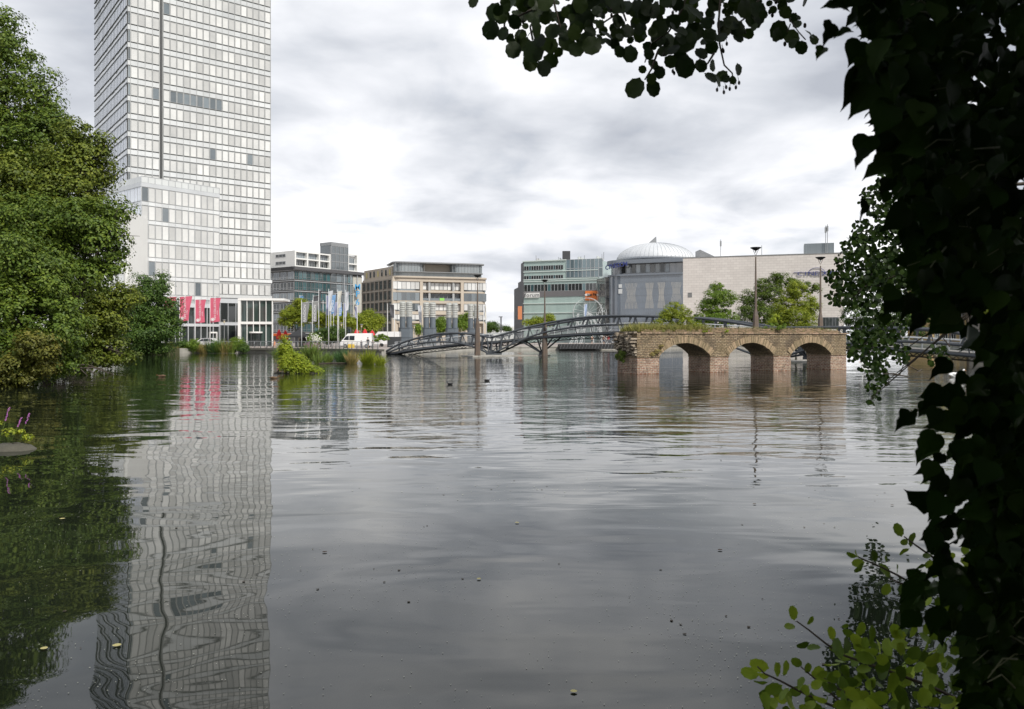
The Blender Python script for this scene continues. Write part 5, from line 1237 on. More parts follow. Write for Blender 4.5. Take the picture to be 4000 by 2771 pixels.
# bicycles
def bike(px, Y, label, rz):
    X = XP(px, Y); t = thing('bicycle', label, 'bicycle', (X, Y, GZ), 'bicycles leaning at the quay railing'); dk = mat('bike_black', (.03, .03, .03), .5)
    def T(x, z_, y=0): v = Matrix.Rotation(rz, 3, 'Z') @ Vector((x, y, 0)); return (X + v.x, Y + v.y, GZ + z_)
    for x in (-.53, .53):
        b = MB(); b.tube([T(x + .34 * math.cos(a_), .36 + .34 * math.sin(a_)) for a_ in [2 * PI * i / 20 for i in range(21)]], .022, 5); wh = b.build('wheel', tyre, t)
        b = MB()
        for i in range(6): a_ = PI * i / 6; b.tube([T(x - .33 * math.cos(a_), .36 - .33 * math.sin(a_)), T(x + .33 * math.cos(a_), .36 + .33 * math.sin(a_))], .006, 3)
        b.build('spoke', rimm, wh)
    b = MB()
    for a_, c_ in (((-.53, .36), (-.15, .85)), ((-.15, .85), (.38, .82)), ((.38, .82), (-.08, .36)), ((-.08, .36), (-.53, .36)), ((-.08, .36), (-.17, .92)), ((.53, .36), (.36, .98))): b.tube([T(*a_), T(*c_)], .022, 5)
    b.build('frame', dk, t); b = MB(); b.tube([T(.36, .98, -.25), T(.40, 1.0, 0), T(.36, .98, .25)], .018, 5); b.build('handlebar', dk, t)
    b = MB(); b.ball(T(-.18, .96), (.13, .07, .04), 8, 5); b.build('saddle', dk, t)
bike(991, 132.5, 'grey bicycle leaning outside the entrance portal, left one of two', .1); bike(1050, 133.6, 'black bicycle at the quay railing, right one of two', -.25)
# ================================================================== WHITE WIRE WHEEL STRUCTURE
Yw = 163; t = thing('truss_wheel', 'large white aluminium wire wheel with splayed lattice legs on a black stage', 'stage structure', (XP(2300, Yw), Yw, GZ)); wt = mat('white_truss', (.66, .67, .67), .4)
cW = P(2296, 1222, Yw); RW = 3.0
for dy in (-.6, .6):
    b = MB(); b.tube([(cW.x + RW * math.cos(a_), cW.y + dy, cW.z + RW * math.sin(a_)) for a_ in [2 * PI * i / 26 for i in range(27)]], .03, 5); b.build('rim', wt, t)
b = MB()
for i in range(13): a_ = 2 * PI * i / 13; b.tube([(cW.x, cW.y, cW.z), (cW.x + RW * math.cos(a_) * .5 + .3, cW.y, cW.z + RW * math.sin(a_) * .5), (cW.x + RW * math.cos(a_), cW.y, cW.z + RW * math.sin(a_))], .022, 4)
for i in range(26): a_ = 2 * PI * i / 26; b.tube([(cW.x + RW * math.cos(a_), cW.y - .6, cW.z + RW * math.sin(a_)), (cW.x + RW * math.cos(a_ + .2), cW.y + .6, cW.z + RW * math.sin(a_ + .2))], .03, 4)
b.build('spoke', wt, t)
for x0, xt_ in ((2222, 2292), (2262, 2296), (2310, 2300), (2366, 2302), (2350, 2330), (2245, 2255)):
    b = MB(); A = Vector((XP(x0, Yw), Yw - 1.2, GZ + .5)); B = P(xt_, 1225, Yw); B2 = B + Vector((.35, .3, 0)); A2 = A + Vector((.45, .3, 0)); b.tube([A, B], .05, 5); b.tube([A2, B2], .05, 5)
    for i in range(14): s_ = i / 14; b.tube([A.lerp(B, s_), A2.lerp(B2, s_ + 1 / 14)], .028, 4)
    b.build('leg', wt, t)
b = MB()
for i in range(9): x = 2224 + i * 18; b.tube([P(x, 1300 + (i % 2) * 40, Yw - .8), P(x + 22, 1345 - (i % 3) * 30, Yw - .6)], .035, 4)
for i in range(5): b.tube([P(2335 + i * 8, 1230 - i * 6, Yw), P(2352 + i * 5, 1188 + i * 14, Yw)], .04, 4)
b.build('brace', wt, t)
b = MB(); b.box(XP(2182, Yw), XP(2412, Yw), Yw - 4, Yw + 3, .25, GZ + .42); b.build('stage', mat('stage_black', (.03, .03, .032), .7), t)
b = MB()
for i in range(20): x = XP(2184 + i * 12, Yw); b.tube([(x, Yw - 4.05, .3), (x + .3, Yw - 4.05, GZ + .4)], .03, 4)
b.build('stage_lattice', greysteel, t)
# ================================================================== PEOPLE
SK = mat('skin', (.50, .30, .21), .6); hairm = mat('dark_hair', (.03, .022, .018), .7)
def person(label, px, Y, zf, mats, pose, face=0.0, h=1.75, group=None, hair=hairm, extra=None):
    """mats: (top, bottom, skin). pose: dict of joint offsets. face: turn about z, 0 = facing the camera"""
    k = h / 1.75; X = XP(px, Y)
    J = dict(pel=(0, 0, .95), ch=(0, .01, 1.28), nk=(0, .01, 1.47), h0=(0, -.01, 1.56), h1=(0, -.015, 1.68), sl=(.17, .01, 1.41), sr=(-.17, .01, 1.41), el=(.24, .02, 1.14), er=(-.24, .02, 1.14), wl=(.25, -.06, .90), wr=(-.25, -.06, .90),
             fl=(.25, -.09, .82), fr=(-.25, -.09, .82), hl=(.09, 0, .90), hr=(-.09, 0, .90), kl=(.10, -.02, .50), kr=(-.10, -.02, .50), al=(.11, .02, .09), ar=(-.11, .02, .09), tl=(.12, -.14, .04), tr=(-.12, -.14, .04))
    J.update(pose)
    RD = dict(pel=.135, ch=.145, nk=.055, h0=.085, h1=.09, sl=.065, sr=.065, el=.043, er=.043, wl=.032, wr=.032, fl=.03, fr=.03, hl=.095, hr=.095, kl=.062, kr=.062, al=.042, ar=.042, tl=.04, tr=.04)
    names = list(J); E = [('pel', 'ch'), ('ch', 'nk'), ('nk', 'h0'), ('h0', 'h1'), ('ch', 'sl'), ('ch', 'sr'), ('sl', 'el'), ('sr', 'er'), ('el', 'wl'), ('er', 'wr'), ('wl', 'fl'), ('wr', 'fr'), ('pel', 'hl'), ('pel', 'hr'), ('hl', 'kl'), ('hr', 'kr'), ('kl', 'al'), ('kr', 'ar'), ('al', 'tl'), ('ar', 'tr')]
    me = bpy.data.meshes.new('person'); me.from_pydata([tuple(c * k for c in J[n]) for n in names], [(names.index(a), names.index(c)) for a, c in E], [])
    o = bpy.data.objects.new('person', me); COL.objects.link(o); md = o.modifiers.new('s', 'SKIN'); 
    sv = me.skin_vertices[0].data
    for i, n in enumerate(names): sv[i].radius = (RD[n] * k, RD[n] * k * (.72 if n in ('ch', 'pel') else 1)); sv[i].use_root = (n == 'pel')
    o.modifiers.new('u', 'SUBSURF').levels = 1; o.modifiers['u'].render_levels = 1
    dg = bpy.context.evaluated_depsgraph_get(); dg.update(); m2 = bpy.data.meshes.new_from_object(o.evaluated_get(dg)); m2.name = 'person'
    o.modifiers.clear(); o.data = m2; m2.materials.clear()
    for m_ in mats: m2.materials.append(m_)
    sleeve = extra or 1.16
    for pl in m2.polygons:
        c = pl.center; z_ = c.z / k; r_ = abs(c.x) / k
        if z_ > 1.45 or (r_ > .2 and z_ < sleeve): pl.material_index = 2
        elif z_ > .93: pl.material_index = 0
        elif z_ > mats_short.get(label, .06): pl.material_index = 1
        else: pl.material_index = 2
        pl.use_smooth = True
    o.location = (X, Y, zf); o.rotation_euler = (0, 0, face); tag(o, label, 'person', group)
    b = MB(); hp = Vector(J['h1']) * k; b.ball(hp + Vector((0, .025 * k, .03 * k)), (.098 * k, .105 * k, .095 * k), 12, 8); hm = b.mesh('hair', [hair], smooth=True); ho = bpy.data.objects.new('hair', hm); COL.objects.link(ho); ho.parent = o
    b = MB(); b.ball(hp + Vector((0, -.095 * k, -.03 * k)), (.014, .02, .02), 6, 4)
    for s_ in (-1, 1): b.ball(hp + Vector((s_ * .092 * k, 0, -.03 * k)), (.012, .02, .03), 6, 4)
    fm = b.mesh('face', [SK], smooth=True); fo_ = bpy.data.objects.new('face', fm); COL.objects.link(fo_); fo_.parent = o
    return o
mats_short = {}
blk = mat('black_cloth', (.02, .02, .022), .8); wcl = mat('white_cloth', (.7, .7, .7), .8); redc = mat('red_cloth', (.45, .05, .06), .8); nav = mat('navy_cloth', (.03, .04, .08), .8); org = mat('orange_cloth', (.6, .25, .12), .8); gcl = mat('grey_cloth', (.16, .16, .17), .8)
walk = dict(kl=(.10, -.14, .51), al=(.11, -.20, .10), tl=(.12, -.35, .05), kr=(-.10, .02, .50), ar=(-.11, .26, .12), tr=(-.11, .13, .04), wl=(.26, .06, .92), wr=(-.25, -.16, .95), fl=(.26, .06, .84), fr=(-.25, -.22, .89))
mats_short['person in black t-shirt and shorts walking away past the white van'] = .48
person('person in black t-shirt and shorts walking away past the white van', 1437, 124.5, GZ, (blk, blk, SK), walk, PI)
person('child in dark top standing left of the person in black', 1411, 126, GZ, (gcl, nav, SK), {}, PI - .3, 1.25)
person('small figure in grey beside the railing, right of the person in black', 1455, 123.5, GZ, (gcl, blk, SK), walk, PI + .4, 1.3)
person('person with white sleeves and black waistcoat standing before the black tent', 1130, 136.5, GZ, (blk, blk, wcl), {}, .2, extra=1.40, hair=mat('grey_hair', (.35, .34, .33), .8))
sit = dict(pel=(0, .1, .52), ch=(0, .14, .86), nk=(0, .12, 1.05), h0=(0, .10, 1.14), h1=(0, .09, 1.26), sl=(.17, .13, .99), sr=(-.17, .13, .99), el=(.24, .05, .75), er=(-.24, .05, .75), wl=(.15, -.15, .68), wr=(-.15, -.15, .68), fl=(.12, -.22, .68), fr=(-.12, -.22, .68), hl=(.09, .06, .50), hr=(-.09, .06, .50), kl=(.12, -.36, .50), kr=(-.12, -.36, .50), al=(.12, -.36, .09), ar=(-.12, -.36, .09), tl=(.12, -.5, .04), tr=(-.12, -.5, .04))
person('person in orange sitting by the railing left of the bush islet', 1072, 135.8, GZ, (org, org, SK), sit, .3)
mats_short['shirtless person in black shorts on the stage under the bridge'] = .5
person('shirtless person in black shorts on the stage under the bridge', 2313, 160.5, GZ + .42, (SK, blk, SK), {}, .3)
mats_short['bare chested person in dark shorts, left of the one in red'] = .5
person('bare chested person in dark shorts, left of the one in red', 2358, 160.5, GZ + .42, (SK, nav, SK), dict(wl=(.3, -.3, 1.2), fl=(.3, -.38, 1.22)), -.4)
person('person in white bending slightly beside the wire wheel', 2368, 161.5, GZ + .42, (wcl, gcl, SK), walk, 1.2)
person('person in a red top standing at the right end of the stage', 2377, 160.3, GZ + .42, (redc, gcl, SK), {}, .1)
person('person in a white patterned top on the right part of the bridge behind the leaves', 3515, BPT(3515, LOW, 1.5).y, BPT(3515, LOW, 1.5).z + .25, (wcl, nav, SK), walk, 1.4)
# ================================================================== BIRDS
def bird(name, label, cat, px, py, L__, body_m, head_m, beak_m, rz, neck, group=None):
    Y = 7777 / (py - 1320); X = XP(px, Y); t = thing(name, label, cat, (X, Y, 0), group, 0)
    M3 = Matrix.Rotation(rz, 3, 'Z')
    def T(v): r_ = M3 @ Vector(v); return (X + r_.x * L__, Y + r_.y * L__, v[2] * L__)
    b = MB(); n_ = 12
    secs = [(-.55, .16, .015), (-.45, .15, .05), (-.25, .11, .15), (0, .08, .19), (.25, .09, .17), (.40, .13, .10), (.47, .16, .03)]
    for x, zc_, r_ in secs:
        for j in range(n_): a_ = 2 * PI * j / n_; b.v.append(T((x, r_ * math.cos(a_) * .85, zc_ + r_ * math.sin(a_))))
    for i in range(len(secs) - 1):
        for j in range(n_): b.f.append((i * n_ + j, i * n_ + (j + 1) % n_, (i + 1) * n_ + (j + 1) % n_, (i + 1) * n_ + j)); b.m.append(0)
    b.f.append(tuple(range(n_))); b.m.append(0)
    h_ = neck; b.tube([T((.38, 0, .12)), T((.50, 0, .12 + h_ * .35)), T((.46, 0, .12 + h_ * .75)), T((.52, 0, .12 + h_))], [.07 * L__, .045 * L__, .038 * L__, .04 * L__], 8); b.ball(T((.56, 0, .13 + h_)), .062 * L__, 8, 6)
    b.build('body', body_m, t, smooth=True)
    for s_ in (-1, 1): b = MB(); b.ball(T((-.08, s_ * .12, .17)), (.30 * L__, .30 * L__ * .35, .11 * L__), 10, 6); b.build('wing', head_m, t, smooth=True)
    b = MB(); b.tube([T((.60, 0, .125 + h_)), T((.72, 0, .10 + h_))], [.03 * L__, .008 * L__], 6); b.build('beak', beak_m, t)
swm = mat('swan_white', (.80, .80, .78), .7); obk = mat('orange_beak', (.6, .2, .03), .5); dkb = mat('coot_black', (.02, .02, .022), .7); brb = mat('duck_brown', (.16, .10, .055), .8, .7, 12)
bird('swan', 'white swan right of the brick ruin, half hidden by hanging alder leaves', 'swan', 3400, 1455, 1.1, swm, swm, obk, PI * .9, .55)
bird('swan', 'white swan further right under the big dark leaves', 'swan', 3735, 1474, 1.1, swm, swm, obk, .3, .28)
bird('coot', 'small dark coot swimming on the open water, left one of two', 'water bird', 1758, 1503, .36, dkb, dkb, wht, PI * .8, .28, 'coots on open water')
bird('coot', 'small dark coot nearer the first lamp post, right one of two', 'water bird', 1902, 1489, .36, dkb, dkb, wht, .2, .3, 'coots on open water')
bird('duck', 'brown duck with outspread wings left of the bush islet', 'duck', 1068, 1480, .5, brb, brb, obk, .1, .18)
bird('duck', 'brown duck low on the water before the pink reflections', 'duck', 632, 1473, .5, brb, brb, obk, PI, .12)
# ================================================================== VEGETATION
G_dark = leafmat('leaf_dark_green', (.075, .13, .018), (.035, .07, .012))
G_mid = leafmat('leaf_mid_green', (.125, .185, .022), (.040, .078, .010))
G_olive = leafmat('leaf_olive', (.165, .205, .026), (.058, .092, .012))
G_deep = leafmat('leaf_deep_green', (.085, .15, .024), (.03, .07, .014))
G_yel = leafmat('leaf_yellow_green', (.29, .34, .03), (.16, .23, .02), transl=.35)
G_lime = leafmat('leaf_lime', (.36, .43, .04), (.20, .30, .025), transl=.4)
G_fresh = leafmat('leaf_fresh', (.19, .29, .035), (.10, .18, .02), transl=.35)
# --- the big trees of the left bank, the far ones first
pxtree('bank_tree', 'tall dark tree in the top left corner, behind the others', 60, [(-60, 200, 150), (0, 130, 70), (30, 250, 100), (-10, 60, 45), (120, 330, 75), (90, 420, 130), (175, 400, 60), (200, 500, 60), (170, 560, 110), (60, 600, 180), (-60, 500, 200), (215, 620, 60), (20, 800, 200)], 40, G_mid, 56000, .225, 1.15, r0=.45, depth=1.3)
pxtree('bank_tree', 'broad tree bulging towards the white tower, upper middle of the left bank', 57, [(250, 600, 95), (330, 560, 70), (290, 520, 45), (385, 620, 50), (330, 660, 90), (230, 720, 120), (370, 700, 55), (150, 760, 150), (300, 800, 120), (395, 560, 25), (60, 850, 150)], 180, G_olive, 42000, .215, 1.0, r0=.4, depth=1.4)
pxtree('bank_tree', 'tree with bright yellowish upper branches reaching out over the white wing', 53, [(420, 820, 50), (465, 830, 28), (350, 850, 80), (250, 880, 110), (120, 900, 150), (400, 950, 75), (460, 960, 38), (300, 990, 110), (420, 1040, 55), (160, 1040, 150), (20, 1000, 160), (340, 1090, 80), (390, 900, 60)], 230, G_mid, 47000, .205, .95, r0=.4, depth=1.4)
pxtree('bank_tree', 'tree with low right hand branches that dip to the lake surface', 64, [(400, 1160, 60), (470, 1150, 45), (520, 1160, 25), (300, 1190, 100), (400, 1240, 70), (330, 1300, 95), (420, 1340, 50), (470, 1388, 30), (250, 1370, 80), (360, 1395, 50), (410, 1395, 35), (515, 1395, 18), (450, 1265, 30)], 330, G_olive, 34000, .215, .9, r0=.3, depth=1.3, droop=.3)
pxtree('bank_tree', 'lower bushy tree with pale flowering tips, nearest on the left bank', 42, [(30, 1000, 110), (120, 1010, 80), (190, 1030, 60), (60, 1120, 140), (170, 1130, 100), (230, 1170, 80), (-40, 1250, 170), (120, 1260, 140), (230, 1290, 90), (60, 1380, 130), (180, 1390, 90), (260, 1400, 50), (20, 1450, 80), (110, 1460, 50), (-60, 1150, 120)], 60, G_mid, 54000, .17, .75, r0=.3, depth=1.4, droop=.2)
pxtree('bank_tree', 'small yellowish olive bush at the water line of the left bank', 40, [(110, 1400, 60), (60, 1440, 60), (170, 1420, 45), (150, 1350, 60), (20, 1490, 50), (100, 1490, 32)], 90, leafmat('leaf_rusty', (.17, .16, .026), (.06, .09, .014)), 12000, .14, .6, r0=.12, depth=1.2)
b = MB()
for k in range(9):
    Y = 52 + k * 1.2; a_ = P(300 - k * 12, 1425, Y); a_.z = .5; e_ = a_ + Vector((random.uniform(.8, 3.2), random.uniform(-2, 1), random.uniform(-.55, -.2))); b.tube([a_, a_.lerp(e_, .5) + Vector((0, 0, .25)), e_], [.07, .05, .02], 5)
o = b.build('fallen_branches', BARK); tag(o, 'bare dead branches dipping into the lake under the left bank trees', 'dead branches')
# --- tree between the left bank and the lobby
pxtree('shore_tree', 'dense green tree on the shore in front of the annex, left of the pink flags', 117, [(558, 1105, 34), (535, 1150, 40), (580, 1150, 42), (622, 1095, 28), (630, 1125, 26), (520, 1210, 60), (590, 1210, 65), (650, 1200, 42), (510, 1285, 60), (580, 1290, 70), (650, 1275, 48), (675, 1250, 28), (560, 1345, 60), (630, 1340, 50), (500, 1350, 50), (682, 1310, 22)], 590, G_deep, 52000, .26, 1.3, r0=.35, depth=1.0)
# --- shrubs and reeds on the shore below the lobby
BL_V = np.array([(-.028, 0, 0), (.028, 0, 0), (.02, .12, .5), (0, .32, 1.0)]); BL_F = np.array([(0, 1, 2), (0, 2, 3)])
def blades(name, label, cat, cpos, rx_, ry_, n, h_, m, kind=None, group=None, lean=.35, wid=1.0, parent=None):
    n = int(n * .5); a_ = rng.uniform(0, 2 * PI, n); r_ = rng.uniform(0, 1, n) ** .6; pos = np.stack([cpos[0] + rx_ * r_ * np.cos(a_), cpos[1] + ry_ * r_ * np.sin(a_), np.full(n, cpos[2])], 1)
    n_out = n; up = np.stack([np.cos(a_) * lean * r_, np.sin(a_) * lean * r_, np.ones(n)], 1) + rng.normal(size=(n, 3)) * .22; up[:, 2] = np.abs(up[:, 2])
    up /= np.linalg.norm(up, axis=1, keepdims=True); t = rng.normal(size=(n, 3)); s_ = np.cross(up, t); s_ /= np.linalg.norm(s_, axis=1, keepdims=True); f_ = np.cross(s_, up)
    Rm = np.stack([s_, f_, up], 2); hh = h_ * rng.uniform(.35, 1.2, n) * (1 - .15 * r_) * (1 + .25 * np.sin(a_ * 3 + pos[:, 0] * 2)); V, F = scatter(BL_V, BL_F, pos, Rm, np.stack([np.full(n, wid), hh * .6, hh], 1)) if False else scatter(BL_V * np.array([wid / h_, .6, 1]), BL_F, pos, Rm, np.repeat(hh[:, None], 3, 1))
    if parent: return arr_mesh(name, V, F, m, parent)
    t_ = thing(name, label, cat, cpos, group); arr_mesh('leaves', V, F, m, t_); return t_
reedm = leafmat('reed_green', (.13, .22, .04), (.20, .22, .05), vs=1.5); reedd = leafmat('reed_dark', (.06, .14, .045), (.10, .16, .04), vs=1.5); strawm = leafmat('straw_grass', (.34, .27, .10), (.22, .22, .06), vs=1.2)
SHR = [(725, 1350, 24, G_deep, 'dark low shrub at the foot of the shore tree'), (770, 1352, 26, G_olive, 'olive shrub between the shore tree and the white car'), (755, 1342, 18, G_mid, 'light green bush at the front of the parked car'), (765, 1360, 14, G_fresh, 'small bright bush at the water edge below the parked car'),
       (752, 1338, 12, G_fresh, 'leafy shoot beside the parked car bonnet'), (925, 1345, 24, G_fresh, 'round green shrub at the right end of the shore planting'), (945, 1362, 18, G_deep, 'dark green shrub next to the quay wall'), (885, 1345, 20, G_yel, 'yellowish shrub below the lobby door')]
SHR = [(708, 1352, 26, G_deep, SHR[0][4]), (668, 1362, 22, G_olive, 'olive shrub under the shore tree, close to the water'), (755, 1350, 25, G_fresh, 'round bright green bush below the front of the parked car'), (925, 1342, 26, G_fresh, SHR[5][4]), (948, 1358, 18, G_deep, SHR[6][4]), (720, 1368, 14, G_yel, 'small yellowish bush at the water edge, left of the bright green bush')]
for px, py, r_, m_, lab in SHR: pxtree('shore_shrub', lab, 129, [(px, py, r_), (px + r_ * .5, py + r_ * .35, r_ * .7), (px - r_ * .5, py + r_ * .4, r_ * .7)], px, m_, 5200, .17, .6, per=50, out=.6, r0=.05, ground=.1, depth=.8, group='shrubs on the far shore', cat='shrub')
for px, wd, m_, h_, lab in ((800, 18, strawm, 1.5, 'clump of straw coloured grass right of the bright green bush'), (835, 26, reedd, 2.1, 'tall dark green reed clump below the white car'), (882, 26, strawm, 1.7, 'wide brownish grass clump, right of the dark reeds'), (860, 16, reedm, 2.0, 'light green reeds leaning between dark reeds and brown grass'), (690, 20, strawm, 1.3, 'dry grass under the shore tree beside the water'), (905, 12, reedm, 1.6, 'thin green reeds left of the round shrub')):
    Y = 128.5; blades('reed_clump', lab, 'reeds', (XP(px, Y), Y, .02), wd / FPX * Y, .8, 1500, h_, m_, group='reed clumps on the far shore', wid=.9)
# --- low islet with the leaning lime bush and its reeds
IY = 7777 / (1459 - 1320)
b = MB()
for k in range(14): px = 1080 + k * 12; c = (XP(px, IY), IY + random.uniform(-.2, .3), random.uniform(-.1, .02)); b.ball(c, (random.uniform(.12, .3), .2, .12), 8, 5)
b.tube([(XP(1082, IY), IY, .02), (XP(1092, IY), IY - .1, .28)], [.06, .03], 5)
tag(b.build('islet_stones', mat('wet_stone', (.05, .045, .035), .6, .5, 4)), 'dark wet stones and roots under the lime green bush', 'stones')
pxtree('lime_bush', 'bright lime green bush leaning to the right on a tiny islet in the lake', IY, [(1112, 1350, 15), (1114, 1365, 18), (1116, 1380, 24), (1135, 1385, 16), (1120, 1405, 26), (1150, 1400, 24), (1140, 1430, 32), (1175, 1425, 25), (1110, 1425, 22), (1200, 1440, 22), (1165, 1450, 20), (1225, 1448, 16), (1245, 1452, 9), (1108, 1325, 7)], 1125, G_lime, 17000, .11, .34, ground=0, r0=.05, per=45, out=.6, depth=1.0, cat='bush')
for px, py, wd, h_, m_, n, lab in ((1090, 1392, 26, 1.1, reedm, 900, 'small reed tuft behind the lime bush, leftmost'), (1215, 1395, 32, 1.7, reedm, 1500, 'purple flowering reed clump right behind the lime bush'), (1242, 1421, 11, 1.05, reedm, 600, 'narrow reed tuft, second right of the lime bush'), (1281, 1418, 14, 1.05, reedm, 800, 'reed tuft with pale seed heads, third right of the lime bush'),
                          (1337, 1419, 18, 1.35, reedd, 1200, 'dense dark reed clump in the middle of the reed row'), (1375, 1421, 18, 1.2, strawm, 1000, 'reed clump with straw coloured tips right of the dark clump'), (1438, 1423, 22, 1.35, G_yel, 1500, 'big leafy reed clump near the right end of the reed row'), (1485, 1425, 16, .9, G_yel, 900, 'low yellowish reed tuft at the right end of the reed row')):
    Y = 7777 / (py - 1320); blades('reed_clump', lab, 'reeds', (XP(px, Y), Y, 0), wd / FPX * Y * 1.0, .6, n, h_, m_, group='reed clumps growing in the lake', wid=.55)
b = MB(); 
for k in range(46): px = random.uniform(1185, 1250); Y = 107; c = P(px, random.uniform(1345, 1385), Y); b.tube([c, c + Vector((random.uniform(-.1, .1), 0, .32))], .035, 4)
o = b.build('purple_flowers', mat('purple_flower', (.33, .14, .26), .8)); tag(o, 'purple flower spikes above the reeds behind the lime bush', 'flowers', kind='stuff')
b = MB(); b.tube([(XP(1245, 76.3), 76.3, .02), (XP(1290, 77), 77, .05), (XP(1390, 77.3), 77.3, .05)], .06, 5); tag(b.build('floating_log', BARK), 'thin dark log lying in the water along the reed row', 'log')
# --- trees of the far promenade
Z = [('plaza_tree', 'yellow green tree with bare forked trunks left of the grey flags', 146, [(1118, 1228, 20), (1150, 1215, 24), (1172, 1190, 22), (1190, 1215, 26), (1150, 1240, 22), (1205, 1238, 22), (1105, 1252, 14), (1175, 1258, 18), (1130, 1262, 14)], 1170, G_yel, 15000),
     ('plaza_tree', 'yellow green tree between the grey flags and the white one', 150, [(1232, 1232, 20), (1262, 1240, 22), (1248, 1262, 20), (1280, 1262, 16)], 1250, G_yel, 7000),
     ('plaza_tree', 'small light green tree behind the lettered flags', 155, [(1318, 1250, 20), (1345, 1240, 20), (1335, 1268, 18), (1365, 1258, 18)], 1335, G_yel, 6500),
     ('plaza_tree', 'wide yellow green tree in front of the stone apartment block', 158, [(1385, 1262, 22), (1412, 1245, 26), (1445, 1240, 30), (1472, 1255, 24), (1430, 1270, 26), (1462, 1278, 22), (1395, 1282, 18)], 1430, G_yel, 15000),
     ('plaza_tree', 'light green tree behind the third vent stack', 190, [(1705, 1268, 15), (1725, 1262, 20), (1740, 1280, 18), (1715, 1288, 16)], 1722, G_fresh, 6000),
     ('plaza_tree', 'green tree between the two right vent stacks', 192, [(1798, 1262, 15), (1815, 1245, 16), (1812, 1275, 18), (1830, 1232, 12)], 1812, G_fresh, 6000),
     ('plaza_tree', 'small tree beside the left vent stack', 180, [(1634, 1280, 12), (1640, 1295, 12)], 1637, G_fresh, 2000),
     ('distant_tree', 'dark bushy tree far away in the gap right of the apartment block', 330, [(1908, 1272, 14), (1925, 1275, 18), (1940, 1285, 12), (1905, 1290, 12)], 1920, G_deep, 5000),
     ('distant_tree', 'small round tree by the slim light mast', 330, [(1976, 1284, 10), (1982, 1288, 8)], 1977, G_deep, 1800),
     ('plaza_tree', 'low light green tree in front of the green glass building', 195, [(2062, 1262, 12), (2085, 1252, 16), (2110, 1258, 14), (2145, 1240, 12), (2150, 1258, 14), (2120, 1268, 14)], 2110, G_yel, 7000),
     ('cinema_tree', 'bright green tree in front of the cinema wall, left of the bigger pair', 160, [(2800, 1122, 20), (2790, 1160, 34), (2835, 1155, 26), (2860, 1170, 20), (2760, 1195, 30), (2810, 1205, 42), (2745, 1240, 34), (2790, 1250, 45), (2845, 1245, 36), (2720, 1262, 24)], 2800, G_fresh, 21000),
     ('cinema_tree', 'darker big tree behind the third lamp post in front of the cinema wall', 168, [(2915, 1160, 24), (2905, 1200, 30), (2985, 1120, 34), (3030, 1090, 24), (3060, 1100, 30), (3100, 1110, 28), (2960, 1170, 36), (3020, 1150, 45), (2920, 1240, 38), (2980, 1230, 50), (3165, 1125, 26), (3185, 1130, 16), (3040, 1230, 40)], 3010, G_mid, 30000),
     ('cinema_tree', 'rounded yellow green tree left of the right lamp post, nearest at the cinema', 150, [(3080, 1150, 30), (3110, 1130, 34), (3130, 1180, 45), (3065, 1195, 40), (3160, 1200, 36), (3050, 1250, 40), (3110, 1250, 55), (3165, 1255, 36), (3020, 1275, 30)], 3110, G_yel, 27000),
     ('right_tree', 'dark green tree beside the corner of the cinema wall', 120, [(3325, 1170, 34), (3318, 1235, 34), (3330, 1280, 34), (3560, 1130, 100), (3600, 1240, 80), (3390, 1290, 50), (3470, 1290, 50), (3560, 1290, 50), (3340, 1230, 50), (3370, 1170, 50), (3400, 1090, 60), (3450, 1180, 70), (3480, 1050, 70), (3420, 1260, 50), (3500, 1250, 60)], 3420, G_deep, 46000),
     ('right_tree', 'yellow green tree at the far right behind the ivy leaves', 130, [(3620, 1000, 60), (3700, 1040, 80), (3780, 960, 90), (3720, 1150, 70), (3800, 1100, 100), (3900, 1050, 110), (3960, 900, 100), (3900, 1190, 70), (3640, 1130, 60)], 3780, G_yel, 30000)]
for nm, lab, Y, bl, bx, m_, n in Z: pxtree(nm, lab, Y, bl, bx, m_, int(n * 1.25), .23 * (Y / 150) ** .7, .85 * Y / 150, per=70, out=.7, r0=.2, depth=1.0, group=None)
# flowering bush, hedge and pot bushes of the promenade
pxtree('hedge', 'dark green rounded hedge behind the white flagpoles', 145, [(1245, 1310, 18), (1270, 1300, 22), (1300, 1300, 26), (1325, 1305, 22), (1285, 1325, 22), (1235, 1322, 16), (1318, 1325, 18)], 1290, G_deep, 12000, .2, .8, cat='hedge', r0=.08)
pxtree('flowering_bush', 'bush covered in small white flowers beside the black tent', 139, [(1212, 1322, 12), (1225, 1315, 12), (1245, 1322, 12), (1218, 1335, 13), (1240, 1336, 12)], 1228, G_fresh, 4500, .16, .45, cat='bush', r0=.05)
b = MB()
for k in range(150): c = P(random.gauss(1228, 13), random.gauss(1324, 8), 138.2 + random.uniform(-.2, .2)); b.ball(c, .09, 5, 4)
tag(b.build('white_blossoms', mat('blossom', (.75, .75, .66), .8)), 'white blossoms on the bush beside the black tent', 'blossoms', kind='stuff')
pxtree('flowering_bush', 'loose leafy bush left of the dark container', 140, [(1475, 1322, 14), (1492, 1318, 14), (1505, 1325, 12), (1465, 1335, 12)], 1488, G_fresh, 3500, .16, .5, cat='bush', r0=.05)
pxtree('terrace_plant', 'low green plants along the red parasols', 146, [(1385, 1308, 12), (1405, 1306, 12), (1370, 1312, 8)], 1395, G_olive, 2500, .16, .5, cat='plants', r0=.04, trunk=False)
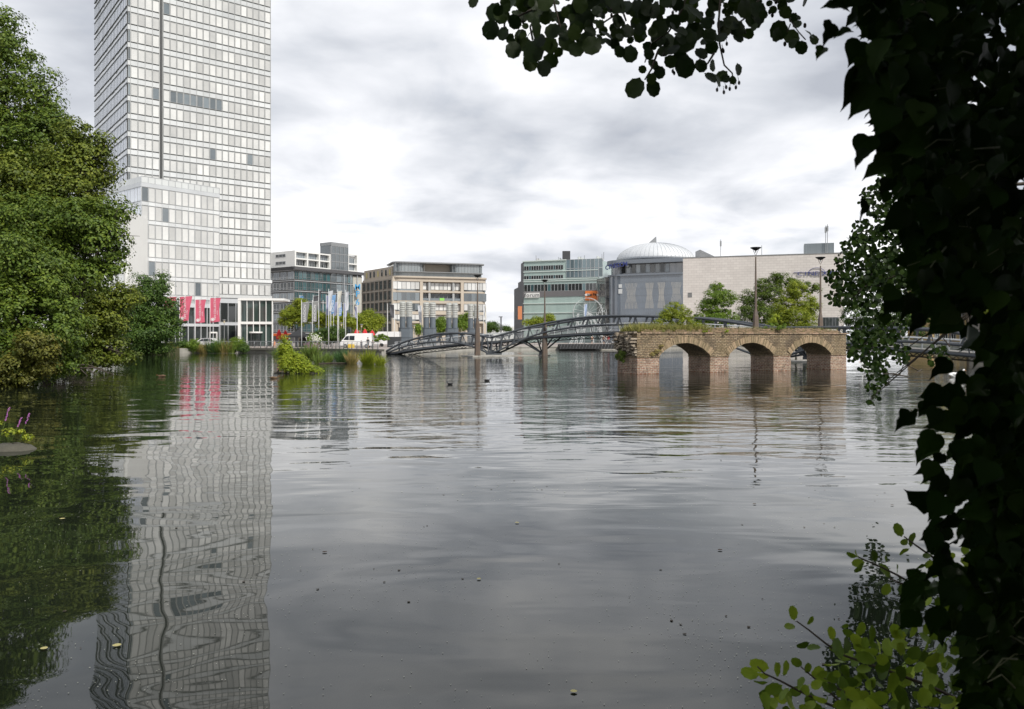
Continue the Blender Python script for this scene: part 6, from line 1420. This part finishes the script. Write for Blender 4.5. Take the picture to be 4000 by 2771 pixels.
# --- growth on the ruin
def vt(u, d, z): return VF.p(u, d, z)
grass_n = 15000
u_ = np.concatenate([rng.uniform(.1, 6.5, 7500), rng.uniform(.1, 19.6, 5200), rng.normal(11, 1.5, 1200), rng.uniform(14, 19, 700)]); u_ = np.clip(u_, .1, 18.9); n = len(u_); d_ = -rng.uniform(.0, W_ - .1, n)
hh = np.where(u_ < 6.8, rng.uniform(.22, .66, n), rng.uniform(.10, .46, n)) * rng.uniform(.5, 1.2, n)
pos = np.array([VF.p(a, c, ztop_ - .14) for a, c in zip(u_, d_)]); up = rng.normal(size=(n, 3)) * .28 + np.array([0, 0, 1.0]); up /= np.linalg.norm(up, axis=1, keepdims=True)
t_ = rng.normal(size=(n, 3)); s_ = np.cross(up, t_); s_ /= np.linalg.norm(s_, axis=1, keepdims=True); V, F = scatter(BL_V * np.array([.8, .6, 1]), BL_F, pos, np.stack([s_, np.cross(s_, up), up], 2), np.repeat((hh + .05)[:, None], 3, 1))
o = arr_mesh('ruin_grass', V, F, leafmat('dry_grass', (.32, .30, .09), (.17, .21, .045), vs=1.2)); tag(o, 'tall dry grass growing along the top of the brick ruin', 'grass', kind='stuff')
pxtree('ruin_bush', 'bright green bush growing on top of the brick ruin near its left end', 57.6, [(2630, 1198, 20), (2655, 1212, 26), (2615, 1222, 28), (2680, 1230, 24), (2640, 1245, 34), (2595, 1240, 24), (2670, 1260, 26), (2700, 1255, 18), (2570, 1262, 18), (2720, 1270, 14)], 2645, G_yel, 12000, .075, .26, per=45, out=.6, ground=2.95, r0=.03, cat='bush')
pxtree('ruin_plant', 'small yellowish sapling on the ruin right of the third lamp post', 60, [(3030, 1240, 10), (3050, 1250, 12), (3020, 1252, 10)], 3040, G_lime, 500, .10, .25, ground=2.95, r0=.02, cat='plant')
pxtree('ruin_plant', 'low leafy plant on the ruin beside the yellowish sapling', 60, [(3010, 1272, 12), (3035, 1275, 14), (3055, 1272, 12), (2995, 1278, 8)], 3030, G_fresh, 1500, .07, .2, ground=2.95, r0=.02, cat='plant', trunk=False)
pxtree('ruin_plant', 'dark ivy tuft hanging off the broken left end of the ruin', 55.6, [(2425, 1375, 11), (2418, 1392, 14), (2432, 1402, 10), (2408, 1385, 6), (2430, 1385, 12)], 2425, G_mid, 2600, .07, .16, ground=1.0, r0=.015, cat='plant', trunk=False, droop=.15)
for u, lab in ((3.6, 'yellow dry weeds in front of the left arch springing'),):
    c = VF.p(1.9, .1, zi); pxtree('ruin_weed', lab, c.y, [(2565, 1368, 14), (2580, 1358, 14), (2552, 1382, 12), (2540, 1388, 8)], 2565, strawm, 1600, .07, .2, ground=zi, r0=.01, cat='weeds', trunk=False)
for px, py, lab in ((2752, 1293, 'yellow moss tuft on the ruin wall above the first pier gap'), (2835, 1292, 'yellow moss tuft on the ruin wall right of the first'),): pxtree('ruin_moss', lab, 56.9 if px < 2800 else 57.6, [(px, py, 8), (px + 7, py + 3, 6)], px, G_lime, 500, .05, .1, ground=2.9, trunk=False, cat='moss')
pxtree('grass_fringe', 'thin dry grass fringe hanging over the left part of the ruin parapet', 55.8, [(2560, 1290, 12), (2530, 1292, 10), (2590, 1288, 12), (2640, 1288, 12)], 2590, leafmat('dry_grass', (.32, .30, .09), (.17, .21, .045), vs=1.2), 1500, .06, .16, ground=2.9, trunk=False, cat='grass')
# ================================================================== NEAR PLANTS
def leaf_shape(kind):
    if kind == 'alder':       # round, blunt, notched edge
        n = 18; pts = []
        for i in range(n):
            a_ = 2 * PI * i / n + PI / 2; r_ = .47 * (1 + (.05 if i % 2 else -.03)); x = r_ * math.cos(a_) * .93; y = r_ * math.sin(a_) + .5
            if i == n // 2: y -= .05
            pts.append((x, y))
    else:                     # ivy / poplar like: broad shoulders, long drawn tip
        pts = [(0, 0), (.16, -.06), (.34, .0), (.45, .14), (.46, .30), (.40, .46), (.27, .62), (.15, .76), (.06, .90), (.02, 1.04), (-.03, .90), (-.13, .76), (-.26, .62), (-.39, .47), (-.47, .30), (-.44, .13), (-.33, .0), (-.15, -.06)]
    V = [(0, .42, .0)] + [(x, y, .13 * x * x * 4 * .5 - .10 * (y - .4) ** 2 + .02 * math.sin(9 * y + 5 * x)) for x, y in pts]
    k = len(pts); F = [(0, i + 1, (i + 1) % k + 1) for i in range(k)]
    return np.array(V), np.array(F)
IV, IF_ = leaf_shape('ivy'); IV2 = IV * np.array([.8, 1.0, 2.2]); IV2[:, 0] += .10 * np.sin(IV2[:, 1] * 3.0); IV2[[4, 15], 0] *= 1.18; IV2[[6, 13], 0] *= .72; AV, AF = leaf_shape('alder')
ivym = mat('ivy_leaf', (.0095, .024, .0025), rough=.5, var=.6, vscale=3, col2=(.006, .014, .003), island=.6, hue=.04, transl=.25, spec=.05)
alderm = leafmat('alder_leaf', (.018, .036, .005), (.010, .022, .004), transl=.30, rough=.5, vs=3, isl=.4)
twigleaf = leafmat('young_alder_leaf', (.17, .25, .02), (.05, .09, .010), transl=.30, rough=.5, vs=4, isl=.6)
def lay(positions, sizes, tipdir, m, name, parent, T=(AV, AF), tilt=.35, face=None):
    """leaves whose blade starts at the position and points along tipdir, face turned roughly to the lake/eye"""
    pos = np.array(positions); n = len(pos); td = np.array(tipdir, float); td /= np.linalg.norm(td, axis=1, keepdims=True)
    fn = np.tile(np.array([[0, -1.0, .15]]), (n, 1)) + rng.normal(size=(n, 3)) * tilt
    fn -= td * (fn * td).sum(1, keepdims=True); fn /= np.linalg.norm(fn, axis=1, keepdims=True); xd = np.cross(td, fn)
    V, F = scatter(T[0], T[1], pos, np.stack([xd, td, fn], 2), np.repeat(np.array(sizes)[:, None], 3, 1)); return arr_mesh(name, V, F, m, parent)
# --- alder overhead: twigs hang into the top of the view
al = thing('alder_tree', 'alder whose dark leafy twigs with small cones hang into the top of the view', 'tree', (3.4, -2.2, .9))
LST = [(255,85,65),(225,220,68),(320,250,48),(385,30,55),(300,130,45),(400,160,55),(395,370,62),(450,260,45),(520,80,80),(540,380,80),(560,200,70),(520,465,65),(620,510,60),(670,455,55),(640,330,50),(690,230,60),(680,340,55),(700,120,45),(620,100,60),(735,390,35),(790,310,65),(860,370,58),(850,240,55),(820,90,60),(900,50,80),(940,130,60),(960,190,45),(940,290,55),(990,340,72),(1040,40,60),(1045,180,35),(1090,260,48),(1160,170,42),(1150,330,45),(1170,260,55),(1250,230,55),(1190,385,42),(1270,400,60),(1345,260,52),(1230,50,60),(1320,60,65),(1400,60,60),(1460,70,60),(1370,110,50),(1310,165,40),(1500,200,70),(1440,240,40),(1400,350,40),(1410,400,45),(1480,290,60),(1560,300,75),(1440,480,45),(1360,520,30),(1310,655,75),(1440,660,60),(1430,590,40),(1490,540,45),(1570,460,48),(1600,370,50),(1690,80,70),(1620,20,55),(1590,160,55),(1760,100,70),(1690,300,90),(1750,230,70),(1680,490,85),(1800,490,50),(1800,400,50),(1870,90,40),(1840,170,45),(1870,260,55),(1880,350,50),(1890,490,42),(1870,580,50),(1920,600,50),(1960,570,45),(2080,520,42),(1990,590,35),(2040,600,30),(1960,280,45),(1950,200,50),(2020,170,60),(2080,210,60),(2190,150,65),(2130,60,70),(2220,70,60),(2000,60,60),(2270,100,30),(330,20,40),(470,20,60),(560,20,60),(640,20,60),(1000,20,50),(1100,20,50),(1160,60,40),(1560,20,40),(1720,20,60),(1900,20,60),(2060,20,60),(450,120,50),(480,330,50),(590,300,50),(760,200,40),(880,160,60),(1040,90,40),(1640,420,50),(1640,230,60),(1530,380,50)]
L2 = [(105,75,40),(160,110,30),(185,150,28),(70,185,58),(55,215,40),(140,230,50),(205,295,40),(255,210,34),(285,245,34),(165,270,34),(30,60,24),(10,20,20),(90,30,34),(190,110,16)]
pp, ss, tt = [], [], []
for lst, ox, sc_ in ((LST, 1800, 1.92), (L2, 3000, 1.596)):
    for x, y, r_ in lst:
        Y = 3.8 + random.uniform(-.28, .3); px, py = ox + x / sc_, y / sc_; r_ = r_ / sc_; a_ = random.uniform(-2.6, -.5); d = Vector((math.cos(a_), random.uniform(-.3, .3), math.sin(a_)))
        s_ = 2 * r_ / FPX * Y; c = P(px, py, Y); pp.append(c - d * s_ * .5); ss.append(s_ * 1.12); tt.append(d)
for k in range(150):       # smaller leaves between the traced ones
    x, y, r_ = random.choice([q for q in LST if q[1] < 330]); Y = 3.8 + random.uniform(-.2, .35); a_ = random.uniform(-2.6, -.5); pp.append(P(1800 + (x + random.gauss(0, 42)) / 1.92, (y + random.gauss(-8, 30)) / 1.92, Y)); ss.append(random.uniform(.03, .065)); tt.append(Vector((math.cos(a_), random.uniform(-.3, .3), math.sin(a_))))
for k in range(330):       # more of the same branch above the top edge of the view
    px = random.uniform(1850, 3150); Y = 3.8 + random.uniform(-.3, .6); c = P(px, random.uniform(-420, -10), Y); a_ = random.uniform(-2.6, -.5); pp.append(c); ss.append(random.uniform(.055, .085)); tt.append(Vector((math.cos(a_), random.uniform(-.3, .3), math.sin(a_))))
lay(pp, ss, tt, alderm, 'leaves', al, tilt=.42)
def pts_px(l, ox, oy, sc_, Y): return [P(ox + x / sc_, oy + y / sc_, Y) for x, y in l]
b = MB()
for l in ([(680, -60), (715, 90), (745, 200), (740, 260)], [(1200, -60), (1195, 90), (1080, 165), (980, 240), (830, 300)], [(1215, 90), (1240, 160)], [(1700, -40), (1650, 90), (1560, 240), (1430, 330), (1380, 470)], [(1950, -40), (1930, 200), (1940, 330), (1975, 490), (2035, 550), (2050, 640)], [(1900, 400), (1850, 480)], [(330, 150), (325, 220)], [(540, 300), (520, 200), (600, 60), (640, -60)], [(2280, -60), (2150, 120), (2030, 220)], [(1480, 380), (1430, 520), (1380, 600)], [(420, 130), (560, 60), (700, 20)]):
    q = pts_px(l, 1800, 0, 1.92, 3.8); b.tube(q, [.006 - .0035 * i / len(q) for i in range(len(q))], 5)
for l in ([(60, -60), (120, 40), (140, 130), (190, 200), (235, 250)], [(140, 150), (120, 200)]): q = pts_px(l, 3000, 0, 1.596, 3.8); b.tube(q, .003, 5)
for x0, x1 in ((1850, 2300), (2200, 2700), (2600, 3100), (2900, 3300)): q = [P(x0, random.uniform(-300, -60), 3.9), P((x0 + x1) / 2, random.uniform(-260, -120), 3.8), P(x1, -420, 3.6)]; b.tube(q, [.006, .010, .016], 6)
b.tube([P(2700, -400, 3.7), Vector((2.2, 2.0, 5.2)), Vector((3.3, -1.4, 5.4))], [.014, .04, .09], 8); b.tube([P(3200, -380, 3.6), Vector((2.6, 2.0, 5.2))], [.014, .03], 8)
b.build('twigs', BARK, al, smooth=True)
b = MB()
for x, y in ((1590, 97), (1615, 78), (1995, 330), (1965, 375), (1970, 385), (1523, 410), (1922, 675), (1973, 693), (2017, 668), (2063, 657), (2087, 622), (1990, 655), (2032, 245), (2130, 240), (1130, 70), (1130, 115), (1075, 110), (1600, 550), (1590, 535), (465, 165), (580, 260), (1880, 145), (1895, 170)):
    c = P(1800 + x / 1.92, y / 1.92, 3.78); b.ball(c, (.0065, .0065, .0105), 8, 6); b.tube([c, c + Vector((random.uniform(-.01, .01), 0, .03))], .0012, 4)
for x, y in ((230, 160), (10, 75), (27, 95), (105, 275), (50, 12), (70, 30), (88, 12)): c = P(3000 + x / 1.596, y / 1.596, 3.78); b.ball(c, (.008, .008, .0125), 8, 6)
b.build('cones', mat('alder_cone', (.02, .015, .01), .8), al, smooth=True)
limbs((3.4, -2.2, .9), [(3.0, -1.6, 6.5), (2.2, -3.4, 7.5), (4.6, -3.4, 7.5), (3.3, -1.4, 5.4)], .22).build('trunk', BARK, al, smooth=True)
# its unseen crown, added over and behind the eye to shade the near plants
V, F = leaves_in([(1.5, -3.6, 7.2, 3.6, 3.0, 3.0), (5.2, -3.0, 6.8, 3.4, 3.2, 3.4), (-2.5, -4.2, 7.0, 3.4, 2.8, 3.0), (3.0, -3.6, 3.6, 3.4, 1.5, 2.6), (7.5, -.5, 5.6, 2.8, 2.8, 3.4), (-2.2, -4.4, 3.4, 2.6, 1.6, 2.4), (6.0, 1.5, 8.0, 3.0, 2.5, 2.2)], 60000, .22, 1.0, per=60); arr_mesh('crown', V, F, G_deep, al)
# --- alder over the water at the right, 14 m away, with its own twigs
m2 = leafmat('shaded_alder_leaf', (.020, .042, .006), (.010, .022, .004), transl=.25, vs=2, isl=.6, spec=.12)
a2 = thing('alder_tree', 'smaller leaved alder branch hanging over the water at the right, beyond the big dark leaves', 'tree', (12.2, 12.5, .6))
zone = [(3420, 780, 60), (3480, 720, 60), (3380, 900, 50), (3330, 960, 45), (3290, 1020, 36), (3265, 1085, 34), (3300, 1110, 45), (3250, 1155, 22), (3275, 1180, 16), (3360, 1060, 70), (3430, 960, 80), (3400, 1130, 60), (3330, 1170, 36), (3470, 1060, 80), (3500, 860, 80), (3340, 1330, 34), (3380, 1290, 50), (3420, 1220, 50), (3360, 1370, 36), (3330, 1390, 20), (3430, 1350, 60), (3480, 1290, 60), (3520, 1380, 40), (3400, 1430, 40), (3440, 1440, 40), (3410, 1500, 26), (3450, 1480, 24), (3420, 1540, 16), (3400, 1565, 10), (3560, 1000, 100), (3600, 800, 90), (3580, 1180, 90), (3560, 640, 70), (3640, 560, 90), (3700, 900, 120), (3660, 1380, 40)]
pp, ss, tt = [], [], []
for px, py, r_ in zone:
    n = int(5 + r_ * r_ / 24 * (.8 if py > 1200 else 1))
    for k in range(n):
        a_ = random.uniform(0, 2 * PI); q = r_ * math.sqrt(random.random()); Y = 14.3 + random.gauss(0, .8); c = P(px + q * math.cos(a_), py + q * math.sin(a_), Y); t_ = random.uniform(-2.9, -.2); pp.append(c); ss.append(random.uniform(.05, .10)); tt.append(Vector((math.cos(t_), random.uniform(-.5, .5), math.sin(t_))))
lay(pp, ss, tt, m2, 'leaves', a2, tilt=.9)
b = MB()
def bend(a_, c_, s_, r0_, r1_): 
    m_ = a_.lerp(c_, .5) + s_; b.tube([a_, m_, c_], [r0_, (r0_ + r1_) / 2, r1_], 6)
root = Vector((11.5, 12.9, 4.8)); V0 = lambda x, y: P(x, y, 14.3)
for e_, s_ in ((V0(3270, 1130), .5), (V0(3260, 1170), .3), (V0(3340, 930), .4), (V0(3430, 760), .2), (V0(3330, 1380), .8), (V0(3400, 1560), .7), (V0(3450, 1500), .5), (V0(3500, 1390), .4)):
    bend(root, e_, Vector((-.2, 0, s_)), .06, .006)
    for k in range(5): f_ = root.lerp(e_, random.uniform(.5, .95)); bend(f_, f_ + Vector((random.uniform(-.6, .1), random.uniform(-.4, .4), random.uniform(-.5, .3))), Vector((0, 0, .05)), .012, .003)
b.build('twigs', BARK, a2, smooth=True)
limbs((12.2, 12.5, .6), [root, (11.6, 12.4, 6.5), (12.9, 12.0, 7.5)], .16).build('trunk', BARK, a2, smooth=True)
b = MB()
for k in range(90):
    px, py, r_ = random.choice(zone); c = P(px + random.uniform(-r_, r_), py + random.uniform(-r_, r_), 14.1); b.ball(c, (.012, .012, .02), 6, 5)
b.build('cones', mat('alder_cone', (.02, .015, .01), .8), a2)['kind'] = 'stuff'
# --- ivy clad trunk at the right edge, big leaves close to the eye
iv = thing('ivy_clad_tree', 'tree wrapped in large dark ivy leaves filling the right edge of the view', 'tree', (1.95, 2.35, .9))
b = MB(); b.tube([(1.95, 2.5, .6), (1.9, 2.5, 2.5), (1.85, 2.45, 4.2), (1.9, 2.2, 7)], [.22, .17, .16, .12], 12); b.tube([(1.88, 2.45, 3.4), (1.7, 2.2, 4.4), (1.3, 2.0, 5.2)], [.08, .06, .03], 8); b.build('trunk', BARK, iv, smooth=True)
pp, ss, tt = [], [], []
E1 = [(425,45,165,185),(690,15,130,195),(610,130,140,200),(380,215,150,250),(470,210,110,205),(330,330,90,240),(545,330,160,245),(570,430,120,235),(620,590,290,235),(520,560,230,250),(700,520,240,240),(720,700,150,240),(700,800,110,205),(600,920,160,250),(585,990,120,240),(720,900,150,240),(790,930,90,250),(690,1060,180,215),(730,1170,110,250),(590,1310,140,262),(735,1235,70,255),(790,1370,200,225),(860,1180,190,230),(880,1480,190,230),(960,1320,170,230),(760,90,170,220),(820,250,190,230),(830,700,200,240),(840,420,200,240),(880,980,190,240)]
E2 = [(915,710,150,235),(1040,770,95,225),(840,860,130,200),(810,960,95,235),(690,1035,140,230),(740,985,70,190),(905,1040,160,205),(850,1170,150,235),(1000,1000,140,210),(1050,1110,130,250),(1000,1230,110,235),(1120,1170,110,250),(1140,1300,110,190),(1080,1420,160,240),(1030,1510,90,245),(1160,1500,130,230),(620,300,160,230),(720,330,170,240),(600,240,120,220),(840,340,180,240),(900,240,180,235),(1080,520,150,250),(1160,640,130,250),(1120,560,150,200),(1240,560,130,190),(1020,900,140,170),(1150,830,120,200),(1230,900,150,240),(1100,960,150,240),(570,400,80,265),(760,430,150,250)]
for lst, ox, oy in ((E1, 3000, 0), (E2, 3100, 1000)):
    for x, y, s_, a_ in lst:
        Y = random.uniform(1.9, 2.15); c = P(ox + x / 1.596, oy + y / 1.596, Y); sz = s_ / 1.596 / FPX * Y * 1.12; a_ = R(a_); d = Vector((math.cos(a_), random.uniform(-.25, .25), math.sin(a_))); pp.append(c - d * sz * .45); ss.append(sz); tt.append(d)
EDGE = [(-300, 3300), (0, 3330), (120, 3400), (300, 3370), (480, 3450), (620, 3480), (800, 3500), (950, 3540), (1100, 3560), (1180, 3640), (1300, 3780), (1420, 3830), (1500, 3830), (1600, 3810), (1700, 3800), (1850, 3790), (2000, 3770), (2150, 3770), (2300, 3730), (2450, 3730), (2600, 3780), (3300, 3700)]
for k in range(4300):
    py = random.uniform(-350, 3100); x0 = interp(EDGE, py); px = x0 + 25 + abs(random.gauss(0, 1)) * 190 if random.random() < .4 else random.uniform(x0 + 60, 4350)
    if px > 4400: continue
    if 1150 < py < 1430 and px < 3900 and random.random() < .72: continue
    # leave a few peep holes between the leaves, as in a real curtain of ivy
    if math.sin(px * .021 + 1.3) * math.sin(py * .017 + px * .004) > .84 and py > 900: continue
    Y = random.uniform(1.85, 3.0) if py < 2450 else random.uniform(2.2, 3.0); c = P(px, py, Y); a_ = R(random.gauss(240, 35)); sz = random.choice((random.uniform(.035, .06), random.uniform(.05, .09))); pp.append(c); ss.append(sz); tt.append(Vector((math.cos(a_), random.uniform(-.35, .35), math.sin(a_))))
for k in range(75):
    py = random.uniform(1500, 2450); px = interp(EDGE, py) - min(170, abs(random.gauss(0, 110))) + 20; Y = random.uniform(1.9, 2.3); a_ = R(random.gauss(235, 30)); pp.append(P(px, py, Y)); ss.append(random.uniform(.05, .085)); tt.append(Vector((math.cos(a_), random.uniform(-.35, .35), math.sin(a_))))
for k in range(900):
    py = random.uniform(-350, 3000); px = random.uniform(interp(EDGE, py) + 110, 4350)
    if 1150 < py < 1430 and px < 3900: continue
    a_ = R(random.gauss(240, 35)); pp.append(P(px, py, random.uniform(2.6, 3.1))); ss.append(random.uniform(.08, .12)); tt.append(Vector((math.cos(a_), random.uniform(-.35, .35), math.sin(a_))))
gl_ = mat('glossy_ivy_leaf', (.010, .024, .003), rough=.36, var=.6, vscale=3, col2=(.008, .018, .003), island=.6, hue=.04, transl=.2, spec=.14)
sel = [random.random() for _ in pp]
for lo_, hi_, m_, T_ in ((0, .45, ivym, IV), (.45, .78, ivym, IV2), (.78, .9, gl_, IV), (.9, 1.01, gl_, IV2)):
    ix = [i for i, q in enumerate(sel) if lo_ <= q < hi_]; lay([pp[i] for i in ix], [ss[i] for i in ix], [tt[i] for i in ix], m_, 'ivy_leaves', iv, T=(T_, IF_), tilt=.5)
b = MB()
for k in range(80):
    py = random.uniform(-200, 2700); x0 = interp(EDGE, py) + random.uniform(-10, 350); Y = random.uniform(1.85, 2.3); a_ = P(x0, py, Y); c_ = P(x0 + random.uniform(60, 220), py + random.uniform(-120, 40), Y + .15); m_ = a_.lerp(c_, .5) + Vector((0, 0, random.uniform(.0, .03))); b.tube([a_, m_, c_], [.0014, .002, .003], 5)
for k in range(0): x = 3760 + k * 22; b.tube([P(x, 3000, 2.45), P(x + random.uniform(-60, 60), 1900, 2.4), P(x + random.uniform(-60, 60), 900, 2.4), P(x, -300, 2.45)], .006, 6)
b.build('stems', mat('ivy_stem', (.05, .055, .02), .7), iv, smooth=True)['kind'] = 'stuff'
# --- young alder shoots at the lower right
yo = thing('alder_sapling', 'young alder shoots with bright green leaves in the lower right corner over the water', 'sapling', (2.6, 3.3, .8))
T1 = [(545,905,60,100),(520,1005,50,180),(615,1135,55,200),(690,1155,55,190),(820,1050,55,100),(840,1160,45,170),(940,1050,52,150),(1030,1020,60,60),(1130,1150,52,100),(1125,495,50,90),(960,490,42,160),(1000,480,36,110),(1010,550,52,190),(1015,585,60,210),(1200,600,62,120),(1210,520,32,110),(1300,310,58,110),(1400,380,62,70),(1340,400,40,190),(1340,470,48,220),(1570,395,44,85),(1440,680,78,190),(1210,740,58,220),(1330,740,52,250),(1400,810,52,255),(1510,820,52,240),(1585,830,48,280),(1290,590,45,100),(1780,450,48,80),(300,1280,80,165),(230,1335,75,175),(310,1400,58,185),(430,1310,74,110),(490,1300,64,80),(570,1260,54,150),(400,1450,76,210),(360,1510,44,230),(330,1355,44,170),(480,1490,62,230),(730,1340,82,110),(650,1300,54,100),(620,1440,62,200),(830,1370,62,250),(920,1000,30,200),(670,960,42,60),(1060,1220,60,100),(1050,1310,60,190),(1180,1240,60,60),(1190,1340,60,240),(1340,1150,60,170),(1490,1160,58,60),(1600,1160,50,60),(1390,1240,60,200),(1100,1420,60,240),(960,1400,60,180),(900,1470,62,220),(860,1560,50,240),(1000,1500,60,260),(1130,1520,60,290),(1300,1380,62,280),(1290,1480,60,250),(1540,1300,62,290),(1500,500,40,190),(1540,460,40,100),(1620,560,60,230),(1680,620,55,250),(1650,480,50,90),(1520,560,45,210),(1560,620,50,250),(1460,580,50,200),(1690,720,50,270),(1160,690,40,200),(1600,700,44,210),(1680,500,40,60),(1400,640,55,120)]
pp, ss, tt = [], [], []
YS = 3.3
for x, y, s_, a_ in T1:
    Y = YS + random.uniform(-.22, .22); c = P(2800 + x / 1.8325, 1900 + y / 1.8325, Y); sz = s_ * 1.75 / 1.8325 / FPX * Y; a_ = R(a_); d = Vector((math.cos(a_), random.uniform(-.4, .4), math.sin(a_))); pp.append(c - d * sz * .5); ss.append(sz); tt.append(d)
for k in range(470):
    px = random.uniform(2980, 4100); lim = interp([(2980, 2700), (3150, 2650), (3300, 2540), (3450, 2480), (3650, 2380), (3800, 2150), (4100, 2000)], px); py = random.uniform(lim, 3050); Y = random.uniform(2.7, 3.9); a_ = random.uniform(0, 2 * PI); pp.append(P(px, py, Y)); ss.append(random.uniform(.04, .08)); tt.append(Vector((math.cos(a_), random.uniform(-.6, .6), math.sin(a_))))
lay(pp, ss, tt, twigleaf, 'leaves', yo, T=(AV * np.array([.74, 1, 1.3]), AF), tilt=.8)
b = MB()
for l in ([(570, 965), (660, 1030), (760, 1110), (880, 1200), (1050, 1260), (1250, 1330), (1500, 1420), (1900, 1600)], [(290, 1290), (340, 1340), (450, 1390), (600, 1470), (800, 1560), (1000, 1640), (1300, 1760)], [(960, 480), (1040, 520), (1180, 580), (1300, 640), (1400, 700), (1560, 745), (1800, 750), (2100, 820), (2300, 1100)], [(1340, 360), (1420, 420), (1520, 490), (1620, 560), (1750, 650), (2000, 720)], [(600, 1290), (750, 1420), (900, 1560), (1050, 1680)], [(820, 1080), (850, 1150), (880, 1200)], [(1010, 1060), (1000, 1130), (1050, 1260)], [(1240, 660), (1330, 700), (1480, 740)], [(730, 1340), (820, 1420), (960, 1500), (1150, 1600)], [(1900, 1600), (2300, 2000)], [(1300, 1760), (2300, 2000)]):
    q = [P(2800 + x / 1.8325, 1900 + y / 1.8325, YS) for x, y in l]; b.tube(q, [.0028 + .0055 * i / len(q) for i in range(len(q))], 5)
b.tube([P(2800 + 2300 / 1.8325, 1900 + 2000 / 1.8325, YS), (2.6, 3.3, .7)], .012, 6); b.build('twigs', mat('young_bark', (.07, .05, .035), .8, .4, 20), yo, smooth=True)
# --- stone and purple loosestrife at the left edge
st = MB(); c = Vector((XP(20, 17.6), 17.8, 0)); prof = [(.62, -.2), (.56, .02), (.42, .09), (.2, .13), (.03, .14)]
st.lathe(prof, c, 18, sy=.7); rough(st, .035); tag(st.build('flat_stone', mat('lake_stone', (.09, .085, .065), .85, .6, 4, .5, 12), smooth=True), 'flat grey stone in the water at the left edge', 'stone')
lo = thing('loosestrife', 'small plant with purple flower spikes by the flat stone at the left edge', 'flowering plant', (c.x, c.y, .18))
V, F = leaves_in([(c.x - .1, c.y, .45, .35, .3, .22), (c.x + .15, c.y, .33, .25, .2, .12)], 420, .07, .12); arr_mesh('leaves', V, F, G_yel, lo)
b = MB(); q = MB()
for dx, z0, z1 in ((.02, .4, .62), (-.25, .5, .85), (.2, .4, .72)):
    a_ = c + Vector((dx, 0, .2)); e_ = c + Vector((dx + .22, 0, z1 + .1)); b.tube([a_, e_], .006, 4)
    for k in range(26): s_ = .6 + .4 * k / 26; p_ = a_.lerp(e_, s_); q.ball(p_ + Vector((random.uniform(-.012, .012), random.uniform(-.012, .012), 0)), .011, 5, 4)
b.build('stem', reedm, lo); q.build('flower_spike', mat('loosestrife_purple', (.42, .13, .42), .7), lo)
# ================================================================== WATER LITTER
def speck(n, ymin, ymax, s0, s1, m, name, label, cat):
    yy_ = ymin * (ymax / ymin) ** rng.uniform(0, 1, n); xx = rng.uniform(-.62, .62, n) * yy_
    # drift lines: keep more where a slow pattern says so
    keep = rng.uniform(0, 1, n) < .25 + .75 * (np.sin(xx * .9 + yy_ * .35) * np.sin(yy_ * .8 - xx * .4) > .1)
    xx, yy_ = xx[keep], yy_[keep]; n = len(xx)
    tv = np.array([(math.cos(2 * PI * i / 6) * (.5 if i % 2 else .36), math.sin(2 * PI * i / 6) * .36, 0) for i in range(6)]); tf = np.array([(0, 1, 2, 3, 4, 5)])
    pos = np.stack([xx, yy_, np.full(n, .006)], 1); nr = np.tile([[0, 0, 1.0]], (n, 1)) + rng.normal(size=(n, 3)) * .05; V, F = scatter(tv, tf, pos, frames(nr, rng.uniform(0, 6.3, n)), np.repeat(rng.uniform(s0, s1, n)[:, None], 3, 1))
    o = arr_mesh(name, V, F, m); tag(o, label, cat, kind='stuff')
speck(5500, 5.3, 15, .005, .016, mat('pale_fluff', (.42, .42, .34), .8), 'floating_specks', 'tiny pale specks of fluff floating on the near water', 'specks')
speck(1700, 12, 62, .010, .035, mat('pale_fluff', (.45, .45, .38), .8), 'floating_petals', 'scattered pale petals and leaf bits floating on the open water', 'petals')
speck(170, 6, 30, .02, .05, mat('dark_litter', (.05, .035, .02), .8), 'floating_litter', 'dark leaf scraps floating on the water', 'leaf litter')
LF = [(1164, 1178 * 1, 0), ]
for i, (x, y, s_, lab) in enumerate([(2028, 2045, .06, 'pale yellow leaf floating on the water in the middle of the lake view'), (1875, 2262, .05, 'cream coloured leaf floating just below the picture centre'), (2255, 2706, .05, 'yellow leaf floating at the bottom edge, middle'), (232, 2030, .07, 'yellow leaf floating on the dark reflection of the left trees'), (440, 2525, .07, 'pale yellow leaf floating near the lower left, over the tower reflection'), (180, 2540, .06, 'pale green leaf floating at the lower left corner'), (1258, 2160, .06, 'dark curled leaf floating beside the tower reflection'), (2950, 1970, .06, 'dark brown leaf floating below the lamp post reflection'), (3478, 1975, .05, 'dark twisted leaf floating left of the ivy'), (2820, 2150, .06, 'dark curled twig leaf floating right of centre')]):
    Y = 7777 / (y - 1320); c = Vector((XP(x, Y), Y, .008)); m_ = mat('dead_leaf_brown', (.06, .035, .02), .8) if 'dark' in lab.split(' leaf')[0] else mat('dead_leaf_yellow', (.50, .44, .18), .7)
    Vv = AV * s_; an = random.uniform(0, 6); Vv = np.stack([Vv[:, 0] * math.cos(an) - Vv[:, 1] * math.sin(an), Vv[:, 0] * math.sin(an) + Vv[:, 1] * math.cos(an), Vv[:, 2] * .12 + .004], 1) + np.array(c)
    o = arr_mesh('floating_leaf', Vv, AF, m_); tag(o, lab, 'leaf', 'single leaves floating on the lake')
